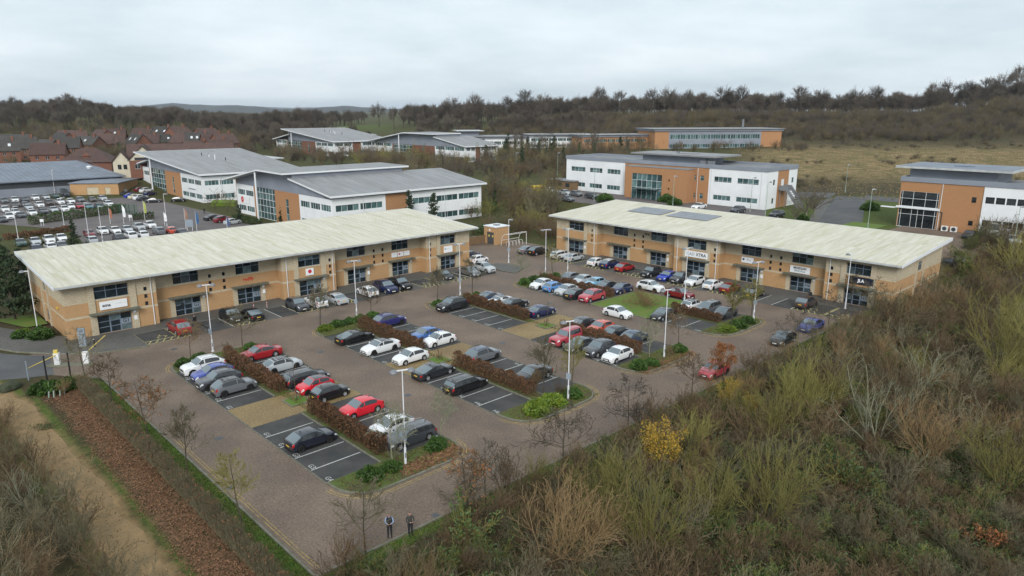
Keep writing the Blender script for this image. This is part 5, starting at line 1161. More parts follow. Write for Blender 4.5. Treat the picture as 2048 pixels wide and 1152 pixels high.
def slab_office(label, x, y, ang, Lx, D, h, bands, z=None, plant=None, nm='long_office_building', win='glass_teal'):
    z = float(terrain(x, y)) if z is None else z
    B = thing(nm, label, 'building', (x, y, z), ang)
    for m, a, b, zz in bands:
        hs = []
        for (z0, z1, n, c) in zz: hs += strip_windows(B, (0, 0), U0, a+.8, b-.8, z0, z1, n)
        wall({'white_clad': 'white_wall', 'grey_clad': 'clad_wall'}.get(m, 'brick_wall'), m, B, (0, 0), U0, b, 0, h, hs, s0=a); put_windows(B, (0, 0), U0, hs, 4, 1, frame='frame_white', glass=win)
    wall('end_wall', bands[-1][0], B, (Lx, 0), (0, 1), D, 0, h); wall('end_wall', bands[0][0], B, (0, D), (0, -1), D, 0, h); wall('back_wall', bands[0][0], B, (Lx, D), (-1, 0), Lx, 0, h)
    MB().box(-.6, Lx+.6, -.6, D+.6, h, h+.9).build('parapet', 'grey_clad', B); MB().box(-1.2, Lx+1.2, -1.3, D+.8, h+.9, h+1.15).build('roof', 'grey_roof', B)
    if plant:
        a, b, hh = plant; MB().box(a, b, D*.25, D*.8, h+1.15, h+hh).build('plant_room', 'grey_clad', B); MB().box(a-2, b+2, D*.1, D*.95, h+hh, h+hh+.3).build('plant_room_roof', 'fascia', B)
    return B
a6 = math.atan2(123.5-156.5, 315.2-258.7)
b = slab_office('long grey and blue glazed office with brick ends on the hill foot', 259, 157, a6, 66, 20, 8.2, [('orange_brick_far', 0, 7, []), ('grey_clad', 7, 55, [(4.6, 6.6, 9, 4), (.6, 2.2, 9, 4)]), ('orange_brick_far', 55, 66, [])])
MB().tube((52, 12, 9), (52, 12, 13.5), .5, n=8).build('chimney_flue', 'lamp_grey', b)
slab_office('white and brick office with a raised wing roof in the distance', 193, 222, a6, 34, 16, 6.6, [('red_brick', 0, 14, [(3.6, 5.2, 3, 4)]), ('white_clad', 14, 34, [(3.9, 5.3, 5, 4), (.8, 2.2, 5, 4)])], plant=(3, 12, 3.4))
slab_office('low white office behind the distant conifers', 222, 202, a6, 32, 14, 5.4, [('white_clad', 0, 32, [(3.4, 4.7, 7, 4), (.6, 1.8, 7, 4)])])
slab_office('low brick link block beside the grey and blue glazed office', 232, 178, a6+.1, 34, 12, 5.6, [('orange_brick_far', 0, 34, [(3.3, 4.6, 8, 3)])])
# dark roofed warehouse and brick store at the far left car park
B = thing('dark_roofed_warehouse', 'low dark blue grey roofed warehouse behind the far left hedge', 'warehouse', (-20, 208, 0))
wall('clad_wall', 'grey_clad', B, (0, 0), U0, 66, 0, 2.4); wall('clad_wall', 'frame_dark', B, (0, 0), U0, 66, 2.4, 4.3); wall('clad_wall', 'grey_clad', B, (66, 0), (0, 1), 40, 0, 4.3); wall('back_wall', 'grey_clad', B, (66, 40), (-1, 0), 66, 0, 6)
rf = MB().add([(-1, -1, 4.5), (67, -1, 4.5), (60, 26, 8.2), (-1, 26, 8.2), (-1, -1, 4.2), (67, -1, 4.2), (60, 26, 7.9), (-1, 26, 7.9)], [(0, 1, 2, 3), (0, 4, 5, 1), (1, 5, 6, 2), (2, 6, 7, 3)]).build('roof', 'dark_roof', B)
for i in range(48): MB().add([(-1+i*1.4, -.9, 4.52), (-.92+i*1.4, -.9, 4.52), (-.92+i*1.35, 25.9, 8.22), (-1+i*1.35, 25.9, 8.22), (-.96+i*1.4, -.9, 4.6), (-.96+i*1.35, 25.9, 8.3)], [(0, 4, 5, 3), (4, 1, 2, 5)]).build('roof_rib', 'dark_roof', rf)
for a in (26, 60): MB().lathe([(.6, 0), (.7, .5), (.9, .55), (.7, .9), (.01, 1.0)], 10, 'z', (a, 12, 6.2)).build('roof_vent', 'fascia_white', B)
B = thing('brick_store', 'flat roofed orange brick store with pale doors beside the far left car park', 'store', (29.6, 200, 0), R(-38))
wall('brick_wall', 'orange_brick', B, (0, 0), U0, 13.5, 0, 3.6, [(4.5, 7.8, 0, 2.6), (9.6, 11.2, 0, 2.6)]); wall('brick_wall', 'orange_brick', B, (13.5, 0), (0, 1), 14, 0, 3.6); wall('brick_wall', 'orange_brick', B, (0, 7), (0, -1), 7, 0, 3.6); wall('brick_wall', 'orange_brick', B, (13.5, 14), (-1, 0), 13.5, 0, 3.6)
for a, b in ((4.5, 7.8), (9.6, 11.2)): MB().box(a, b, .15, .22, 0, 2.6).build('door', 'buff_stone', B)
MB().box(-.3, 13.8, -.3, 14.3, 3.6, 3.85).build('roof', 'dark_roof', B)

# public house and brick houses
def house(x, y, z, rz, w, d, h, rh, label, roofm='tile_red', wallm='red_brick', group='brick houses on the estate', gable_front=False, windows=True, skylights=0, chimney=True):
    B = thing('brick_house', label, 'house', (x, y, z), rz, group); o = .35
    hs = [(w*f-.5, w*f+.5, z0, z0+1.1) for f in (.2, .5, .8) for z0 in (.9, 3.3)] if windows else []
    hs = [q for q in hs if q[3] < h-.1]
    wall('wall', wallm, B, (-w/2, 0), U0, w, 0, h, hs); wall('wall', wallm, B, (w/2, 0), (0, 1), d, 0, h, [(d*.5-.5, d*.5+.5, 3.3, 4.4)]); wall('wall', wallm, B, (-w/2, d), (0, -1), d, 0, h, [(d*.5-.5, d*.5+.5, 3.3, 4.4)]); wall('wall', wallm, B, (w/2, d), (-1, 0), w, 0, h)
    for q in hs: window(B, (-w/2, 0), U0, *q, 2, 1, frame='frame_white', glass='glass_dark', panes=False)
    for oo, uu in (((w/2, 0), (0, 1)), ((-w/2, d), (0, -1))): window(B, oo, uu, d*.5-.5, d*.5+.5, 3.3, 4.4, 2, 1, frame='frame_white', glass='glass_dark', panes=False)
    for s in (-1, 1): MB().poly([(s*w/2, 0, h), (s*w/2, d, h), (s*w/2, d/2, h+rh)]).build('gable', wallm, B)
    r = MB()
    for a, b in ((-.4, d/2), (d+.4, d/2)):
        zz = h-.4*rh/(d/2); r.add([(-w/2-o, a, zz), (w/2+o, a, zz), (w/2+o, b, h+rh+.0), (-w/2-o, b, h+rh+.0), (-w/2-o, a, zz+.18), (w/2+o, a, zz+.18), (w/2+o, b, h+rh+.2), (-w/2-o, b, h+rh+.2)], [(4, 5, 6, 7), (0, 1, 5, 4), (1, 2, 6, 5), (3, 0, 4, 7), (3, 2, 1, 0)])
    rf = r.build('roof', roofm, B)
    for i in range(skylights):
        xx = -w*.25+i*w*.45/max(1, skylights-1) if skylights > 1 else 0; q = .45; zc = h+rh*q+.26; sl = rh/(d/2)
        MB().add([(xx-.45, d/2*q-.5, zc-.5*sl), (xx+.45, d/2*q-.5, zc-.5*sl), (xx+.45, d/2*q+.5, zc+.5*sl), (xx-.45, d/2*q+.5, zc+.5*sl)], [(0, 1, 2, 3)]).build('skylight', 'lamp_glass', rf)
    if chimney: MB().box(w*.28, w*.28+.8, d*.42, d*.42+.8, h+rh*.5, h+rh+1.3).build('chimney', wallm, rf)
    MB().box(-w*.35, -w*.35+.95, -.02, .05, 0, 2.05).build('door', 'frame_white', B)
    return B
pmat('tile_red', (.098, .058, .048), col2=(.07, .045, .04), scale=.6, rough=.9, rnd=.18)
pmat('tile_dark', (.065, .058, .055), col2=(.045, .045, .04), scale=.6, rough=.9, rnd=.2)
rh_ = random.Random(5); HS = [(12, 322, 'tile_dark', 2), (52, 316, 'tile_dark', 0), (80, 320, 'tile_dark', 2), (98, 331, 'tile_red', 0), (132, 314, 'tile_dark', 0), (168, 306, 'tile_dark', 1), (228, 303, 'tile_red', 0), (262, 304, 'tile_dark', 2), (296, 302, 'tile_red', 0), (330, 300, 'tile_dark', 2), (362, 301, 'tile_red', 0), (398, 301, 'tile_dark', 3), (432, 302, 'tile_red', 0), (462, 303, 'tile_red', 0),
      (30, 300, 'tile_dark', 0), (112, 297, 'tile_dark', 0), (150, 292, 'tile_red', 0), (190, 290, 'tile_red', 0), (232, 288, 'tile_red', 1), (280, 286, 'tile_red', 0), (320, 285, 'tile_dark', 2), (372, 284, 'tile_red', 0), (425, 286, 'tile_red', 0), (410, 318, 'tile_red', 2), (452, 316, 'tile_red', 1)]
for i, (px, py, rm, sk) in enumerate(HS):
    x, y, z = spot(px, py+5)
    lb = '%s roofed brick house%s, %s from the left in the %s row' % ('dark' if rm == 'tile_dark' else 'red', ' with roof lights' if sk else '', ORD[i % 14 if i < 14 else (i-14) % 9] if i < 23 else ('first' if i == 23 else 'last'), 'front' if i < 14 else ('back' if i < 23 else 'small porch'))
    if i == 13: lb = 'red roofed brick house at the right end of the front row'
    house(x, y, z-.3, -YAW+R(rh_.choice([-35, 20, 62, -8, 35])), rh_.uniform(9, 13), rh_.uniform(7.5, 9.5), 5.2, rh_.uniform(3.2, 4.2), lb, rm, skylights=sk)
x, y, z = spot(300, 352)
P = thing('public_house', 'red roofed public house with cream gables and dark name board', 'pub', (x, y, z-.2), -YAW+R(22))
def gab(nm, x0, x1, y0, y1, h, rh, axis, wm, rm='tile_red'):
    W_ = wall
    wall('wall', wm, P, (x0, y0), U0, x1-x0, 0, h); wall('wall', wm, P, (x1, y0), (0, 1), y1-y0, 0, h); wall('wall', wm, P, (x0, y1), (0, -1), y1-y0, 0, h)
    m = MB(); o = .5
    if axis == 'x':
        c = (y0+y1)/2; m.prism([(y0-o, h-.2), (c, h+rh), (y1+o, h-.2), (y1+o, h+.0), (c, h+rh+.22), (y0-o, h+.0)], 'x', x0-o, x1+o)
        for xx in (x0, x1): MB().poly([(xx, y0, h), (xx, y1, h), (xx, c, h+rh)]).build('gable', 'cream_render', P)
    else:
        c = (x0+x1)/2; m.prism([(x0-o, h-.2), (c, h+rh), (x1+o, h-.2), (x1+o, h), (c, h+rh+.22), (x0-o, h)], 'y', y0-o, y1+o)
        MB().poly([(x0, y0-.01, h), (x1, y0-.01, h), (c, y0-.01, h+rh)]).build('gable', 'cream_render', P)
    return m.build('roof', rm, P)
pmat('cream_render', (.62, .57, .44), rough=.9, col2=(.52, .47, .36), scale=.5)
gab('main', -6, 26, 2, 13, 5.6, 4.4, 'x', 'red_brick'); gab('wing', -5, 3, -5, 8, 5.6, 4.4, 'y', 'red_brick'); gab('small', -10, -5.2, -2, 8, 5.0, 3.2, 'y', 'cream_render')
MB().box(-3.4, 1.4, -5.12, -5.02, 5.7, 6.5).build('name_board', 'ink_dark', P)
window(P, (-5, -5), U0, 1.5, 3.0, 3.0, 4.4, 2, 1, frame='frame_white', glass='glass_dark', inset=-.06); window(P, (-5, -5), U0, 5.0, 6.5, 3.0, 4.4, 2, 1, frame='frame_white', glass='glass_dark', inset=-.06)
for a in (1.3, 2.9): window(P, (-10, -2), U0, a, a+1.0, 2.8, 4.2, 2, 1, frame='frame_dark', glass='glass_dark', inset=-.06)
x, y, z = spot(172, 342); Q = thing('hip_roofed_brick_house', 'hip roofed brick house with small dormer left of the pub', 'house', (x, y, z-.2), -YAW+R(15))
wall('wall', 'red_brick', Q, (-8, 0), U0, 16, 0, 3.2); wall('wall', 'red_brick', Q, (8, 0), (0, 1), 12, 0, 3.2); wall('wall', 'red_brick', Q, (-8, 12), (0, -1), 12, 0, 3.2)
MB().add([(-8.6, -.6, 3.1), (8.6, -.6, 3.1), (8.6, 12.6, 3.1), (-8.6, 12.6, 3.1), (-2.2, 6, 7.6), (2.2, 6, 7.6)], [(0, 1, 5, 4), (1, 2, 5), (2, 3, 4, 5), (3, 0, 4)]).build('roof', 'tile_red', Q)
MB().box(-1, 1, 1.6, 4, 4.0, 5.2).add([(-1.3, 1.3, 5.1), (1.3, 1.3, 5.1), (0, 1.3, 6.1), (-1.3, 4.6, 5.1), (1.3, 4.6, 5.1), (0, 4.6, 6.1)], [(0, 1, 2), (0, 2, 5, 3), (1, 4, 5, 2)]).build('dormer', 'red_brick', Q)
# ---------------------------------------------------------------- vegetation kit
def unit(v): return v/(math.sqrt(v[0]*v[0]+v[1]*v[1]+v[2]*v[2])+1e-9)
def side_dir(rg, d, ang):
    """a direction at angle ang (radians) from d, at a random turn round it"""
    a = unit(np.cross(d, (0.31, .17, .93) if abs(d[2]) < .9 else (1, 0, 0))); b = np.cross(d, a); t = rg.random()*6.283
    return unit(d*math.cos(ang)+(a*math.cos(t)+b*math.sin(t))*math.sin(ang))
def limb(rg, S, p, d, L, r, lev, maxlev, nchild, ang, up, wig, ratio=.55, pieces=4, rmin=.006, start=.25, taper=.45):
    """one limb in pieces, children along it; S collects (p0, p1, r0, r1, level)"""
    step = L/pieces; pts = []
    for i in range(pieces):
        d = unit(d+np.array([rg.gauss(0, wig), rg.gauss(0, wig), rg.gauss(0, wig)+up])); q = p+d*step
        r0 = r*(1-(1-taper)*i/pieces); r1 = r*(1-(1-taper)*(i+1)/pieces); S.append((p, q, max(r0, rmin), max(r1, rmin), lev)); pts.append((p, q, d, r1)); p = q
    if lev < maxlev:
        n = nchild[lev] if isinstance(nchild, (list, tuple)) else nchild
        for k in range(n):
            f = start+(1-start)*(k+rg.random())/n; i = min(int(f*pieces), pieces-1); t = f*pieces-i
            a, b, dd, rr = pts[i]; q = a+(b-a)*t; an = ang[lev] if isinstance(ang, (list, tuple)) else ang
            limb(rg, S, q, side_dir(rg, dd, an*rg.uniform(.7, 1.25)), L*ratio*rg.uniform(.65, 1.15)*(1.15-.45*f), rr*.62, lev+1, maxlev, nchild, ang, up, wig*1.15, ratio, max(2, pieces-1), rmin, .2, taper)
def tubes(S, n=3):
    P = np.array([s[0] for s in S]); Q = np.array([s[1] for s in S]); r0 = np.array([s[2] for s in S])[:, None]; r1 = np.array([s[3] for s in S])[:, None]
    D = Q-P; D /= np.linalg.norm(D, axis=1, keepdims=True)+1e-9; ref = np.where(np.abs(D[:, 2:3]) < .9, np.array([[0, 0, 1.0]]), np.array([[1.0, 0, 0]]))
    A = np.cross(D, ref); A /= np.linalg.norm(A, axis=1, keepdims=True)+1e-9; B = np.cross(D, A); V = []
    for c, r in ((P, r0), (Q, r1)):
        for k in range(n): t = 2*math.pi*k/n; V.append(c+(A*math.cos(t)+B*math.sin(t))*r)
    V = np.stack(V, 1); m = len(S); base = (np.arange(m)*2*n)[:, None]
    F = np.concatenate([base+np.array([[k, (k+1) % n, n+(k+1) % n, n+k]]) for k in range(n)], 0)
    return V.reshape(-1, 3), F
def leaf_quads(C, size, seed, flat=0.0, aspect=.7):
    rg = np.random.default_rng(seed); n = len(C); a = rg.normal(size=(n, 3)); a[:, 2] *= (1-flat); a /= np.linalg.norm(a, axis=1, keepdims=True)+1e-9
    b = np.cross(a, rg.normal(size=(n, 3))*np.array([[1-flat*.5, 1-flat*.5, 1]])); b /= np.linalg.norm(b, axis=1, keepdims=True)+1e-9
    s = size*rg.uniform(.6, 1.3, (n, 1)); a = a*s; b = b*s*aspect
    V = np.stack([C-a, C-b*.9, C+a, C+b*.9], 1).reshape(-1, 3); F = np.arange(4*n).reshape(n, 4); return V, F
def plant_meshes(S, wood, twig, split=0, n0=6, n1=3):
    T = [s for s in S if s[4] <= split]; C = [s for s in S if s[4] > split]; out = []
    V, F = tubes(T, n0); out.append(mesh_np('trunk', V, F, wood, True))
    V, F = tubes(C, n1); out.append(mesh_np('crown', V, F, twig)); return out
def tips(S, lev): return np.array([s[1] for s in S if s[4] >= lev])
PROTO = {}
def young_tree(seed, h, wood='bark', twig='twig_brown', spread=1.0, leafm=None, leafn=0, ang=(1.15, .8, .7), up=.06, dense=1.0, clear=.28, lsize=.07):
    rg = random.Random(seed); S = []; p = np.array([0., 0, 0]); d = np.array([0, 0, 1.0]); k = 9
    for i in range(k):
        d = unit(d+np.array([rg.gauss(0, .05), rg.gauss(0, .05), .1])); q = p+d*h/k; r = .060*h/5*(1-i/k)+.010; S.append((p, q, r, r*.86, 0))
        if i/k >= clear:
            for j in range(int(round(3.2*dense))):
                f = i/k; L = h*.42*spread*(1.08-f*.85)*rg.uniform(.7, 1.1); limb(rg, S, p+(q-p)*rg.random(), side_dir(rg, d, ang[0]*rg.uniform(.8, 1.12)), L, .034*h/5*(1.15-f), 1, 3, [0, int(6*dense), 4], ang, up, .12, .55, 4, .0125)
        p = q
    t, c = plant_meshes(S, wood, twig); lf = None
    if leafm:
        C = tips(S, 2); rn = np.random.default_rng(seed); C = C[rn.integers(0, len(C), leafn)]+rn.normal(scale=.10, size=(leafn, 3)); V, F = leaf_quads(C, lsize, seed); lf = mesh_np('leaves', V, F, leafm)
    return t, c, lf
def stem_bush(seed, h, wood='twig_brown', twig='twig_brown', stems=16, fan=.6, up=.05, sub=(5, 4), lev=2, thick=.022, wig=.10, rmin=.010, leafm=None, leafn=0, lsize=.07, base=.35):
    rg = random.Random(seed); S = []
    for i in range(stems):
        a = rg.random()*6.283; f = fan*math.sqrt(rg.random()); d = np.array([math.sin(f)*math.cos(a), math.sin(f)*math.sin(a), math.cos(f)]); p = np.array([rg.gauss(0, base*.5), rg.gauss(0, base*.5), -.05])
        limb(rg, S, p, d, h*rg.uniform(.65, 1.08), thick*rg.uniform(.7, 1.2), 0, lev, list(sub), (.55, .6, .6), up, wig, .42, 5, rmin, .22, .35)
    V, F = tubes(S, 3); st = mesh_np('stems', V, F, twig); lf = None
    if leafm:
        C = tips(S, 1); rn = np.random.default_rng(seed); C = C[rn.integers(0, len(C), leafn)]+rn.normal(scale=.12, size=(leafn, 3)); V, F = leaf_quads(C, lsize, seed); lf = mesh_np('leaves', V, F, leafm)
    return st, None, lf
def big_tree(seed, h, wood='bark', twig='twig_far', rmin=.035, lev=4, spread=.62, kids=(7, 5, 4, 3), ivy=0, trunk=.32):
    rg = random.Random(seed); S = []; p = np.array([0., 0, -.3]); d = np.array([0, 0, 1.0])
    for i in range(4):
        q = p+unit(d+np.array([rg.gauss(0, .05), rg.gauss(0, .05), 0]))*h*trunk/4; S.append((p, q, .022*h*(1-.08*i), .022*h*(1-.08*(i+1)), 0)); p = q
    for k in range(kids[0]):
        an = (.15 if k == 0 else rg.uniform(.35, 1.1))
        limb(rg, S, p-d*h*trunk*.25*rg.random(), side_dir(rg, d, an), h*spread*rg.uniform(.75, 1.05)*(1 if an < .6 else .85), .012*h, 1, lev, [0]+list(kids[1:]), .72, .03, .14, .53, 4, rmin, .2)
    t, c = plant_meshes(S, wood, twig); lf = None
    if ivy:
        rn = np.random.default_rng(seed); a = rn.uniform(0, 6.28, ivy); z = rn.uniform(0, h*.62, ivy); r = (.5+rn.uniform(0, .5, ivy))*(1.15-z/(h*.8))*h*.055; V, F = leaf_quads(np.stack([r*np.cos(a), r*np.sin(a), z], -1), .22, seed); lf = mesh_np('ivy', V, F, 'leaf_ivy')
    return t, c, lf
def conifer(seed, h, width=.28, n=3200, mat='leaf_pine', lsize=.22, bare=.08):
    rn = np.random.default_rng(seed); rg = random.Random(seed); S = [(np.array([0, 0, -.2]), np.array([0, 0, h*.97]), .02*h, .01, 0)]; C = []
    for i in range(46):
        f = bare+(1-bare)*i/46; z = f*h; L = width*h*(1-f)**.75*rg.uniform(.6, 1.15)+.25; d = side_dir(rg, np.array([0, 0, 1.0]), 1.35); q = np.array([0, 0, z])+d*L; S.append((np.array([0, 0, z]), q, .012*h*(1-f)+.01, .008, 1)); m = int(n/46*(1.4-f)); t = rn.uniform(.25, 1.02, (m, 1)); C.append(np.array([[0, 0, z]])+d*L*t+rn.normal(scale=.16+.05*L, size=(m, 3))*np.array([[1, 1, .55]]))
    t, c = plant_meshes(S, 'bark', 'bark'); V, F = leaf_quads(np.concatenate(C), lsize, seed, aspect=.5); lf = mesh_np('needles', V, F, mat); return t, c, lf
def dome_shrub(seed, rx, ry, h, n, mat, lsize=.10, mat2=None):
    rn = np.random.default_rng(seed); u = rn.normal(size=(n, 3)); u /= np.linalg.norm(u, axis=1, keepdims=True); u[:, 2] = np.abs(u[:, 2]); rad = rn.uniform(.72, 1.0, (n, 1))**.6
    bump = 1+.16*np.sin(u[:, 0:1]*5+seed)*np.cos(u[:, 1:2]*6+seed*.7)+rn.normal(scale=.05, size=(n, 1)); V, F = leaf_quads(u*rad*bump*np.array([[rx, ry, h]]), lsize, seed); lf = mesh_np('foliage', V, F, mat)
    rg = random.Random(seed); S = []
    for i in range(10):
        a = rg.random()*6.28; S.append((np.array([rg.gauss(0, .1), rg.gauss(0, .1), -.05]), np.array([math.cos(a)*rx*.8, math.sin(a)*ry*.8, h*rg.uniform(.5, .95)]), .025, .008, 0))
    V, F = tubes(S, 4); return mesh_np('stems', V, F, 'bark'), None, lf
def plant(proto, name, label, cat, x, y, z=0.0, s=1.0, rz=None, group=None, seed=0):
    a, b, c = proto; rr = random.Random(int(x*131+y*77)+seed); o = ob(name, a, None, (x, y, z), rr.random()*6.28 if rz is None else rz, scale=(s, s, s*rr.uniform(.92, 1.08))); tag(o, label, cat, group)
    nm = 'crown' if a.name.startswith('trunk') else 'branches'
    if b: ob(nm, b, o)
    if c: ob('needles' if c.name.startswith('needles') else ('foliage' if c.name.startswith('foliage') else 'leaves'), c, o)
    return o

REG = []; SKYN = {}
def nth(i):
    if i <= len(ORD): return ORD[i-1]
    return '%d%s' % (i, 'th' if 10 < i % 100 < 14 else {1: 'st', 2: 'nd', 3: 'rd'}.get(i % 10, 'th'))
def pixel(x, y, z):
    d = np.array([x, y, z])-CAM; w_ = d@_f; return 1024+FPX*(d@_r)/w_, 576-FPX*(d@_u)/w_
# ---- beech hedges between the rows
def hedge(name, label, x0, x1, y0, y1, h, nleaf, leafm, twig, seed, lsize=.075, nt=900, group=None, cat='hedge'):
    rn = np.random.default_rng(seed); t = thing(name, label, cat, ((x0+x1)/2, (y0+y1)/2, .05), group=group); W, L = (x1-x0)/2, (y1-y0)/2
    def wave(y): return 1+.13*np.sin(y*1.7+seed)+.11*np.sin(y*4.1+seed*2)+.05*np.sin(y*9.3+seed)
    y = rn.uniform(-L, L, nt); x = rn.uniform(-W*.6, W*.6, nt); P = np.stack([x, y, np.zeros(nt)], -1); hh = h*wave(y)*rn.uniform(.7, 1.06, nt); Q = np.stack([x+rn.normal(scale=W*.35, size=nt), y+rn.normal(scale=.22, size=nt), hh], -1)
    M_ = P+(Q-P)*rn.uniform(.3, .8, (nt, 1)); E = M_+rn.normal(scale=.22, size=(nt, 3)); S = [(P[i], Q[i], .012, .005, 0) for i in range(nt)]+[(M_[i], E[i], .007, .004, 0) for i in range(nt)]
    V, F = tubes(S, 3); ob('stems', mesh_np('stems', V, F, twig), t)
    if nleaf:
        y = rn.uniform(-L, L, nleaf); k = rn.random(nleaf); side = rn.choice([-1, 1], nleaf); top = k < .45; wv = wave(y)
        x = np.where(top, rn.uniform(-W, W, nleaf), side*W*rn.uniform(.72, 1.08, nleaf)*wv); z = np.where(top, h*wv*rn.uniform(.88, 1.06, nleaf), rn.uniform(.05, 1, nleaf)*h*wv); x *= (1-.25*(z/h)**3)
        end = rn.random(nleaf) < .04; y = np.where(end, np.sign(y)*L*rn.uniform(.97, 1.01, nleaf), y); x = np.where(end, rn.uniform(-W, W, nleaf), x)
        V, F = leaf_quads(np.stack([x, y, z], -1), lsize, seed); ob('leaves', mesh_np('leaves', V, F, leafm), t)
    return t
HL = [(5.2, .9, 11.6, 'first block, near half'), (5.2, 17.2, 29.0, 'first block, far half'), (21.25, 1.2, 12.0, 'second block, near half'), (21.25, 17.8, 29.6, 'second block, far half'), (37.45, 1.4, 12.4, 'third block, near half'), (37.45, 18.2, 29.8, 'third block, far half'), (53.85, 1.6, 8.4, 'fourth block, short piece'), (53.85, 18.0, 30.0, 'fourth block beyond the lawn')]
for i, (x, a, b, lb) in enumerate(HL): hedge('beech_hedge', 'rust brown leafy hedge along the middle of the '+lb, x-.5, x+.5, a, b, 1.22 if i < 6 else 1.0, int((b-a)*520), 'leaf_beech', 'twig_brown', 10+i, group='beech hedges between parking rows')
hedge('bare_hedge', 'long bare clipped hedge between the leaf litter and the left lane', -8.1, -7.0, -16, 30.5, 1.35, 2400, 'leaf_beech', 'twig_grey', 31, nt=13000)

# ---- prototypes
PT = [young_tree(40+i, h, sp_w, sp_t, spread=sp) for i, (h, sp_w, sp_t, sp) in enumerate(((4.4, 'bark', 'twig_grey', 1.35), (4.6, 'bark', 'twig_grey', 1.45), (4.2, 'bark', 'twig_brown', 1.5)))]
PT_OAK = [young_tree(50+i, 4.5, 'bark', 'twig_brown', spread=1.5, leafm='leaf_orange', leafn=n, ang=(1.3, .8, .7), up=.02, lsize=.085) for i, n in enumerate((260, 2400))]
PT_CAT = [young_tree(60, 4.9, 'bark', 'twig_olive', spread=1.1, ang=(.95, .7, .6), up=.12, dense=1.2), young_tree(61, 4.4, 'bark', 'twig_grey', spread=1.35, ang=(.9, .7, .6), up=.1, dense=1.2)]
PT_THIN = young_tree(66, 4.4, 'bark', 'twig_brown', spread=.8, dense=.4, clear=.42, ang=(.9, .7, .6), up=.1)
PT_PALE = [young_tree(64+i, 4.0, 'bark_pale', 'bark_pale', spread=1.4, ang=(.9, .8, .7), up=.05, dense=1.0) for i in range(2)]
PT_FIR = [young_tree(70, 4.2, 'bark', 'bark', spread=1.6, ang=(1.35, .9, .8), up=.02, clear=.14)]
BU_BROWN = [stem_bush(100+i, 2.7, twig='twig_brown', stems=17, fan=.75, sub=(6, 4), wig=.14) for i in range(4)]
BU_GREY = [stem_bush(110+i, 2.6, twig='twig_grey', stems=16, fan=.8, sub=(6, 4), wig=.16) for i in range(4)]
BU_OLIVE = [stem_bush(120+i, 3.9, twig='twig_olive', stems=20, fan=.85, sub=(9, 4), up=.07, wig=.10, thick=.026, rmin=.008) for i in range(3)]
BU_TAN = [stem_bush(130+i, 4.3, twig='twig_tan', stems=20, fan=.8, sub=(9, 4), up=.06, wig=.11, thick=.028, rmin=.008) for i in range(2)]
DOME = stem_bush(135, 2.3, twig='twig_tan', stems=60, fan=1.35, sub=(6, 4), up=-.05, wig=.22, thick=.02, base=1.1)
BU_PALE = [stem_bush(140+i, 4.2, twig='bark_pale', stems=9, fan=.65, sub=(6, 4), up=.05, wig=.10, thick=.05, rmin=.009) for i in range(2)]
BU_YEL = [stem_bush(150+i, 3.2, twig='twig_olive', stems=15, fan=.45, sub=(6, 3), leafm='leaf_yellow', leafn=3000, lsize=.055) for i in range(2)]
BU_GRN = [stem_bush(160+i, 2.0, twig='twig_olive', stems=15, fan=.9, sub=(6, 4), wig=.18, leafm='leaf_ivy', leafn=700, lsize=.07) for i in range(2)]
BU_ORA = [stem_bush(170, 1.3, twig='twig_brown', stems=9, fan=.9, sub=(5, 3), leafm='leaf_orange', leafn=700, lsize=.07)]
BR_MOUND = [stem_bush(180+i, 1.1, twig='twig_brown', stems=26, fan=1.25, sub=(4, 3), up=-.10, wig=.2, thick=.012, leafm='leaf_ivy', leafn=420, lsize=.075, base=.9) for i in range(3)]
BIG = [big_tree(200+i, 12.5, rmin=.034, kids=(8, 6, 4, 3), ivy=0, spread=.58, trunk=.24) for i in range(2)]
def round_tree(seed, h, rx=.34, rz=.36, n1=15, n2=7, n3=7, n4=2, rmin=.025, twig='twig_far'):
    """mature bare tree with a rounded crown of fine twigs"""
    rn = np.random.default_rng(seed); S = []; c = np.array([0, 0, h*.60]); rad = np.array([rx*h, rx*h, rz*h]); lean = rn.normal(scale=.02*h, size=2); top = np.array([lean[0], lean[1], h*.42])
    S.append((np.array([0, 0, -.4]), top*.55, .020*h, .016*h, 0)); S.append((top*.55, top, .016*h, .011*h, 0))
    def sh(u, f): return c+u*rad*f*(1+.13*math.sin(u[0]*5+seed)*math.cos(u[1]*4+u[2]*3))
    def rnd(b, k): u = b+rn.normal(scale=k, size=3); return u/np.linalg.norm(u)
    for i in range(n1):
        u = rn.normal(size=3); u[2] = abs(u[2])*1.1-.25; u /= np.linalg.norm(u); a = top*rn.uniform(.7, 1.0); p1 = sh(u, rn.uniform(.4, .6)); m = (a+p1)/2+np.array([0, 0, .03*h]); S.append((a, m, .0085*h, .0065*h, 1)); S.append((m, p1, .0065*h, .005*h, 1))
        for j in range(n2):
            v = rnd(u, .42); q0 = m+(p1-m)*rn.uniform(.2, 1); p2 = sh(v, rn.uniform(.72, .95)); S.append((q0, p2, .0042*h, max(rmin, .003*h), 2))
            for k in range(n3):
                w_ = rnd(v, .45); r0 = q0+(p2-q0)*rn.uniform(.25, 1); p3 = r0+(w_+np.array([0, 0, .25]))*h*rn.uniform(.05, .12); S.append((r0, p3, rmin, rmin*.7, 3))
                for l in range(n4): r1 = r0+(p3-r0)*rn.uniform(.3, 1); S.append((r1, r1+rnd(w_, .7)*h*rn.uniform(.025, .06), rmin*.8, rmin*.55, 4))
    t, cr = plant_meshes(S, 'bark', twig); return t, cr, None
ROUND = [round_tree(400+i, 13, rx=(.34, .30, .38, .27, .33)[i], rz=(.37, .40, .34, .42, .38)[i]) for i in range(5)]
BIG_IVY = [big_tree(210+i, 11, rmin=.03, kids=(6, 5, 4, 3), ivy=1500) for i in range(2)]
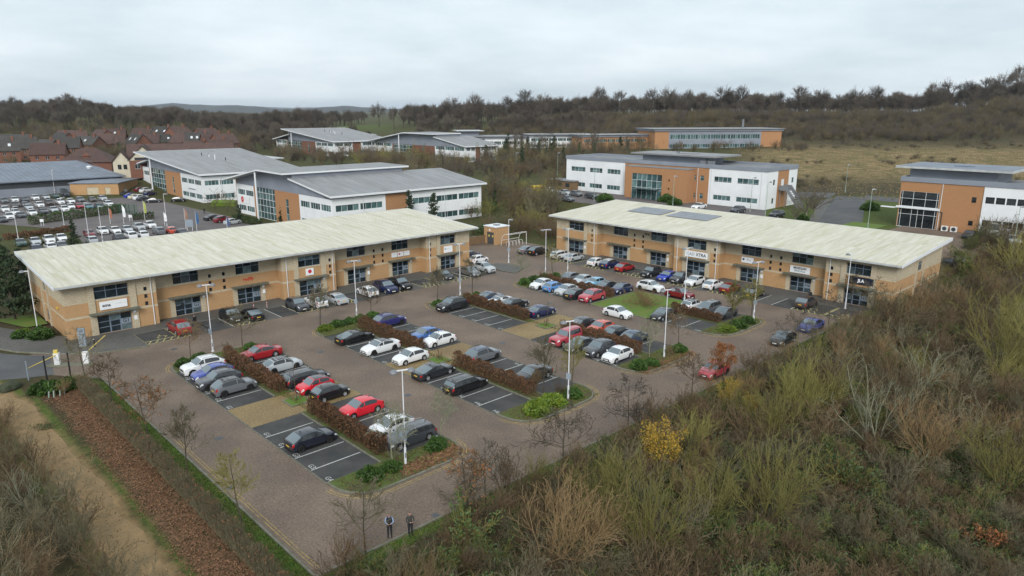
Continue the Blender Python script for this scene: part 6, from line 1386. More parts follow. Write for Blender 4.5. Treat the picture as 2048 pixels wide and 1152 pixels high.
MID = [big_tree(220+i, 7.5, twig='twig_grey' if i % 2 else 'twig_brown', rmin=.014, kids=(7, 5, 4, 3), spread=.66, trunk=.24) for i in range(4)]
MID_OL = [big_tree(226+i, 6.5, twig='twig_olive', rmin=.013, kids=(8, 5, 4, 3), spread=.7, trunk=.2) for i in range(2)]
SCRUB = [stem_bush(230+i, 4.5, twig='twig_far' if i % 2 else 'twig_far_olive', stems=20, fan=.7, sub=(7, 4), thick=.035, rmin=.017, wig=.15) for i in range(4)]
PINE = [conifer(240+i, 9, .26, 3000) for i in range(2)]
FIR = [conifer(245, 8, .24, 2600, lsize=.2)]
BIRCH = [big_tree(250+i, 8.5, wood='bark_pale', twig='twig_far', rmin=.014, kids=(8, 5, 4, 3), spread=.55, trunk=.25) for i in range(2)]

# ---- young trees around the car park
YT = [(-6.9, 32.4, PT[1], 'slim bare tree beside the entrance barrier'), (-6.5, 25.6, PT[2], 'bare forked tree on the left verge, second from the entrance'), (-6.6, 15.6, PT_OAK[0], 'tree with brown leaves low down on the left verge'), (-6.5, 7.8, PT_CAT[1], 'spreading olive twigged tree on the left verge'), (-6.3, -.8, PT_CAT[0], 'tall slim tree nearest the camera on the left verge'),
 (-2.7, -9.2, PT[0], 'bare tree beside the two standing people'), (6.2, -9.4, PT_FIR[0], 'dark layered bare tree at the near kerb'), (4.4, -9.8, PT_OAK[0], 'small brown leaved tree next to the dark layered tree'), (13.9, -9.2, PT_FIR[0], 'dark layered tree, second along the near kerb'), (21.5, -9.2, PT_FIR[0], 'dark layered tree, third along the near kerb'), (31.2, -8.9, PT[2], 'bare tree along the near kerb beside the yellow bushes'),
 (36.6, -8.9, PT_OAK[1], 'orange leaved oak standing over the faded red car'), (51.2, -9.2, PT_FIR[0], 'spreading bare tree over the dark kerbside car'), (61.0, -8.4, PT_FIR[0], 'spreading bare tree beside the periwinkle blue car'), (69.0, -10.4, PT[1], 'bare tree at the right corner of the right long building'),
 (2.6, 32.0, PT[2], 'bare tree at the far left end of the first island'), (8.1, 32.2, PT[0], 'bare tree above the dark red saloon'), (17.6, 32.6, PT_CAT[1], 'tan twigged tree at the left end of the second island'), (24.6, 32.6, PT[2], 'bare tree on the green hedge of the second island'), (34.6, 32.2, PT_CAT[1], 'tan bare tree above the black sports utility car'), (41.2, 32.8, PT[0], 'bare tree at the far corner of the third island'), (50.6, 32.6, PT_PALE[0], 'pale twiggy tree on the dark planted end of the fourth island'), (57.4, 32.6, PT_CAT[0], 'green twigged tree at the lane corner of the fourth island'),
 (5.3, 14.5, PT_THIN, 'thin tree in a small kerbed square beside the red small car'), (20.9, 14.3, PT_THIN, 'thin tree in a small kerbed square beside the white hatchback'), (37.5, 15.0, PT_THIN, 'thin tree in a small kerbed square beside the navy saloon'),
 (4.7, -1.1, PT_PALE[0], 'pale bare tree at the end of the near hedge'), (9.6, -.4, PT_PALE[1], 'pale bare tree behind the dark grey estate'), (24.4, -.6, PT_CAT[0], 'dense olive tree on the near end of the second island'), (22.4, 1.0, PT_CAT[1], 'tan bushy tree at the end of the second hedge'), (36.4, -.6, PT_PALE[0], 'pale bare tree at the end of the third hedge'), (41.6, -.6, PT[2], 'bare tree on the near end of the third island'), (52.6, -.6, PT_CAT[0], 'bare tree over the dusty saloon'), (57.2, -.6, PT_CAT[0], 'slim tree beside the lamp on the near end of the fourth island'), (73.0, -6.2, PT[0], 'bare tree against the navy sign wall')]
for i, (x, y, p, lb) in enumerate(YT): plant(p, 'young_tree', lb, 'tree', x, y, .03, [1.0, .94, 1.08][i % 3]*(.72 if 23 <= i <= 25 else (.72 if i == 11 else 1.0)), group='young trees in the car park')
# ---- evergreen shrubs on the islands
SH = [dome_shrub(300+i, 1.0, .8, .75, 1500, 'leaf_green') for i in range(3)]; SHL = [dome_shrub(310+i, 1.1, .9, .65, 1500, 'leaf_lime') for i in range(2)]
for i, (x, y, p, s, lb) in enumerate([(2.6, -1.4, SH[0], 1.0, 'round green shrub at the near corner of the first island'), (4.3, -1.5, SH[1], .8, 'small green shrub beside the pale tree on the first island'), (8.7, -1.0, SH[2], 1.0, 'dark green shrub under the pale tree, first island'), (1.4, 30.5, SH[1], 1.0, 'green shrub beside the white crossover'), (3.2, 31.2, SH[2], .9, 'green shrub under the bare tree, far end of the first island'), (8.4, 30.6, SH[0], .9, 'green shrub above the dark red saloon'),
 (19.0, -1.6, SHL[0], 1.25, 'bright lime shrub on the near end of the second island'), (21.2, -1.2, SHL[1], 1.15, 'lime green shrub right of the brightest one'), (23.6, -1.4, SH[2], 1.0, 'dark shrub under the olive tree'), (33.8, -1.2, SH[0], 1.05, 'dark green shrub at the near corner of the third island'), (35.5, -1.5, SH[1], .9, 'dark green shrub beside the pale tree, third island'), (41.2, -1.0, SH[2], 1.0, 'round green shrub under the bare tree, third island'), (33.9, 31.0, SH[0], .9, 'green shrub beside the black sports utility car'), (35.9, 31.6, SH[1], .7, 'small green shrub by the lamp of the third island'), (40.8, 31.4, SH[2], .7, 'small green shrub behind the dark coupe'),
 (50.3, 31.6, SH[1], 1.1, 'dark round shrub at the corner of the fourth island'), (52.6, 32.0, SH[2], 1.0, 'dark shrub in the planting of the fourth island'), (55.0, 32.0, SH[0], 1.0, 'dark shrub beside the lamp of the fourth island'), (57.2, 31.8, SH[1], .8, 'dark shrub at the lane end of the fourth island'), (51.4, -.8, SHL[1], 1.0, 'lime shrub on the near end of the fourth island'), (53.8, -.9, SH[2], 1.1, 'green shrub in the middle near end of the fourth island'), (56.2, -.8, SH[0], 1.0, 'green shrub below the lamp, fourth island'),
 (-6.9, 50.6, SH[1], 1.5, 'large dark round shrub at the corner lamp by the left building'), (-8.2, 53.0, SHL[0], 1.0, 'yellow green shrub behind the round corner shrub'), (-8.6, 52.2, SH[0], 1.0, 'green shrub on the corner bed beside the road')]):
    plant(p, 'evergreen_shrub', lb, 'shrub', x, y, .06, s, group='evergreen shrubs')
for k, (x, y) in enumerate([(17.6, 31.4), (19.3, 31.7), (21.0, 31.8), (22.7, 31.9), (24.4, 31.9)]): plant((SHL if k < 1 else SH)[k % 2], 'evergreen_shrub', 'low green hedge shrub, %s from the left along the second island' % ORD[k], 'shrub', x, y, .05, .95, group='hedge shrubs of the second island')
for i, (x, y, p, s, lb) in enumerate([(53.6, 13.0, DOME, 1.0, 'dome of bare brown twigs in the middle of the lawn'), (56.0, 15.0, BU_BROWN[0], .7, 'darker bare bush behind the dome on the lawn'), (39.2, -1.2, BU_BROWN[1], .5, 'low bare bush beside the lamp of the third island'), (5.4, -.2, BU_GREY[0], .4, 'twiggy low bush at the end of the near hedge'), (23.0, -.6, BU_BROWN[2], .55, 'brown bush between the lime shrubs and the olive tree'), (22.4, 2.2, BU_TAN[1], .45, 'tan bush at the end of the second hedge'), (6.2, 31.2, BU_BROWN[3], .45, 'brown bush at the far end of the first hedge'), (54.4, 31.6, BU_BROWN[3], .5, 'dark brown bush on the planted end of the fourth island')]): plant(p, 'bare_bush', lb, 'bush', x, y, .05, s)

# ---- thicket on the right: bushes one by one
rg = random.Random(77); PTS = []
def ab(x, y): return (x-CAM[0])*math.sin(YAW)+(y-CAM[1])*math.cos(YAW), (x-CAM[0])*math.cos(YAW)-(y-CAM[1])*math.sin(YAW)
FEAT = [(1110, 1135, BU_TAN[0], 1.15, 'tall olive and orange fan shaped bush at the bottom centre'), (1180, 1110, BU_TAN[1], .8, 'tan bush right of the tall olive and orange one'), (1290, 1120, BU_OLIVE[0], 1.15, 'wide olive fan shaped bush at the bottom'), (1425, 1040, BU_OLIVE[1], .95, 'yellow green fan shaped bush, middle of three'), (1530, 1045, BU_OLIVE[2], 1.15, 'large olive bush above the brambles'), (1318, 945, BU_YEL[0], .95, 'bright yellow leaved bush near the middle'), (1455, 815, BU_YEL[1], .6, 'yellow leaved thin bush by the near kerb'), (1500, 830, BU_YEL[0], .5, 'smaller yellow leaved bush left of the olive clump'), (1595, 845, BU_OLIVE[0], 1.15, 'olive clump of upright stems beside the yellow bushes'), (1545, 880, BU_OLIVE[2], .95, 'lower olive clump in front of the upright one'), (1650, 830, BU_OLIVE[1], 1.0, 'olive bush right of the upright clump'),
 (1745, 900, BU_PALE[0], 1.25, 'tall pale branched bare tree in the thicket'), (1840, 790, BU_PALE[1], 1.1, 'pale grey branched bush near the right edge'), (2000, 750, BU_OLIVE[0], 1.5, 'tall yellow green bush at the right edge'), (2045, 700, BU_OLIVE[1], 1.5, 'yellow green bush cut by the right edge'), (2005, 985, BU_OLIVE[2], .95, 'small olive bush at the right edge'), (1850, 930, BU_TAN[1], 1.0, 'olive brown spreading bush right of the pale tree'), (1930, 900, BU_GREY[1], 1.4, 'grey weeping bush near the right edge'), (1790, 990, BU_GREY[2], 1.1, 'grey green drooping bush below the pale tree'), (1690, 990, BU_GRN[0], 1.2, 'low green grey bush left of the drooping one'), (1962, 1095, BU_ORA[0], 1.0, 'small orange leaved sapling in the brambles'), (890, 1150, BU_GRN[1], .75, 'green leafed bush at the bottom edge'), (985, 1140, BU_GRN[0], .8, 'green leafed bush right of the bottom one'), (1380, 900, BU_OLIVE[1], .7, 'olive bush right of the bright yellow one')]
for px, py, p, s, lb in FEAT:
    x, y, z = spot(px, py); PTS.append((x, y)); plant(p, 'thicket_bush', lb, 'bush', x, y, z-.02, s*1.2, group='bushes of the right thicket')
KINDS = [(BU_BROWN, 'brown twigged bush in the right hand thicket'), (BU_GREY, 'grey twigged bush in the right hand thicket'), (BU_GRN, 'green leafed bush in the right hand thicket'), (BU_OLIVE, 'olive twigged bush in the right hand thicket'), (BU_TAN, 'tan twigged bush in the right hand thicket')]
n = 0; tries = 0
while n < 262 and tries < 9000:
    tries += 1; x = rg.uniform(-6, 125); y = rg.uniform(-40, -9.1); a, b = ab(x, y)
    if a < 31 or abs(b/a) > .80 or (x*x+(y+8.6)**2 < 12): continue
    px, py = 1024+FPX*b/a, 220+FPX*24.9/a*1.03
    clear = px > 1480 and py > 960                 # the bramble clearing at the bottom right
    if clear and rg.random() < .86: continue
    sp = 1.55+.012*a
    if any((x-q[0])**2+(y-q[1])**2 < sp*sp for q in PTS): continue
    PTS.append((x, y)); n += 1; k = rg.choices([0, 1, 2, 3, 4], [5, 3.6, 1.2, 1.3, 1.0])[0]; pr, lb = KINDS[k]
    near_kerb = y > -11.5; s = (rg.uniform(.6, 1.0) if near_kerb else rg.uniform(.85, 1.4))*(.6 if k >= 3 else 1)*(.55 if clear else 1)*(1.25 if x > 70 else 1.0)
    REG.append(('thicket', ['brown', 'grey', 'green leafed', 'olive', 'tan'][k]+' bush', plant(rg.choice(pr), 'thicket_bush', lb, 'bush', x, y, float(terrain(x, y)), s, group='bushes of the right thicket')))
# trees growing out of the right end of the thicket, by the road
for i, (px, py, p, s, lb) in enumerate([(1970, 590, MID[0], .95, 'bare round crowned tree right of the right long building'), (1760, 560, PT[1], .9, 'thin bare tree against the end wall of the right long building'), (2030, 560, BU_OLIVE[0], 1.6, 'olive shrub beside the forecourt at the right edge'), (1925, 560, BU_GRN[1], 1.8, 'green bush at the corner of the forecourt')]):
    x, y, z = spot(px, py); plant(p, 'bare_tree' if p in MID or p in PT else 'bare_bush', lb, 'tree' if p in MID or p in PT else 'bush', x, y, z, s)
# ---- left bottom corner
PL = []
for px, py, p, s, lb in [(75, 1030, BU_PALE[0], .85, 'pale lichen branched bush beside the sandy path'), (150, 1120, BU_GREY[0], 1.2, 'grey bush at the bottom left by the path'), (20, 900, BU_BROWN[0], .8, 'brown bush at the left edge by the path')]:
    x, y, z = spot(px, py); PL.append((x, y)); plant(p, 'path_side_bush', lb, 'bush', x, y, z, s, group='bushes left of the sandy path')
n = 0; tries = 0
while n < 46 and tries < 3000:
    tries += 1; x = rg.uniform(-24, -13.7); y = rg.uniform(-14, 27); a, b = ab(x, y)
    if a < 24 or abs(b/a) > .85 or any((x-q[0])**2+(y-q[1])**2 < 1.9 for q in PL): continue
    PL.append((x, y)); n += 1; k = rg.choice([0, 1]); REG.append(('left', ('brown' if k == 0 else 'grey')+' bush by the path', plant(rg.choice(KINDS[k][0]), 'path_side_bush', ('brown' if k == 0 else 'grey')+' twigged bush left of the sandy path', 'bush', x, y, 0, rg.uniform(.7, 1.1), group='bushes left of the sandy path')))
for k, (x, y, p, s, lb) in enumerate([(-9.6, 31.6, SH[0], 1.3, 'dark green bush behind the two black posts'), (-8.4, 31.9, SH[2], 1.2, 'green bush between the black posts and the hedge'), (-10.4, 32.4, SH[1], 1.1, 'green bush beside the boulder'), (-9.2, 30.4, BU_TAN[0], .4, 'small tan bush above the tree guards'), (-7.6, 31.6, BU_GRN[0], .6, 'low leafy bush at the start of the bare hedge'),
    (-12.0, 23.4, BR_MOUND[1], .7, 'heather like purple tuft on the sandy path')]): plant(p, 'verge_bush', lb, 'bush', x, y, .0, s)

# ---- loose stuff on the ground
def weeds(rn, n):
    e = [(0, 10.4, -3.3, 0), (0, 10.4, 28.8, 32), (16.1, 26.4, -3, .4), (16.1, 26.4, 29.2, 32.4), (32.4, 42.4, -2.6, .7), (32.4, 42.4, 29.5, 32.8), (48.7, 59, -2, 1.3), (48.7, 59, 29.7, 33), (4.4, 6.0, 0, 28.8), (20.5, 22, .4, 29), (36.8, 38.1, .7, 29)]
    r = rn.integers(0, len(e), n); b = np.array(e)[r]; return np.stack([b[:, 0]+.5+(b[:, 1]-b[:, 0]-1)*rn.random(n), b[:, 2]+.2+(b[:, 3]-b[:, 2]-.4)*rn.random(n), .09+np.abs(rn.normal(scale=.05, size=n))], -1)
def litter(name, label, fn, n, seed, size, mat, flat=.8):
    rn = np.random.default_rng(seed); C = fn(rn, n); V, F = leaf_quads(C, size, seed, flat); tag(ob(name, mesh_np(name, V, F, mat)), label, kind='stuff')
def lit1(rn, n):
    y = rn.uniform(-16, 31.5, n); x = np.interp(y, [-20, 3, 12, 31.5], [-8.8, -9.0, -8.9, -9.0])+rn.normal(scale=.80, size=n)+.3*np.sin(y*.8)+.2*np.sin(y*2.3); return np.stack([x, y, .03+np.abs(rn.normal(scale=.03, size=n))], -1)
litter('weeds', 'low green weeds and grass on the planted islands', weeds, 9000, 8, .06, 'leaf_lime', -.4)
litter('dead_weeds', 'brown dead stalks and leaves on the planted islands', weeds, 9000, 9, .06, 'leaf_beech', .2)
litter('fallen_leaves', 'brown fallen leaves beside the sandy path', lit1, 17000, 1, .058, 'leaf_litter')
def lit2(rn, n):
    x = rn.uniform(4.5, 10, n); y = rn.normal(-2.4, .45, n)+.05*(x-7)**2; return np.stack([x, y, .10+np.abs(rn.normal(scale=.02, size=n))], -1)
litter('fallen_leaves', 'brown fallen leaves on the near end of the first island', lit2, 2600, 2, .075, 'leaf_litter')
def lit3(rn, n):
    x = rn.uniform(33, 42, n); y = rn.normal(-2.0, .5, n); return np.stack([x, y, .10+np.abs(rn.normal(scale=.02, size=n))], -1)
litter('fallen_leaves', 'brown fallen leaves on the near end of the third island', lit3, 1600, 3, .075, 'leaf_litter')
def grit(rn, n):
    y = rn.uniform(-16, 38, n); x = np.interp(y, [-12, 0, 8, 16, 30, 40], [-12.0, -12.3, -12.2, -12.4, -13.0, -14.5])+rn.normal(scale=.8, size=n); return np.stack([x, y, .03+np.abs(rn.normal(scale=.012, size=n))], -1)
litter('path_leaves', 'scattered dead leaves on the sandy path', grit, 1500, 11, .045, 'leaf_dead')
def bram(rn, n):
    x = rn.uniform(-6, 110, n*5); y = rn.uniform(-42, -9.6, n*5); a = (x-CAM[0])*math.sin(YAW)+(y-CAM[1])*math.cos(YAW); b = (x-CAM[0])*math.cos(YAW)-(y-CAM[1])*math.sin(YAW)
    k = (a > 28) & (np.abs(b/np.maximum(a, 1)) < .85) & (rn.random(n*5) < np.clip(46/np.maximum(a, 1), 0, 1)**2); x, y = x[k][:n], y[k][:n]
    hgt = .30+.35*np.sin(x*.9)*np.sin(y*1.1)+.25*np.sin(x*.37+2)*np.sin(y*.43); return np.stack([x, y, terrain(x, y)+np.clip(hgt, .05, 1)*rn.uniform(.2, 1.0, len(x))+.1], -1)
litter('brambles', 'dark green bramble leaves under the right thicket', bram, 44000, 5, .075, 'leaf_ivy', .3)
litter('bracken', 'brown dead leaves and bracken under the right thicket', bram, 40000, 6, .075, 'leaf_dead', .3)
def gr(rn, n):
    m = n//2; x = np.concatenate([rn.uniform(-6.9, -5.7, m), rn.uniform(-5, 72, n-m)]); y = np.concatenate([rn.uniform(-12, 31, m), rn.uniform(-9.7, -8.8, n-m)]); return np.stack([x, y, .04+np.abs(rn.normal(scale=.05, size=n))], -1)
litter('grass', 'short green grass of the verges', gr, 20000, 7, .05, 'grass', .5)
mounds = 0
while mounds < 60:
    x = rg.uniform(5, 70); y = rg.uniform(-38, -13); a, b = ab(x, y)
    if a < 30 or not (.15 < b/a < .82): continue
    px, py = 1024+FPX*b/a, 220+FPX*24.9/a*1.03
    if not (px > 1300 and py > 880): continue
    mounds += 1; REG.append(('thicket', 'bramble mound', plant(BR_MOUND[mounds % 3], 'bramble_mound', 'arching bramble mound in the bottom right clearing', 'bramble', x, y, float(terrain(x, y)), rg.uniform(.8, 1.5), group='bramble mounds')))

rq = np.random.default_rng(21); ux = rq.uniform(-6, 125, 9000); uy = rq.uniform(-50, -8.9, 9000); ua = (ux-CAM[0])*math.sin(YAW)+(uy-CAM[1])*math.cos(YAW); ub = (ux-CAM[0])*math.cos(YAW)-(uy-CAM[1])*math.sin(YAW)
k = (ua > 28) & (np.abs(ub/np.maximum(ua, 1)) < 1.25) & (ux**2+(uy+8.6)**2 > 7) & (rq.random(9000) < np.where(ua < 60, .8, .5)); ux, uy = ux[k][:3400], uy[k][:3400]; us = rq.uniform(.30, .70, len(ux))*np.where(uy > -10, .6, 1)
UNDER = (ux, uy, us, rq.uniform(0, 6.28, len(ux)))
# ---- planting between and behind the buildings: areas of the picture filled tree by tree
def area(poly, n, protos, name, label, cat, s0, s1, seed, group, hgt=0.0):
    rr = random.Random(seed); xs = [p[0] for p in poly]; ys = [p[1] for p in poly]; k = 0; tr = 0
    while k < n and tr < n*40:
        tr += 1; px, py = rr.uniform(min(xs), max(xs)), rr.uniform(min(ys), max(ys)); ins = False
        for (ax, ay), (bx, by) in zip(poly, poly[1:]+poly[:1]):
            if (ay > py) != (by > py) and px < (bx-ax)*(py-ay)/(by-ay)+ax: ins = not ins
        if not ins: continue
        x, y, z = spot(px, py)
        if any(x0-1 < x < x1+1 and y0-1 < y < y1+1 for x0, x1, y0, y1 in KEEP): continue
        k += 1; REG.append(('far', ('evergreen' if name.startswith('ever') else 'bare tree') if cat == 'tree' else 'twiggy bush', plant(rr.choice(protos), name, label, cat, x, y, z-.1, rr.uniform(s0, s1), group=group)))
KEEP = [(-5, 54, 47, 67), (73.5, 93, -12, 48), (50, 93, 87, 135), (50, 84, 157, 213), (119, 135, 30, 87), (117, 134, -40, 5), (141, 173, 243, 299), (158, 177, 174, 238), (105, 116, -8, 6), (8, 49, 75, 118), (-6, 75, -10, 47), (65, 74, 52, 62)]
area([(955, 440), (1010, 395), (1075, 400), (1110, 425), (1108, 470), (1060, 470), (1005, 455)], 26, MID+MID_OL, 'bare_tree', 'bare tree in the dense belt between the two long buildings', 'tree', .75, 1.15, 1, 'trees in the middle belt')
area([(980, 350), (1120, 385), (1100, 430), (960, 420)], 22, MID+MID_OL+BIG_IVY[:1], 'bare_tree', 'bare tree in the dense belt between the two long buildings', 'tree', .8, 1.1, 2, 'trees in the middle belt')
area([(955, 455), (1110, 450), (1105, 490), (1055, 478), (1000, 470)], 26, BU_BROWN+BU_GREY+BU_GRN, 'belt_bush', 'twiggy bush at the foot of the middle belt', 'bush', .9, 1.5, 3, 'bushes in the middle belt')
area([(800, 425), (965, 415), (960, 440), (870, 438)], 14, MID+MID_OL, 'bare_tree', 'bare tree behind the right end of the left long building', 'tree', .6, .9, 4, 'trees behind the left building')
area([(560, 335), (990, 335), (1130, 350), (1130, 320), (980, 318), (560, 318)], 60, MID+MID_OL+SCRUB, 'bare_tree', 'bare tree in the belt below the hillside offices', 'tree', .9, 1.3, 5, 'trees below the hillside offices')
area([(590, 322), (760, 318), (900, 330), (760, 330)], 26, SCRUB, 'belt_bush', 'scrub bush in the belt below the hillside offices', 'bush', .7, 1.0, 6, 'scrub below the hillside offices')
area([(960, 320), (1300, 305), (1300, 290), (1130, 285), (960, 300)], 40, MID+MID_OL+BIG_IVY, 'bare_tree', 'bare tree on the slope behind the white office', 'tree', .7, 1.05, 7, 'trees behind the white office')
area([(1130, 322), (1310, 318), (1310, 300), (1130, 302)], 26, MID+MID_OL+BIG_IVY[:1], 'bare_tree', 'bare tree before the low brick link block', 'tree', .75, 1.1, 71, 'trees behind the white office')
area([(960, 335), (1128, 345), (1128, 296), (960, 300)], 15, FIR+PINE+BIG_IVY, 'evergreen_tree', 'dark evergreen between the far offices', 'tree', .6, .95, 72, 'evergreens between the far offices')
area([(1320, 304), (1620, 304), (1620, 296), (1320, 298)], 30, SCRUB+MID, 'belt_bush', 'scrub in front of the grey and blue glazed office', 'bush', .6, .9, 8, 'scrub at the grey and blue office')
area([(480, 300), (580, 310), (560, 262), (480, 268)], 22, MID+BIG[:2], 'bare_tree', 'bare tree between the houses and the hillside offices', 'tree', .8, 1.1, 9, 'trees by the houses')
area([(0, 335), (480, 318), (480, 300), (0, 325)], 34, MID+SCRUB, 'bare_tree', 'bare garden tree among the brick houses', 'tree', .55, .85, 10, 'trees by the houses')
area([(0, 300), (470, 288), (470, 272), (0, 280)], 30, MID+BIG[:2], 'bare_tree', 'bare tree behind the brick houses', 'tree', .7, .95, 11, 'trees by the houses')
for i, (px, py, p, s, lb) in enumerate([(30, 640, PINE[0], 1.0, 'dark pine at the left edge beside the left long building'), (5, 610, PINE[1], 1.1, 'dark pine cut by the left edge'), (55, 600, PINE[1], .8, 'smaller pine behind the left end of the long building'), (150, 492, PINE[0], .55, 'small dark pine in the car park behind the long building'), (820, 455, PINE[0], .9, 'dark pine before the middle grey roofed office'), (868, 455, PINE[1], .8, 'second dark pine before the middle grey roofed office'), (690, 450, BU_GRN[0], 2.2, 'green bush showing over the long pale roof'), (565, 445, FIR[0], .5, 'small conifer at the foot of the glass corner'), (1108, 305, FIR[0], .9, 'dark conifer right of the low white office'), (1240, 310, FIR[0], .95, 'dark narrow conifer behind the white office'), (1185, 312, FIR[0], .7, 'dark conifer between the two taller ones'), (1100, 300, BIG_IVY[0], .8, 'ivy clad tree beside the low white office'), (480, 445, FIR[0], .5, 'small conifer above the car park behind the long building'), (1030, 400, BIG_IVY[1], .7, 'ivy covered tree beside the lamp of the middle belt'), (885, 340, BIG_IVY[0], .8, 'ivy clad tree behind the middle grey roofed office'),
    (430, 418, MID[1], .75, 'bare tree before the glass cornered office, left of two'), (455, 422, MID[3], .8, 'bare tree before the glass cornered office, right of two'), (1612, 440, BIRCH[0], .95, 'white stemmed birch right of the white office'), (1628, 436, BIRCH[1], 1.0, 'second white stemmed birch right of the white office'), (1590, 446, BIRCH[1], .6, 'small birch at the corner of the white office'), (240, 315, BIG_IVY[0], .9, 'dark evergreen tree above the brick houses')]):
    x, y, z = spot(px, py); nm = 'pine_tree' if (p in PINE or p in FIR) else ('bare_bush' if p in BU_GRN else 'bare_tree'); plant(p, nm, lb, 'bush' if p in BU_GRN else 'tree', x, y, z-.05, s)
# clipped hedges of the far car parks
for i, (p0, p1, h, lb) in enumerate([((0, 392), (138, 378), 2.6, 'tall hedge before the dark roofed warehouse'), ((60, 450), (250, 424), 1.8, 'dark hedge along the crowded car park'), ((10, 480), (140, 462), 1.0, 'low twiggy hedge before the car park behind the long building'), ((265, 440), (308, 437), 1.4, 'short green hedge at the car park entrance'), ((470, 440), (520, 452), 1.2, 'hedge at the foot of the middle office'), ((945, 470), (1000, 462), 1.5, 'brown hedge behind the bin compound')]):
    a, b = spot(*p0), spot(*p1); L = math.hypot(b[0]-a[0], b[1]-a[1]); o = hedge('clipped_hedge', lb, -.8, .8, 0, L, h, int(L*170), 'leaf_ivy' if i != 2 else 'leaf_beech', 'twig_brown', 60+i, lsize=.16, nt=int(L*40)); o.location = (a[0], a[1], a[2]); o.rotation_euler = (0, 0, math.atan2(b[1]-a[1], b[0]-a[0])-math.pi/2)
    for ch in o.children: ch.location = (0, L/2, 0)
for i, (px, py, s, lb) in enumerate([(1210, 402, 2.0, 'round clipped shrub left of the white office entrance'), (1335, 404, 2.2, 'round clipped shrub right of the white office entrance'), (1350, 410, 1.8, 'smaller clipped shrub by the white car'), (1605, 440, 1.4, 'dark shrub under the birches'), (1830, 445, 2.4, 'spreading green shrub before the glazed entrance'), (1905, 455, 2.0, 'dark shrub at the foot of the orange brick wall'), (1740, 420, 2.0, 'dark shrub beside the service road')]):
    x, y, z = spot(px, py); plant(SH[i % 3], 'evergreen_shrub', lb, 'shrub', x, y, z, s)

# ---- woods: far trees as one mass each, scattered over the slopes
def scatter(name, label, P, sc, rot, protos):
    col = bpy.data.collections.new(name+'_kinds')
    for tr in protos:
        V = []; F = []; mi = []; mats = []; k = 0
        for q, me in enumerate(m for m in tr if m is not None):
            nv = len(me.vertices); v = np.empty(nv*3, np.float32); me.vertices.foreach_get('co', v); f = np.empty(len(me.loops), np.int32); me.loops.foreach_get('vertex_index', f); V.append(v.reshape(-1, 3)); F.append(f.reshape(-1, 4)+k); k += nv; mi += [q]*(len(f)//4); mats.append(me.materials[0].name)
        col.objects.link(bpy.data.objects.new(name+'_kind', mesh_np('far_tree', np.concatenate(V), np.concatenate(F), mats, mi=mi)))
    me = bpy.data.meshes.new(name); me.vertices.add(len(P)); me.vertices.foreach_set('co', np.asarray(P, np.float32).ravel())
    me.attributes.new('scl', 'FLOAT_VECTOR', 'POINT').data.foreach_set('vector', np.asarray(sc, np.float32).ravel()); me.attributes.new('rot', 'FLOAT_VECTOR', 'POINT').data.foreach_set('vector', np.stack([rot*0, rot*0, rot], -1).astype(np.float32).ravel())
    o = tag(ob(name, me), label, kind='stuff'); ng = bpy.data.node_groups.new(name, 'GeometryNodeTree'); ng.interface.new_socket('Geometry', in_out='INPUT', socket_type='NodeSocketGeometry'); ng.interface.new_socket('Geometry', in_out='OUTPUT', socket_type='NodeSocketGeometry')
    gi, go, ip, ci = [ng.nodes.new(t) for t in ('NodeGroupInput', 'NodeGroupOutput', 'GeometryNodeInstanceOnPoints', 'GeometryNodeCollectionInfo')]
    ci.inputs['Collection'].default_value = col; ci.inputs['Separate Children'].default_value = True; ci.inputs['Reset Children'].default_value = True; ip.inputs['Pick Instance'].default_value = True
    for nm, key in (('scl', 'Scale'), ('rot', 'Rotation')):
        na = ng.nodes.new('GeometryNodeInputNamedAttribute'); na.data_type = 'FLOAT_VECTOR'; na.inputs['Name'].default_value = nm; ng.links.new(na.outputs['Attribute'], ip.inputs[key])
    ng.links.new(gi.outputs[0], ip.inputs['Points']); ng.links.new(ci.outputs[0], ip.inputs['Instance']); ng.links.new(ip.outputs[0], go.inputs[0]); md = o.modifiers.new('scatter', 'NODES'); md.node_group = ng
    return o
def polar(rn, n, a0, a1, t0, t1):
    a = np.sqrt(rn.uniform(a0*a0, a1*a1, n)); t = rn.uniform(t0, t1, n); b = a*t; x = CAM[0]+a*math.sin(YAW)+b*math.cos(YAW); y = CAM[1]+a*math.cos(YAW)-b*math.sin(YAW); return x, y, a, t
ux, uy, us, ur = UNDER; scatter('undergrowth', 'dense low twigs filling the ground of the right thicket', np.stack([ux, uy, terrain(ux, uy)], -1), np.stack([us*1.15, us*1.15, us], -1), ur, BU_BROWN[:2]+BU_GREY[:2]+BU_GRN[:2])
rn = np.random.default_rng(9)
x, y, a, t = polar(rn, 2300, 372, 490, -.02, .86); k = (a > 385+40*np.sin(t*9)) | (t < .30); k &= ~((t > .10) & (t < .40) & (a < 388)); x, y, a = x[k], y[k], a[k]; s = rn.uniform(.75, 1.25, len(x))*np.where(a < 440, .85, 1.05)
scatter('hillside_scrub', 'brown leafless scrub and young trees covering the hillside', np.stack([x, y, terrain(x, y)], -1), np.stack([s*1.1, s*1.1, s*1.05], -1), rn.uniform(0, 6.28, len(x)), SCRUB)
x, y, a, t = polar(rn, 1050, 486, 610, -.34, .86); k = ~((t > -.27) & (t < -.15) & (a < 610)); x, y, t = x[k], y[k], t[k]; s = rn.uniform(.6, 1.25, len(x))
scatter('hilltop_wood', 'dark leafless wood along the top of the hill', np.stack([x, y, terrain(x, y)-.3], -1), np.stack([s, s, s], -1), rn.uniform(0, 6.28, len(x)), ROUND)
x, y, a, t = polar(rn, 900, 430, 760, -.86, -.20); s = rn.uniform(.7, 1.15, len(x)); k = ~((t > -.30) & (a < 600)); x, y, s = x[k], y[k], s[k]
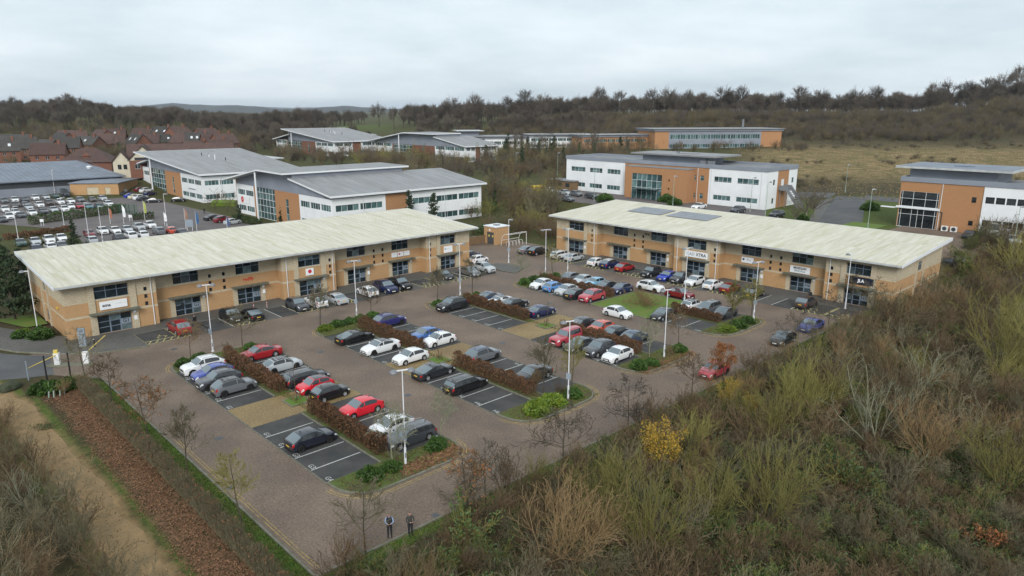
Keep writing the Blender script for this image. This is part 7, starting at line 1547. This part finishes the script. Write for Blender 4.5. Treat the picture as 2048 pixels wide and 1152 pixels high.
scatter('valley_wood', 'dark leafless wood behind the brick houses', np.stack([x, y, terrain(x, y)-.3], -1), np.stack([s, s, s*.95], -1), rn.uniform(0, 6.28, len(x)), ROUND+BIG_IVY[:1])
x, y, a, t = polar(rn, 520, 190, 380, .33, .80); s = rn.uniform(.15, .36, len(x)); k = (np.sin(x*.06)*np.sin(y*.07+1)+.4*np.sin(x*.17)*np.sin(y*.15) > .3) & (x > 150); x, y, s = x[k], y[k], s[k]
scatter('field_bramble', 'dark low bramble patches in the dry field', np.stack([x, y, terrain(x, y)], -1), np.stack([s*2.2, s*2.2, s], -1), rn.uniform(0, 6.28, len(x)), SCRUB)
def tuft(rn, n):
    x, y, a, t = polar(rn, n, 165, 375, .30, .82); k = x > 142; return np.stack([x[k], y[k], terrain(x[k], y[k])+rn.uniform(0, .35, k.sum())], -1)
litter('dry_grass', 'straw coloured rough grass of the field', tuft, 26000, 12, .20, 'straw', -.5)
def clear_of(x, y, m=3): 
    k = np.ones(len(x), bool)
    for x0, x1, y0, y1 in KEEP+[(255, 330, 100, 185), (185, 262, 165, 250)]: k &= ~((x > x0-m) & (x < x1+m) & (y > y0-m) & (y < y1+m))
    return k
x, y, a, t = polar(rn, 1500, 215, 440, -.40, .16); k = clear_of(x, y) & ~((x < 140) & (t < -.33)) & (np.sin(x*.045)+np.sin(y*.05+1) > -.9); k &= ~((t > -.24) & (t < -.10) & (a > 395)); k &= (x > 95) | (y > 215); x, y = x[k], y[k]; s = rn.uniform(.55, 1.05, len(x))
scatter('belt_scrub', 'brown scrub and young trees filling the slopes between the offices', np.stack([x, y, terrain(x, y)-.1], -1), np.stack([s, s, s], -1), rn.uniform(0, 6.28, len(x)), SCRUB+MID[:2])
x, y, a, t = polar(rn, 760, 268, 470, -.80, -.36); k = clear_of(x, y) & (a > 285); x, y = x[k], y[k]; s = rn.uniform(.7, 1.2, len(x))
scatter('garden_scrub', 'bare trees and shrubs among the brick houses', np.stack([x, y, terrain(x, y)-.1], -1), np.stack([s, s, s], -1), rn.uniform(0, 6.28, len(x)), SCRUB+MID[:2])
x, y, a, t = polar(rn, 240, 330, 475, -.36, .12); k = clear_of(x, y, 5) & ~((t > -.24) & (t < -.13) & (a > 400)); x, y = x[k], y[k]; s = rn.uniform(.5, .85, len(x))
scatter('slope_trees', 'bare mature trees on the slope behind the offices', np.stack([x, y, terrain(x, y)-.2], -1), np.stack([s, s, s], -1), rn.uniform(0, 6.28, len(x)), ROUND)
# skyline trees one by one
SKY = [0, 42, 80, 118, 150, 172, 205, 236, 600, 640, 668, 700, 760, 790, 850, 905, 950, 985, 1015, 1050, 1085, 1120, 1160, 1195, 1235, 1270, 1300, 1335, 1370, 1400, 1440, 1475, 1510, 1550, 1590, 1630, 1665, 1700, 1740, 1780, 1815, 1850, 1885, 1920, 1955, 1985, 2015, 2045]
for i, px in enumerate(SKY):
    x, y, z = spot_at(px, 505+25*math.sin(i*2.3)+(40 if px < 300 else 0)); e = ' at the far left' if px < 300 else (' above the hillside offices' if px < 800 else (' above the grey and blue glazed office' if 1280 < px < 1600 else (' at the right, above the dry field' if px >= 1600 else ' above the white office')))
    plant(ROUND[i % 5], 'skyline_tree', 'tall bare skyline tree, %s from the left%s' % (nth(SKYN.setdefault(e, []).append(1) or len(SKYN[e])), e), 'tree', x, y, z-.3, 1.45+.22*math.sin(i*1.7)+(.22 if px > 1850 else 0)-(.35 if px < 800 else 0), group='skyline trees')
# distant ridges
def ridge(name, dist, t0, t1, hfn, mat, depth=900):
    V = []; F = []; n = 90
    for i in range(n+1):
        t = t0+(t1-t0)*i/n
        for a_, hh in ((dist, -2.0), (dist+depth*.4, hfn(t)*.8), (dist+depth, hfn(t)), (dist+depth*1.6, -5.0)):
            b_ = a_*t; V.append((CAM[0]+a_*math.sin(YAW)+b_*math.cos(YAW), CAM[1]+a_*math.cos(YAW)-b_*math.sin(YAW), hh))
    for i in range(n):
        for j in range(3): q = i*4+j; F.append((q, q+4, q+5, q+1))
    struct(name, mesh_np(name, V, F, mat, True))
pmat('far_hill', (.035, .042, .045), col2=(.060, .068, .065), scale=.004, detail=8, rough=1, coord='World')
ridge('hills', 3300, -1.0, .1, lambda t: 30+9*math.sin(t*23)+6*math.sin(t*51+1)+22*math.exp(-((t+.42)/.11)**2)-14*math.exp(-((t+.52)/.05)**2)+2.0*math.sin(t*160), 'far_hill')
ridge('hills', 7000, -1.3, .4, lambda t: 52+16*math.sin(t*17+2)+8*math.sin(t*44)+3*math.sin(t*130), 'far_hill', 2200)

# ---- each bush and tree told apart by the nearest landmark it stands beside
ANCH = {'thicket': [(1110, 1080, 'the tall tan bush at the bottom centre'), (1290, 1060, 'the wide olive bush at the bottom'), (1425, 1000, 'the yellow green fan bush'), (1530, 1000, 'the large olive bush'), (1318, 910, 'the bright yellow bush'), (1455, 800, 'the thin yellow bush'), (1595, 800, 'the upright olive clump'), (1745, 850, 'the tall pale bush'), (1840, 750, 'the pale grey bush'), (2000, 720, 'the tall right edge bush'), (2005, 950, 'the small right edge bush'), (1962, 1090, 'the orange sapling'), (870, 1080, 'the green bush at the bottom edge'), (1800, 620, 'the end of the right building'), (1970, 580, 'the round crowned tree'), (1430, 740, 'the orange leaved oak'), (1565, 680, 'the dark kerbside car'), (1250, 850, 'the third layered tree'), (965, 1000, 'the first layered tree')],
 'left': [(75, 1000, 'the pale lichen bush'), (150, 1100, 'the bottom left grey bush'), (20, 880, 'the left edge bush')],
 'far': [(1030, 440, 'the brick hut'), (1130, 340, 'the white office'), (1370, 310, 'the white office plant room'), (860, 420, 'the two dark pines'), (640, 300, 'the farthest hillside office'), (850, 310, 'the glass gabled office'), (1020, 270, 'the white and brick office'), (1240, 290, 'the narrow conifer'), (1440, 290, 'the grey and blue office'), (530, 310, 'the stair tower'), (250, 310, 'the pub'), (60, 310, 'the leftmost houses'), (420, 290, 'the rightmost houses'), (1100, 400, 'the yellow skip'), (720, 320, 'the middle scrub belt')]}
_seen = {}
for zone, kind, o in sorted(REG, key=lambda r: -(r[2].location.x-CAM[0])*math.sin(YAW)-(r[2].location.y-CAM[1])*math.cos(YAW)):
    px, py = pixel(*o.location); ax, ay, an = min(ANCH[zone], key=lambda q: (q[0]-px)**2+(1.6*(q[1]-py))**2); dx, dy = px-ax, (py-ay)*1.6
    d = ('right of' if dx > 0 else 'left of') if abs(dx) > abs(dy) else ('below' if dy > 0 else 'above'); k = (kind, d, an); _seen.setdefault(k, []).append(o)
for (kind, d, an), L in _seen.items():
    L.sort(key=lambda o: pixel(*o.location)[0])
    for i, o in enumerate(L): o['label'] = ('%s %s %s' % (kind, d, an)) if len(L) == 1 else ('%s %s %s, %s from the left' % (kind, d, an, nth(i+1)))
# ---------------------------------------------------------------- lamps, barrier, shelter, people and other small things
def lamp_post(x, y, label, z=.03, h=7.2, rz=0.0, heads=2, pole='pole_white', plate=False, group='white lamp posts of the car park', head=None):
    t = thing('lamp_post', label, 'lamp post', (x, y, z), rz, group)
    key = ('lamp', h, pole); t0 = cached(key, lambda: MB().tube((0, 0, 0), (0, 0, 1.3), .095, .085, 10).tube((0, 0, 1.3), (0, 0, h), .052, .038, 10).tube((0, 0, -.02), (0, 0, .05), .16, .16, 10).mesh('pole', pole))
    ob('pole', t0, t)
    arm = cached(('arm', heads, h), lambda: MB().box(-.62 if heads == 2 else -.05, .62, -.045, .045, h-.02, h+.06).mesh('cross_arm', 'pole_white')); ob('cross_arm', arm, t)
    hd = cached(('head',), lambda: MB().lathe([(.001, .20), (.12, .19), (.22, .13), (.29, .02), (.30, -.04), (.22, -.055), (.001, -.06)], 16).mesh('lamp_head', 'lamp_grey', True))
    ln = cached(('lens',), lambda: MB().lathe([(.20, -.058), (.001, -.09)], 12).mesh('lens', 'lamp_glass'))
    for k in ((-.62, .62) if heads == 2 else (.62,)): q = ob('lamp_head', hd, t, (k, 0, h-.08)); ob('lens', ln, q)
    ob('access_door', cached(('door',), lambda: MB().box(-.045, .045, -.10, -.088, .55, .95).mesh('access_door', 'lamp_grey')), t)
    if plate: ob('notice_plate', cached(('plate',), lambda: MB().box(-.20, .20, -.115, -.09, 1.95, 2.5).box(-.17, .17, -.119, -.115, 2.25, 2.3).mesh('notice_plate', 'panel_grey' if plate == 1 else 'sign_white')), t, rz=R(-40))
    return t
LA = R(-20)
for x, y, lb, k in ((5.2, 32.9, 'tall white lamp post at the far end of the first island', 1), (22.8, 33.0, 'tall white lamp post at the far end of the second island', 1), (39.2, 33.0, 'tall white lamp post at the far end of the third island', 1), (5.5, -1.5, 'tall white twin lamp post with notice, nearest the camera', 2), (22.9, -1.6, 'tall white lamp post with plate on the near end of the second island', 1), (38.4, -1.0, 'tall white lamp post on the near end of the third island', 0),
                  (56.4, 33.2, 'twin lamp post in the dark planting of the fourth island', 0), (59.5, 31.4, 'slim lamp post before the first door of the right building', 0), (59.4, 10.2, 'lamp post at the lawn edge before the pale lettered sign', 0), (57.9, -.6, 'lamp post with red notice on the near end of the fourth island', 2)): lamp_post(x, y, lb, rz=LA, plate=k)
lamp_post(59.1, 44.3, 'single arm lamp post on the paved corner before the cycle shelter', heads=1, plate=1); lamp_post(71.4, -6.2, 'single arm lamp post beside the navy sign wall', heads=1, rz=R(160)); lamp_post(-7.1, 50.9, 'single arm lamp post in the round corner shrub', heads=1, h=7.6, rz=R(150))
for px, py, lb, pl in ((110, 388, 'lamp post at the tall hedge of the crowded car park', 'pole_white'), (130, 462, 'lamp post between the two far left car parks', 'pole_white'), (178, 476, 'lamp post in the row behind the pale roof', 'pole_white'), (206, 486, 'lamp post rising just behind the long pale roof', 'pole_white'), (334, 452, 'white lamp post at the car park entrance road', 'pole_white'), (38, 486, 'lamp post behind the left pine', 'pole_white'), (890, 440, 'lamp post before the middle grey roofed office', 'pole_green'), (1032, 350, 'lamp post on the green below the white office', 'pole_green'), (1115, 350, 'tall lamp post left of the white office', 'pole_green'), (1188, 402, 'lamp post before the left wing of the white office', 'pole_green'), (1345, 418, 'lamp post before the white office entrance', 'pole_green'), (1500, 424, 'lamp post before the right wing of the white office', 'pole_green'), (1530, 436, 'lamp post at the corner of the white office', 'pole_green'), (1735, 458, 'green lamp post beside the service road', 'pole_green'), (1880, 455, 'lamp post before the orange brick office', 'pole_green'), (2025, 505, 'lamp post on the forecourt at the right edge', 'pole_green'), (1690, 385, 'lamp post on the far side of the service road', 'pole_green')):
    x, y, z = spot(px, py); lamp_post(x, y, lb, z, 7.0, R(-20), 1, pl, group='lamp posts farther off')
# entrance barrier
struct('barrier_island', MB().slab([(-8.7, 39.6), (-8.2, 38.9), (-5.2, 36.9), (-4.9, 37.5), (-5.3, 38.2), (-8.2, 40.0)], -.02, .10).mesh('barrier_island', 'kerb'))
for x, y, q, lb, ext in ((-7.7, 39.3, (-10.6, 36.6, 1.15), 'white barrier cabinet with lowered yellow boom and yellow box on top', True), (-5.5, 37.8, (-2.9, 40.6, 1.75), 'white barrier cabinet with raised boom at the island end', False)):
    t = thing('entrance_barrier', lb, 'barrier', (x, y, .1), R(-30)); MB().box(-.24, .24, -.2, .2, 0, 1.12).box(-.26, .26, -.22, .22, 1.12, 1.18).build('cabinet', 'white_paint', t); MB().box(-.18, .18, -.206, -.2, .2, .9).build('cabinet_door', 'fascia_white', t)
    a = Vector((0, 0, 1.0)); b_ = Matrix.Rotation(R(30), 3, 'Z') @ Vector((q[0]-x, q[1]-y, 0)); MB().tube(a, (b_.x, b_.y, q[2]-.1), .055, .045, 8).build('boom', 'yellow_pale', t) if 'yellow_pale' in MAT else MB().tube(a, (b_.x, b_.y, q[2]-.1), .055, .045, 8).build('boom', 'yellow_paint', t)
    if ext: MB().box(-.2, .15, -.15, .15, 1.18, 1.5).build('signal_box', 'yellow_paint', t)
t = thing('barrier_rest_post', 'blue and white post at the free end of the lowered boom', 'post', (-10.7, 36.5, 0)); MB().tube((0, 0, 0), (0, 0, 1.2), .05, n=8).build('post', 'blue_grey', t); MB().box(-.03, .03, -.09, .09, 1.0, 1.9).build('marker_plate', 'panel_grey', t)
for x, y, lb in ((-9.7, 33.6, 'left tall black post standing in the green bush'), (-7.9, 33.1, 'right tall black post beside the bare hedge')):
    t = thing('height_post', lb, 'post', (x, y, 0), group='tall black posts'); MB().tube((0, 0, 0), (0, 0, 2.9), .075, .07, 10).build('post', 'black_post', t); MB().tube((0, 0, 2.9), (0, 0, 2.95), .085, n=10).build('cap', 'black_post', t)
t = thing('monolith_sign', 'grey blue upright sign slab on the paved corner', 'sign', (-4.4, 43.7, .1), R(-52)); MB().box(-.42, .42, -.07, .07, .08, 2.1).build('panel', 'panel_grey', t); MB().box(-.5, .5, -.14, .14, 0, .08).build('base', 'kerb', t)
for x, y, lb in ((-5.5, 45.6, 'black bollard light against the brick corner'), (-3.5, 42.9, 'black bollard light right of the grey sign slab')):
    t = thing('bollard_light', lb, 'bollard', (x, y, .1), group='black bollard lights'); MB().tube((0, 0, 0), (0, 0, .8), .085, n=12).build('post', 'black_post', t); MB().tube((0, 0, .8), (0, 0, .9), .07, n=12).build('lens', 'lamp_glass', t); MB().lathe([(.001, 1.0), (.07, .98), (.09, .9)], 12).build('cap', 'black_post', t)
for i, (x, y) in enumerate(((-10.3, 30.3), (-9.95, 30.1), (-9.5, 30.0), (-9.1, 30.3))):
    t = thing('tree_guard', 'pale green plastic tree guard, %s from the left below the green bush' % ORD[i], 'tree guard', (x, y, 0), group='tree guards'); t.rotation_euler = (R(6*(-1)**i), R(5), 0); MB().lathe([(.06, 0), (.055, .62), (.045, .62), (.05, 0)], 10).build('sleeve', 'pole_green', t); MB().tube((.09, 0, 0), (.09, 0, .75), .018, n=5).build('stake', 'wood', t)
def boulder(x, y, s, label):
    bm = bmesh.new(); bmesh.ops.create_icosphere(bm, subdivisions=3, radius=1); rr = random.Random(4)
    for v in bm.verts: v.co *= 1+.13*math.sin(v.co.x*4+1)*math.cos(v.co.y*5)+rr.uniform(-.03, .03); v.co.x *= s*1.3; v.co.y *= s*.8; v.co.z = max(v.co.z, -.3)*s*.75
    me = bpy.data.meshes.new('boulder'); bm.to_mesh(me); bm.free(); me.materials.append(MAT['rock']); tag(ob('boulder', me, None, (x, y, .2), R(30)), label, 'rock')
boulder(-12.4, 35.0, .8, 'mossy boulder beside the sandy path at the left edge')
# small kerbed squares round the thin trees
for x, y, lb in ((5.3, 14.5, 'kerbed mossy square beside the red small car'), (20.9, 14.3, 'kerbed mossy square beside the white hatchback'), (37.5, 15.0, 'kerbed mossy square beside the navy saloon')):
    o = struct('tree_square', MB().slab(rect(x-.85, y-.85, x+.85, y+.85), -.02, .10).mesh('tree_square', 'grass'), lb)
    for a in ((-.95, .95, -.95, -.85), (-.95, .95, .85, .95), (-.95, -.85, -.85, .85), (.85, .95, -.85, .85)): struct('edging', MB().box(x+a[0], x+a[1], y+a[2], y+a[3], -.02, .13).mesh('edging', 'kerb'), None, o)
    t = thing('tree_stake_frame', 'short timber stakes in the '+lb, 'tree stake', (x, y, .1))
    for dx in (-.3, .3): MB().box(dx-.035, dx+.035, -.035, .035, 0, .75).build('stake', 'wood', t)
    MB().box(-.3, .3, -.02, .02, .5, .58).build('crossbar', 'wood', t)
# brick substation, cycle shelter, bin compound
B = thing('brick_substation', 'square orange brick hut with dark doors and white roof', 'hut', (68.3, 57.5, 0))
wall('wall', 'orange_brick', B, (0, 0), U0, 3.4, 0, 3.3); wall('wall', 'orange_brick', B, (0, 3.4), (0, -1), 3.4, 0, 3.3, [(.75, 2.75, .0, 2.3)]); wall('wall', 'orange_brick', B, (3.4, 0), (0, 1), 3.4, 0, 3.3); wall('wall', 'orange_brick', B, (3.4, 3.4), (-1, 0), 3.4, 0, 3.3)
for a in (.68, 1.69): d_ = MB().box(.14, .18, a, a+.97, .03, 2.26).build('door', 'door_dark', B); MB().box(.125, .135, a+.25, a+.6, 1.35, 1.75).build('warning_sign', 'yellow_paint', d_)
MB().box(-.12, 3.52, -.12, 3.52, 3.3, 3.45).build('roof', 'fascia_white', B); MB().box(1.2, 2.2, 1.2, 2.2, 3.45, 3.6).build('roof_hatch', 'lamp_grey', B); MB().box(-.02, -.004, 1.6, 1.95, 2.5, 2.9).build('notice_plate', 'sign_white', B)
for i in range(5):
    for j in range(4): MB().box(.35+i*.62+(j % 2)*.2, .5+i*.62+(j % 2)*.2, -.006, -.001, 1.2+j*.5, 1.3+j*.5).build('pale_brick', 'buff_stone', B)
t = thing('cycle_shelter', 'white framed open cycle shelter with hoop stands beside the brick hut', 'cycle shelter', (68.7, 54.3, .02))
for x in (0, 4.6): MB().tube((x, .1, 0), (x, .1, 2.15), .05, n=8).path([(x, 2.2, 0), (x, 2.15, 1.0), (x, 1.9, 1.7), (x, 1.3, 2.2), (x, .1, 2.4)], .045, 6).build('frame_hoop', 'white_paint', t)
MB().tube((0, .1, 2.3), (4.6, .1, 2.3), .05, n=6).tube((0, 1.3, 2.2), (4.6, 1.3, 2.2), .04, n=6).tube((0, 2.15, 1.0), (4.6, 2.15, 1.0), .04, n=6).build('rail', 'white_paint', t)
for i in range(5): MB().path([(.6+i*.85, .5, 0), (.6+i*.85, .5, .65), (.6+i*.85, .75, .85), (.6+i*.85, 1.2, .85), (.6+i*.85, 1.45, .65), (.6+i*.85, 1.45, 0)], .03, 6).build('hoop_stand', 'white_paint', t)
t = thing('timber_fence', 'low timber board fence of the bin compound left of the brick hut', 'fence', (64.4, 60.6, 0))
for i in range(24): MB().box(i*.16, i*.16+.14, -.015, .015, .05, 1.55).build('board', 'wood', t)
for i in (0, 1.9, 3.8): MB().box(i-.05, i+.05, .02, .12, 0, 1.6).build('post', 'wood', t)
for i, (x, y, lb) in enumerate(((65.3, 61.6, 'left dark wheeled bin behind the timber fence'), (66.6, 61.7, 'right dark wheeled bin behind the timber fence'))):
    t = thing('wheeled_bin', lb, 'bin', (x, y, 0), group='bins in the compound'); MB().add([(-.4, -.3, .15), (.4, -.3, .15), (.4, .3, .15), (-.4, .3, .15), (-.5, -.38, 1.2), (.5, -.38, 1.2), (.5, .38, 1.2), (-.5, .38, 1.2)], [(3,2,1,0),(0,1,5,4),(1,2,6,5),(2,3,7,6),(3,0,4,7),(4,5,6,7)]).build('body', 'black_post', t); MB().box(-.54, .54, -.42, .44, 1.2, 1.3).build('lid', 'door_dark', t)
    for s in (-.3, .3): MB().tube((s, .3, .1), (s+.08, .3, .1), .1, n=10).build('wheel', 'tyre', t)
# charging post on the brick wall, chain posts by the third door
t = thing('car_charger', 'black wall charger with hanging cable between the second and third doors', 'charger', (7.9, 48.93, 1.3)); MB().box(-.14, .14, -.12, 0, -.1, .3).build('case', 'black_post', t); MB().path([(0, -.1, -.1), (-.12, -.14, -.4), (.02, -.14, -.62), (.12, -.12, -.35)], .02, 5).build('cable', 'black_post', t)
for i, (x, y) in enumerate(((15.2, 45.1), (17.0, 45.2))):
    t = thing('chain_post', ('left' if i == 0 else 'right')+' red and white chain post before the third door', 'post', (x, y, .02), group='chain posts'); MB().tube((0, 0, 0), (0, 0, .9), .035, n=8).build('post', 'white_paint', t)
    for z in (.2, .5, .8): MB().tube((0, 0, z), (0, 0, z+.12), .039, n=8).build('red_band', 'ink_red', t)
    MB().lathe([(.001, .05), (.16, .04), (.17, 0)], 12).build('foot', 'black_post', t)
# flags and board signs at the far car park entrance
def flag(px, py, h, colour, label):
    h *= .8; x, y, z = spot(px, py); t = thing('feather_flag', label, 'flag', (x, y, z), -YAW+R(10), 'feather flags at the far car park'); MB().tube((0, 0, 0), (0, 0, h), .05, .03, 6).build('pole', 'pole_white', t)
    V = []; n_ = 7
    for i in range(n_+1):
        z_ = h*(.38+.60*i/n_); V += [(0.03, 0, z_), (.55*math.sin(math.pi*(.25+.62*i/n_))*(1 if i < n_ else .5)+.05, .10*math.sin(i*1.3), z_-.15), (.03, .02, z_), (.55*math.sin(math.pi*(.25+.62*i/n_))*(1 if i < n_ else .5)+.05, .10*math.sin(i*1.3)+.02, z_-.15)]
    f = []
    for i in range(n_): k = i*4; f += [(k, k+1, k+5, k+4), (k+2, k+6, k+7, k+3)]
    me = bpy.data.meshes.new('banner'); me.from_pydata(V, [], f); me.materials.append(MAT['cloth']); ob('banner', me, t, color=colour)
for a in ((221, 448, 4.6, (.36, .15, .10), 'orange feather flag at the dark hedge'), (248, 448, 5.4, (.75, .76, .78), 'white feather flag at the dark hedge'), (290, 440, 5.6, (.38, .42, .12), 'yellow green feather flag at the entrance road'), (394, 462, 5.2, (.05, .12, .25), 'navy feather flag above the pale roof'), (372, 458, 5.6, (.30, .18, .13), 'orange feather flag beside the navy one'), (330, 453, 4, (.75, .76, .78), 'small white flag at the entrance road'), (455, 462, 3.6, (.08, .12, .22), 'blue feather flag by the short row of cars')): flag(*a)
for px, py, w_, h_, mt, lb in ((380, 462, 1.6, 1.5, 'panel_grey', 'grey blue notice board on two legs at the far entrance'), (85, 452, .8, .6, 'sign_white', 'small white notice on the grass strip'), (262, 443, .8, .6, 'sign_white', 'small white notice beside the white flag')):
    x, y, z = spot(px, py); t = thing('notice_board', lb, 'sign', (x, y, z), -YAW); MB().box(-w_/2, w_/2, -.03, .03, .9, .9+h_).build('panel', mt, t)
    for s in (-w_*.35, w_*.35): MB().box(s-.04, s+.04, .03, .08, 0, .9+h_).build('leg', 'pole_white', t)
x, y, z = spot(1075, 382); t = thing('yellow_skip', 'yellow builders skip beside the low shed left of the white office', 'skip', (x, y, z), -YAW+R(30)); MB().add([(-1.2, -.8, .1), (1.2, -.8, .1), (1.2, .8, .1), (-1.2, .8, .1), (-1.8, -.9, 1.4), (1.8, -.9, 1.4), (1.8, .9, 1.4), (-1.8, .9, 1.4), (-1.6, -.8, 1.3), (1.6, -.8, 1.3), (1.6, .8, 1.3), (-1.6, .8, 1.3)], [(0,1,5,4),(1,2,6,5),(2,3,7,6),(3,0,4,7),(3,2,1,0),(8,9,10,11)]).build('hopper', 'skip_yellow', t); MB().box(-1.85, 1.85, -.95, -.9, 1.25, 1.42).box(-1.85, 1.85, .9, .95, 1.25, 1.42).build('rim', 'skip_yellow', t)
x, y, z = spot(1095, 376); t = thing('garden_shed', 'low brown timber shed with flat roof left of the white office', 'shed', (x, y, z), R(-90)); MB().box(0, 9, 0, 4, 0, 2.3).build('wall', 'wood', t); MB().box(-.3, 9.3, -.3, 4.3, 2.3, 2.5).build('roof', 'flat_roof', t)
for k in range(3): MB().box(1+k*2.7, 2.4+k*2.7, -.03, -.005, .8, 1.8).build('window', 'glass_dark', t)
a, b_ = spot(196, 425), spot(278, 428); L = math.hypot(b_[0]-a[0], b_[1]-a[1]); t = thing('mesh_fence', 'green mesh fence at the edge of the crowded car park', 'fence', (a[0], a[1], a[2]), math.atan2(b_[1]-a[1], b_[0]-a[0]))
for i in range(int(L/1.5)+1): MB().box(i*1.5-.05, i*1.5+.05, -.05, .05, 0, 2.3).build('post', 'green_fence', t)
for i in range(12): MB().box(0, L, -.012, .012, .15+i*.18, .2+i*.18).build('wire', 'green_fence', t)
x, y, z = spot(448, 412); t = thing('yellow_bin_store', 'bright yellow grit container under the bare trees', 'container', (x, y, z), -YAW); MB().add([(-3, -.6, 0), (3, -.6, 0), (3, .6, 0), (-3, .6, 0), (-3.1, -.7, 1.0), (3.1, -.7, 1.0), (2.9, .5, 1.6), (-2.9, .5, 1.6)], [(3,2,1,0),(0,1,5,4),(1,2,6,5),(2,3,7,6),(3,0,4,7),(4,5,6,7)]).build('body', 'leaf_lime', t); MB().box(-3.15, 3.15, -.75, -.69, .85, 1.02).build('rim', 'leaf_lime', t)
px, py = -1.0, -8.0
tow = math.atan2(CAM[1]-py, CAM[0]-px)-math.pi/2
_a, _b = spot(281, 436), spot(409, 428)
for o, (x, y, z, fc, lb) in zip(PEOPLE, ((-.45, -8.25, 0, tow, 'person in light blue sleeves and dark vest standing by the near kerb'), (.55, -8.95, 0, tow+.3, 'person in dark jacket standing right of the blue sleeved one'), (7.0, 42.6, .02, R(20), 'person in black beside the red crossover at the left building'), (71.2, -1.6, .03, R(-90), 'person in black at the sixth door of the right building'), (*_a[:2], _a[2]+.02, R(60), 'person in dark clothes walking at the far car park entrance'), (*_b[:2], _b[2]+.02, R(-30), 'person in dark clothes on the path before the middle office'))):
    o.location = (x, y, z); o.rotation_euler = (0, 0, fc); o.scale = (.93,)*3; tag(o, lb, 'person')
# ---- damp winter air
hz = MB().box(-1500, 13000, -4500, 13500, -8, 140).mesh('haze', []); vm = bpy.data.materials.new('haze_air'); vm.use_nodes = True; vt = vm.node_tree; vt.nodes.clear()
vo = vt.nodes.new('ShaderNodeOutputMaterial'); vp = vt.nodes.new('ShaderNodeVolumePrincipled'); vp.inputs['Density'].default_value = .00009; vp.inputs['Color'].default_value = (.86, .92, 1.0, 1); vp.inputs['Anisotropy'].default_value = 0.7; vt.links.new(vp.outputs[0], vo.inputs['Volume'])
hz.materials.append(vm); tag(ob('haze', hz), 'thin grey blue winter haze over the whole scene', kind='stuff')
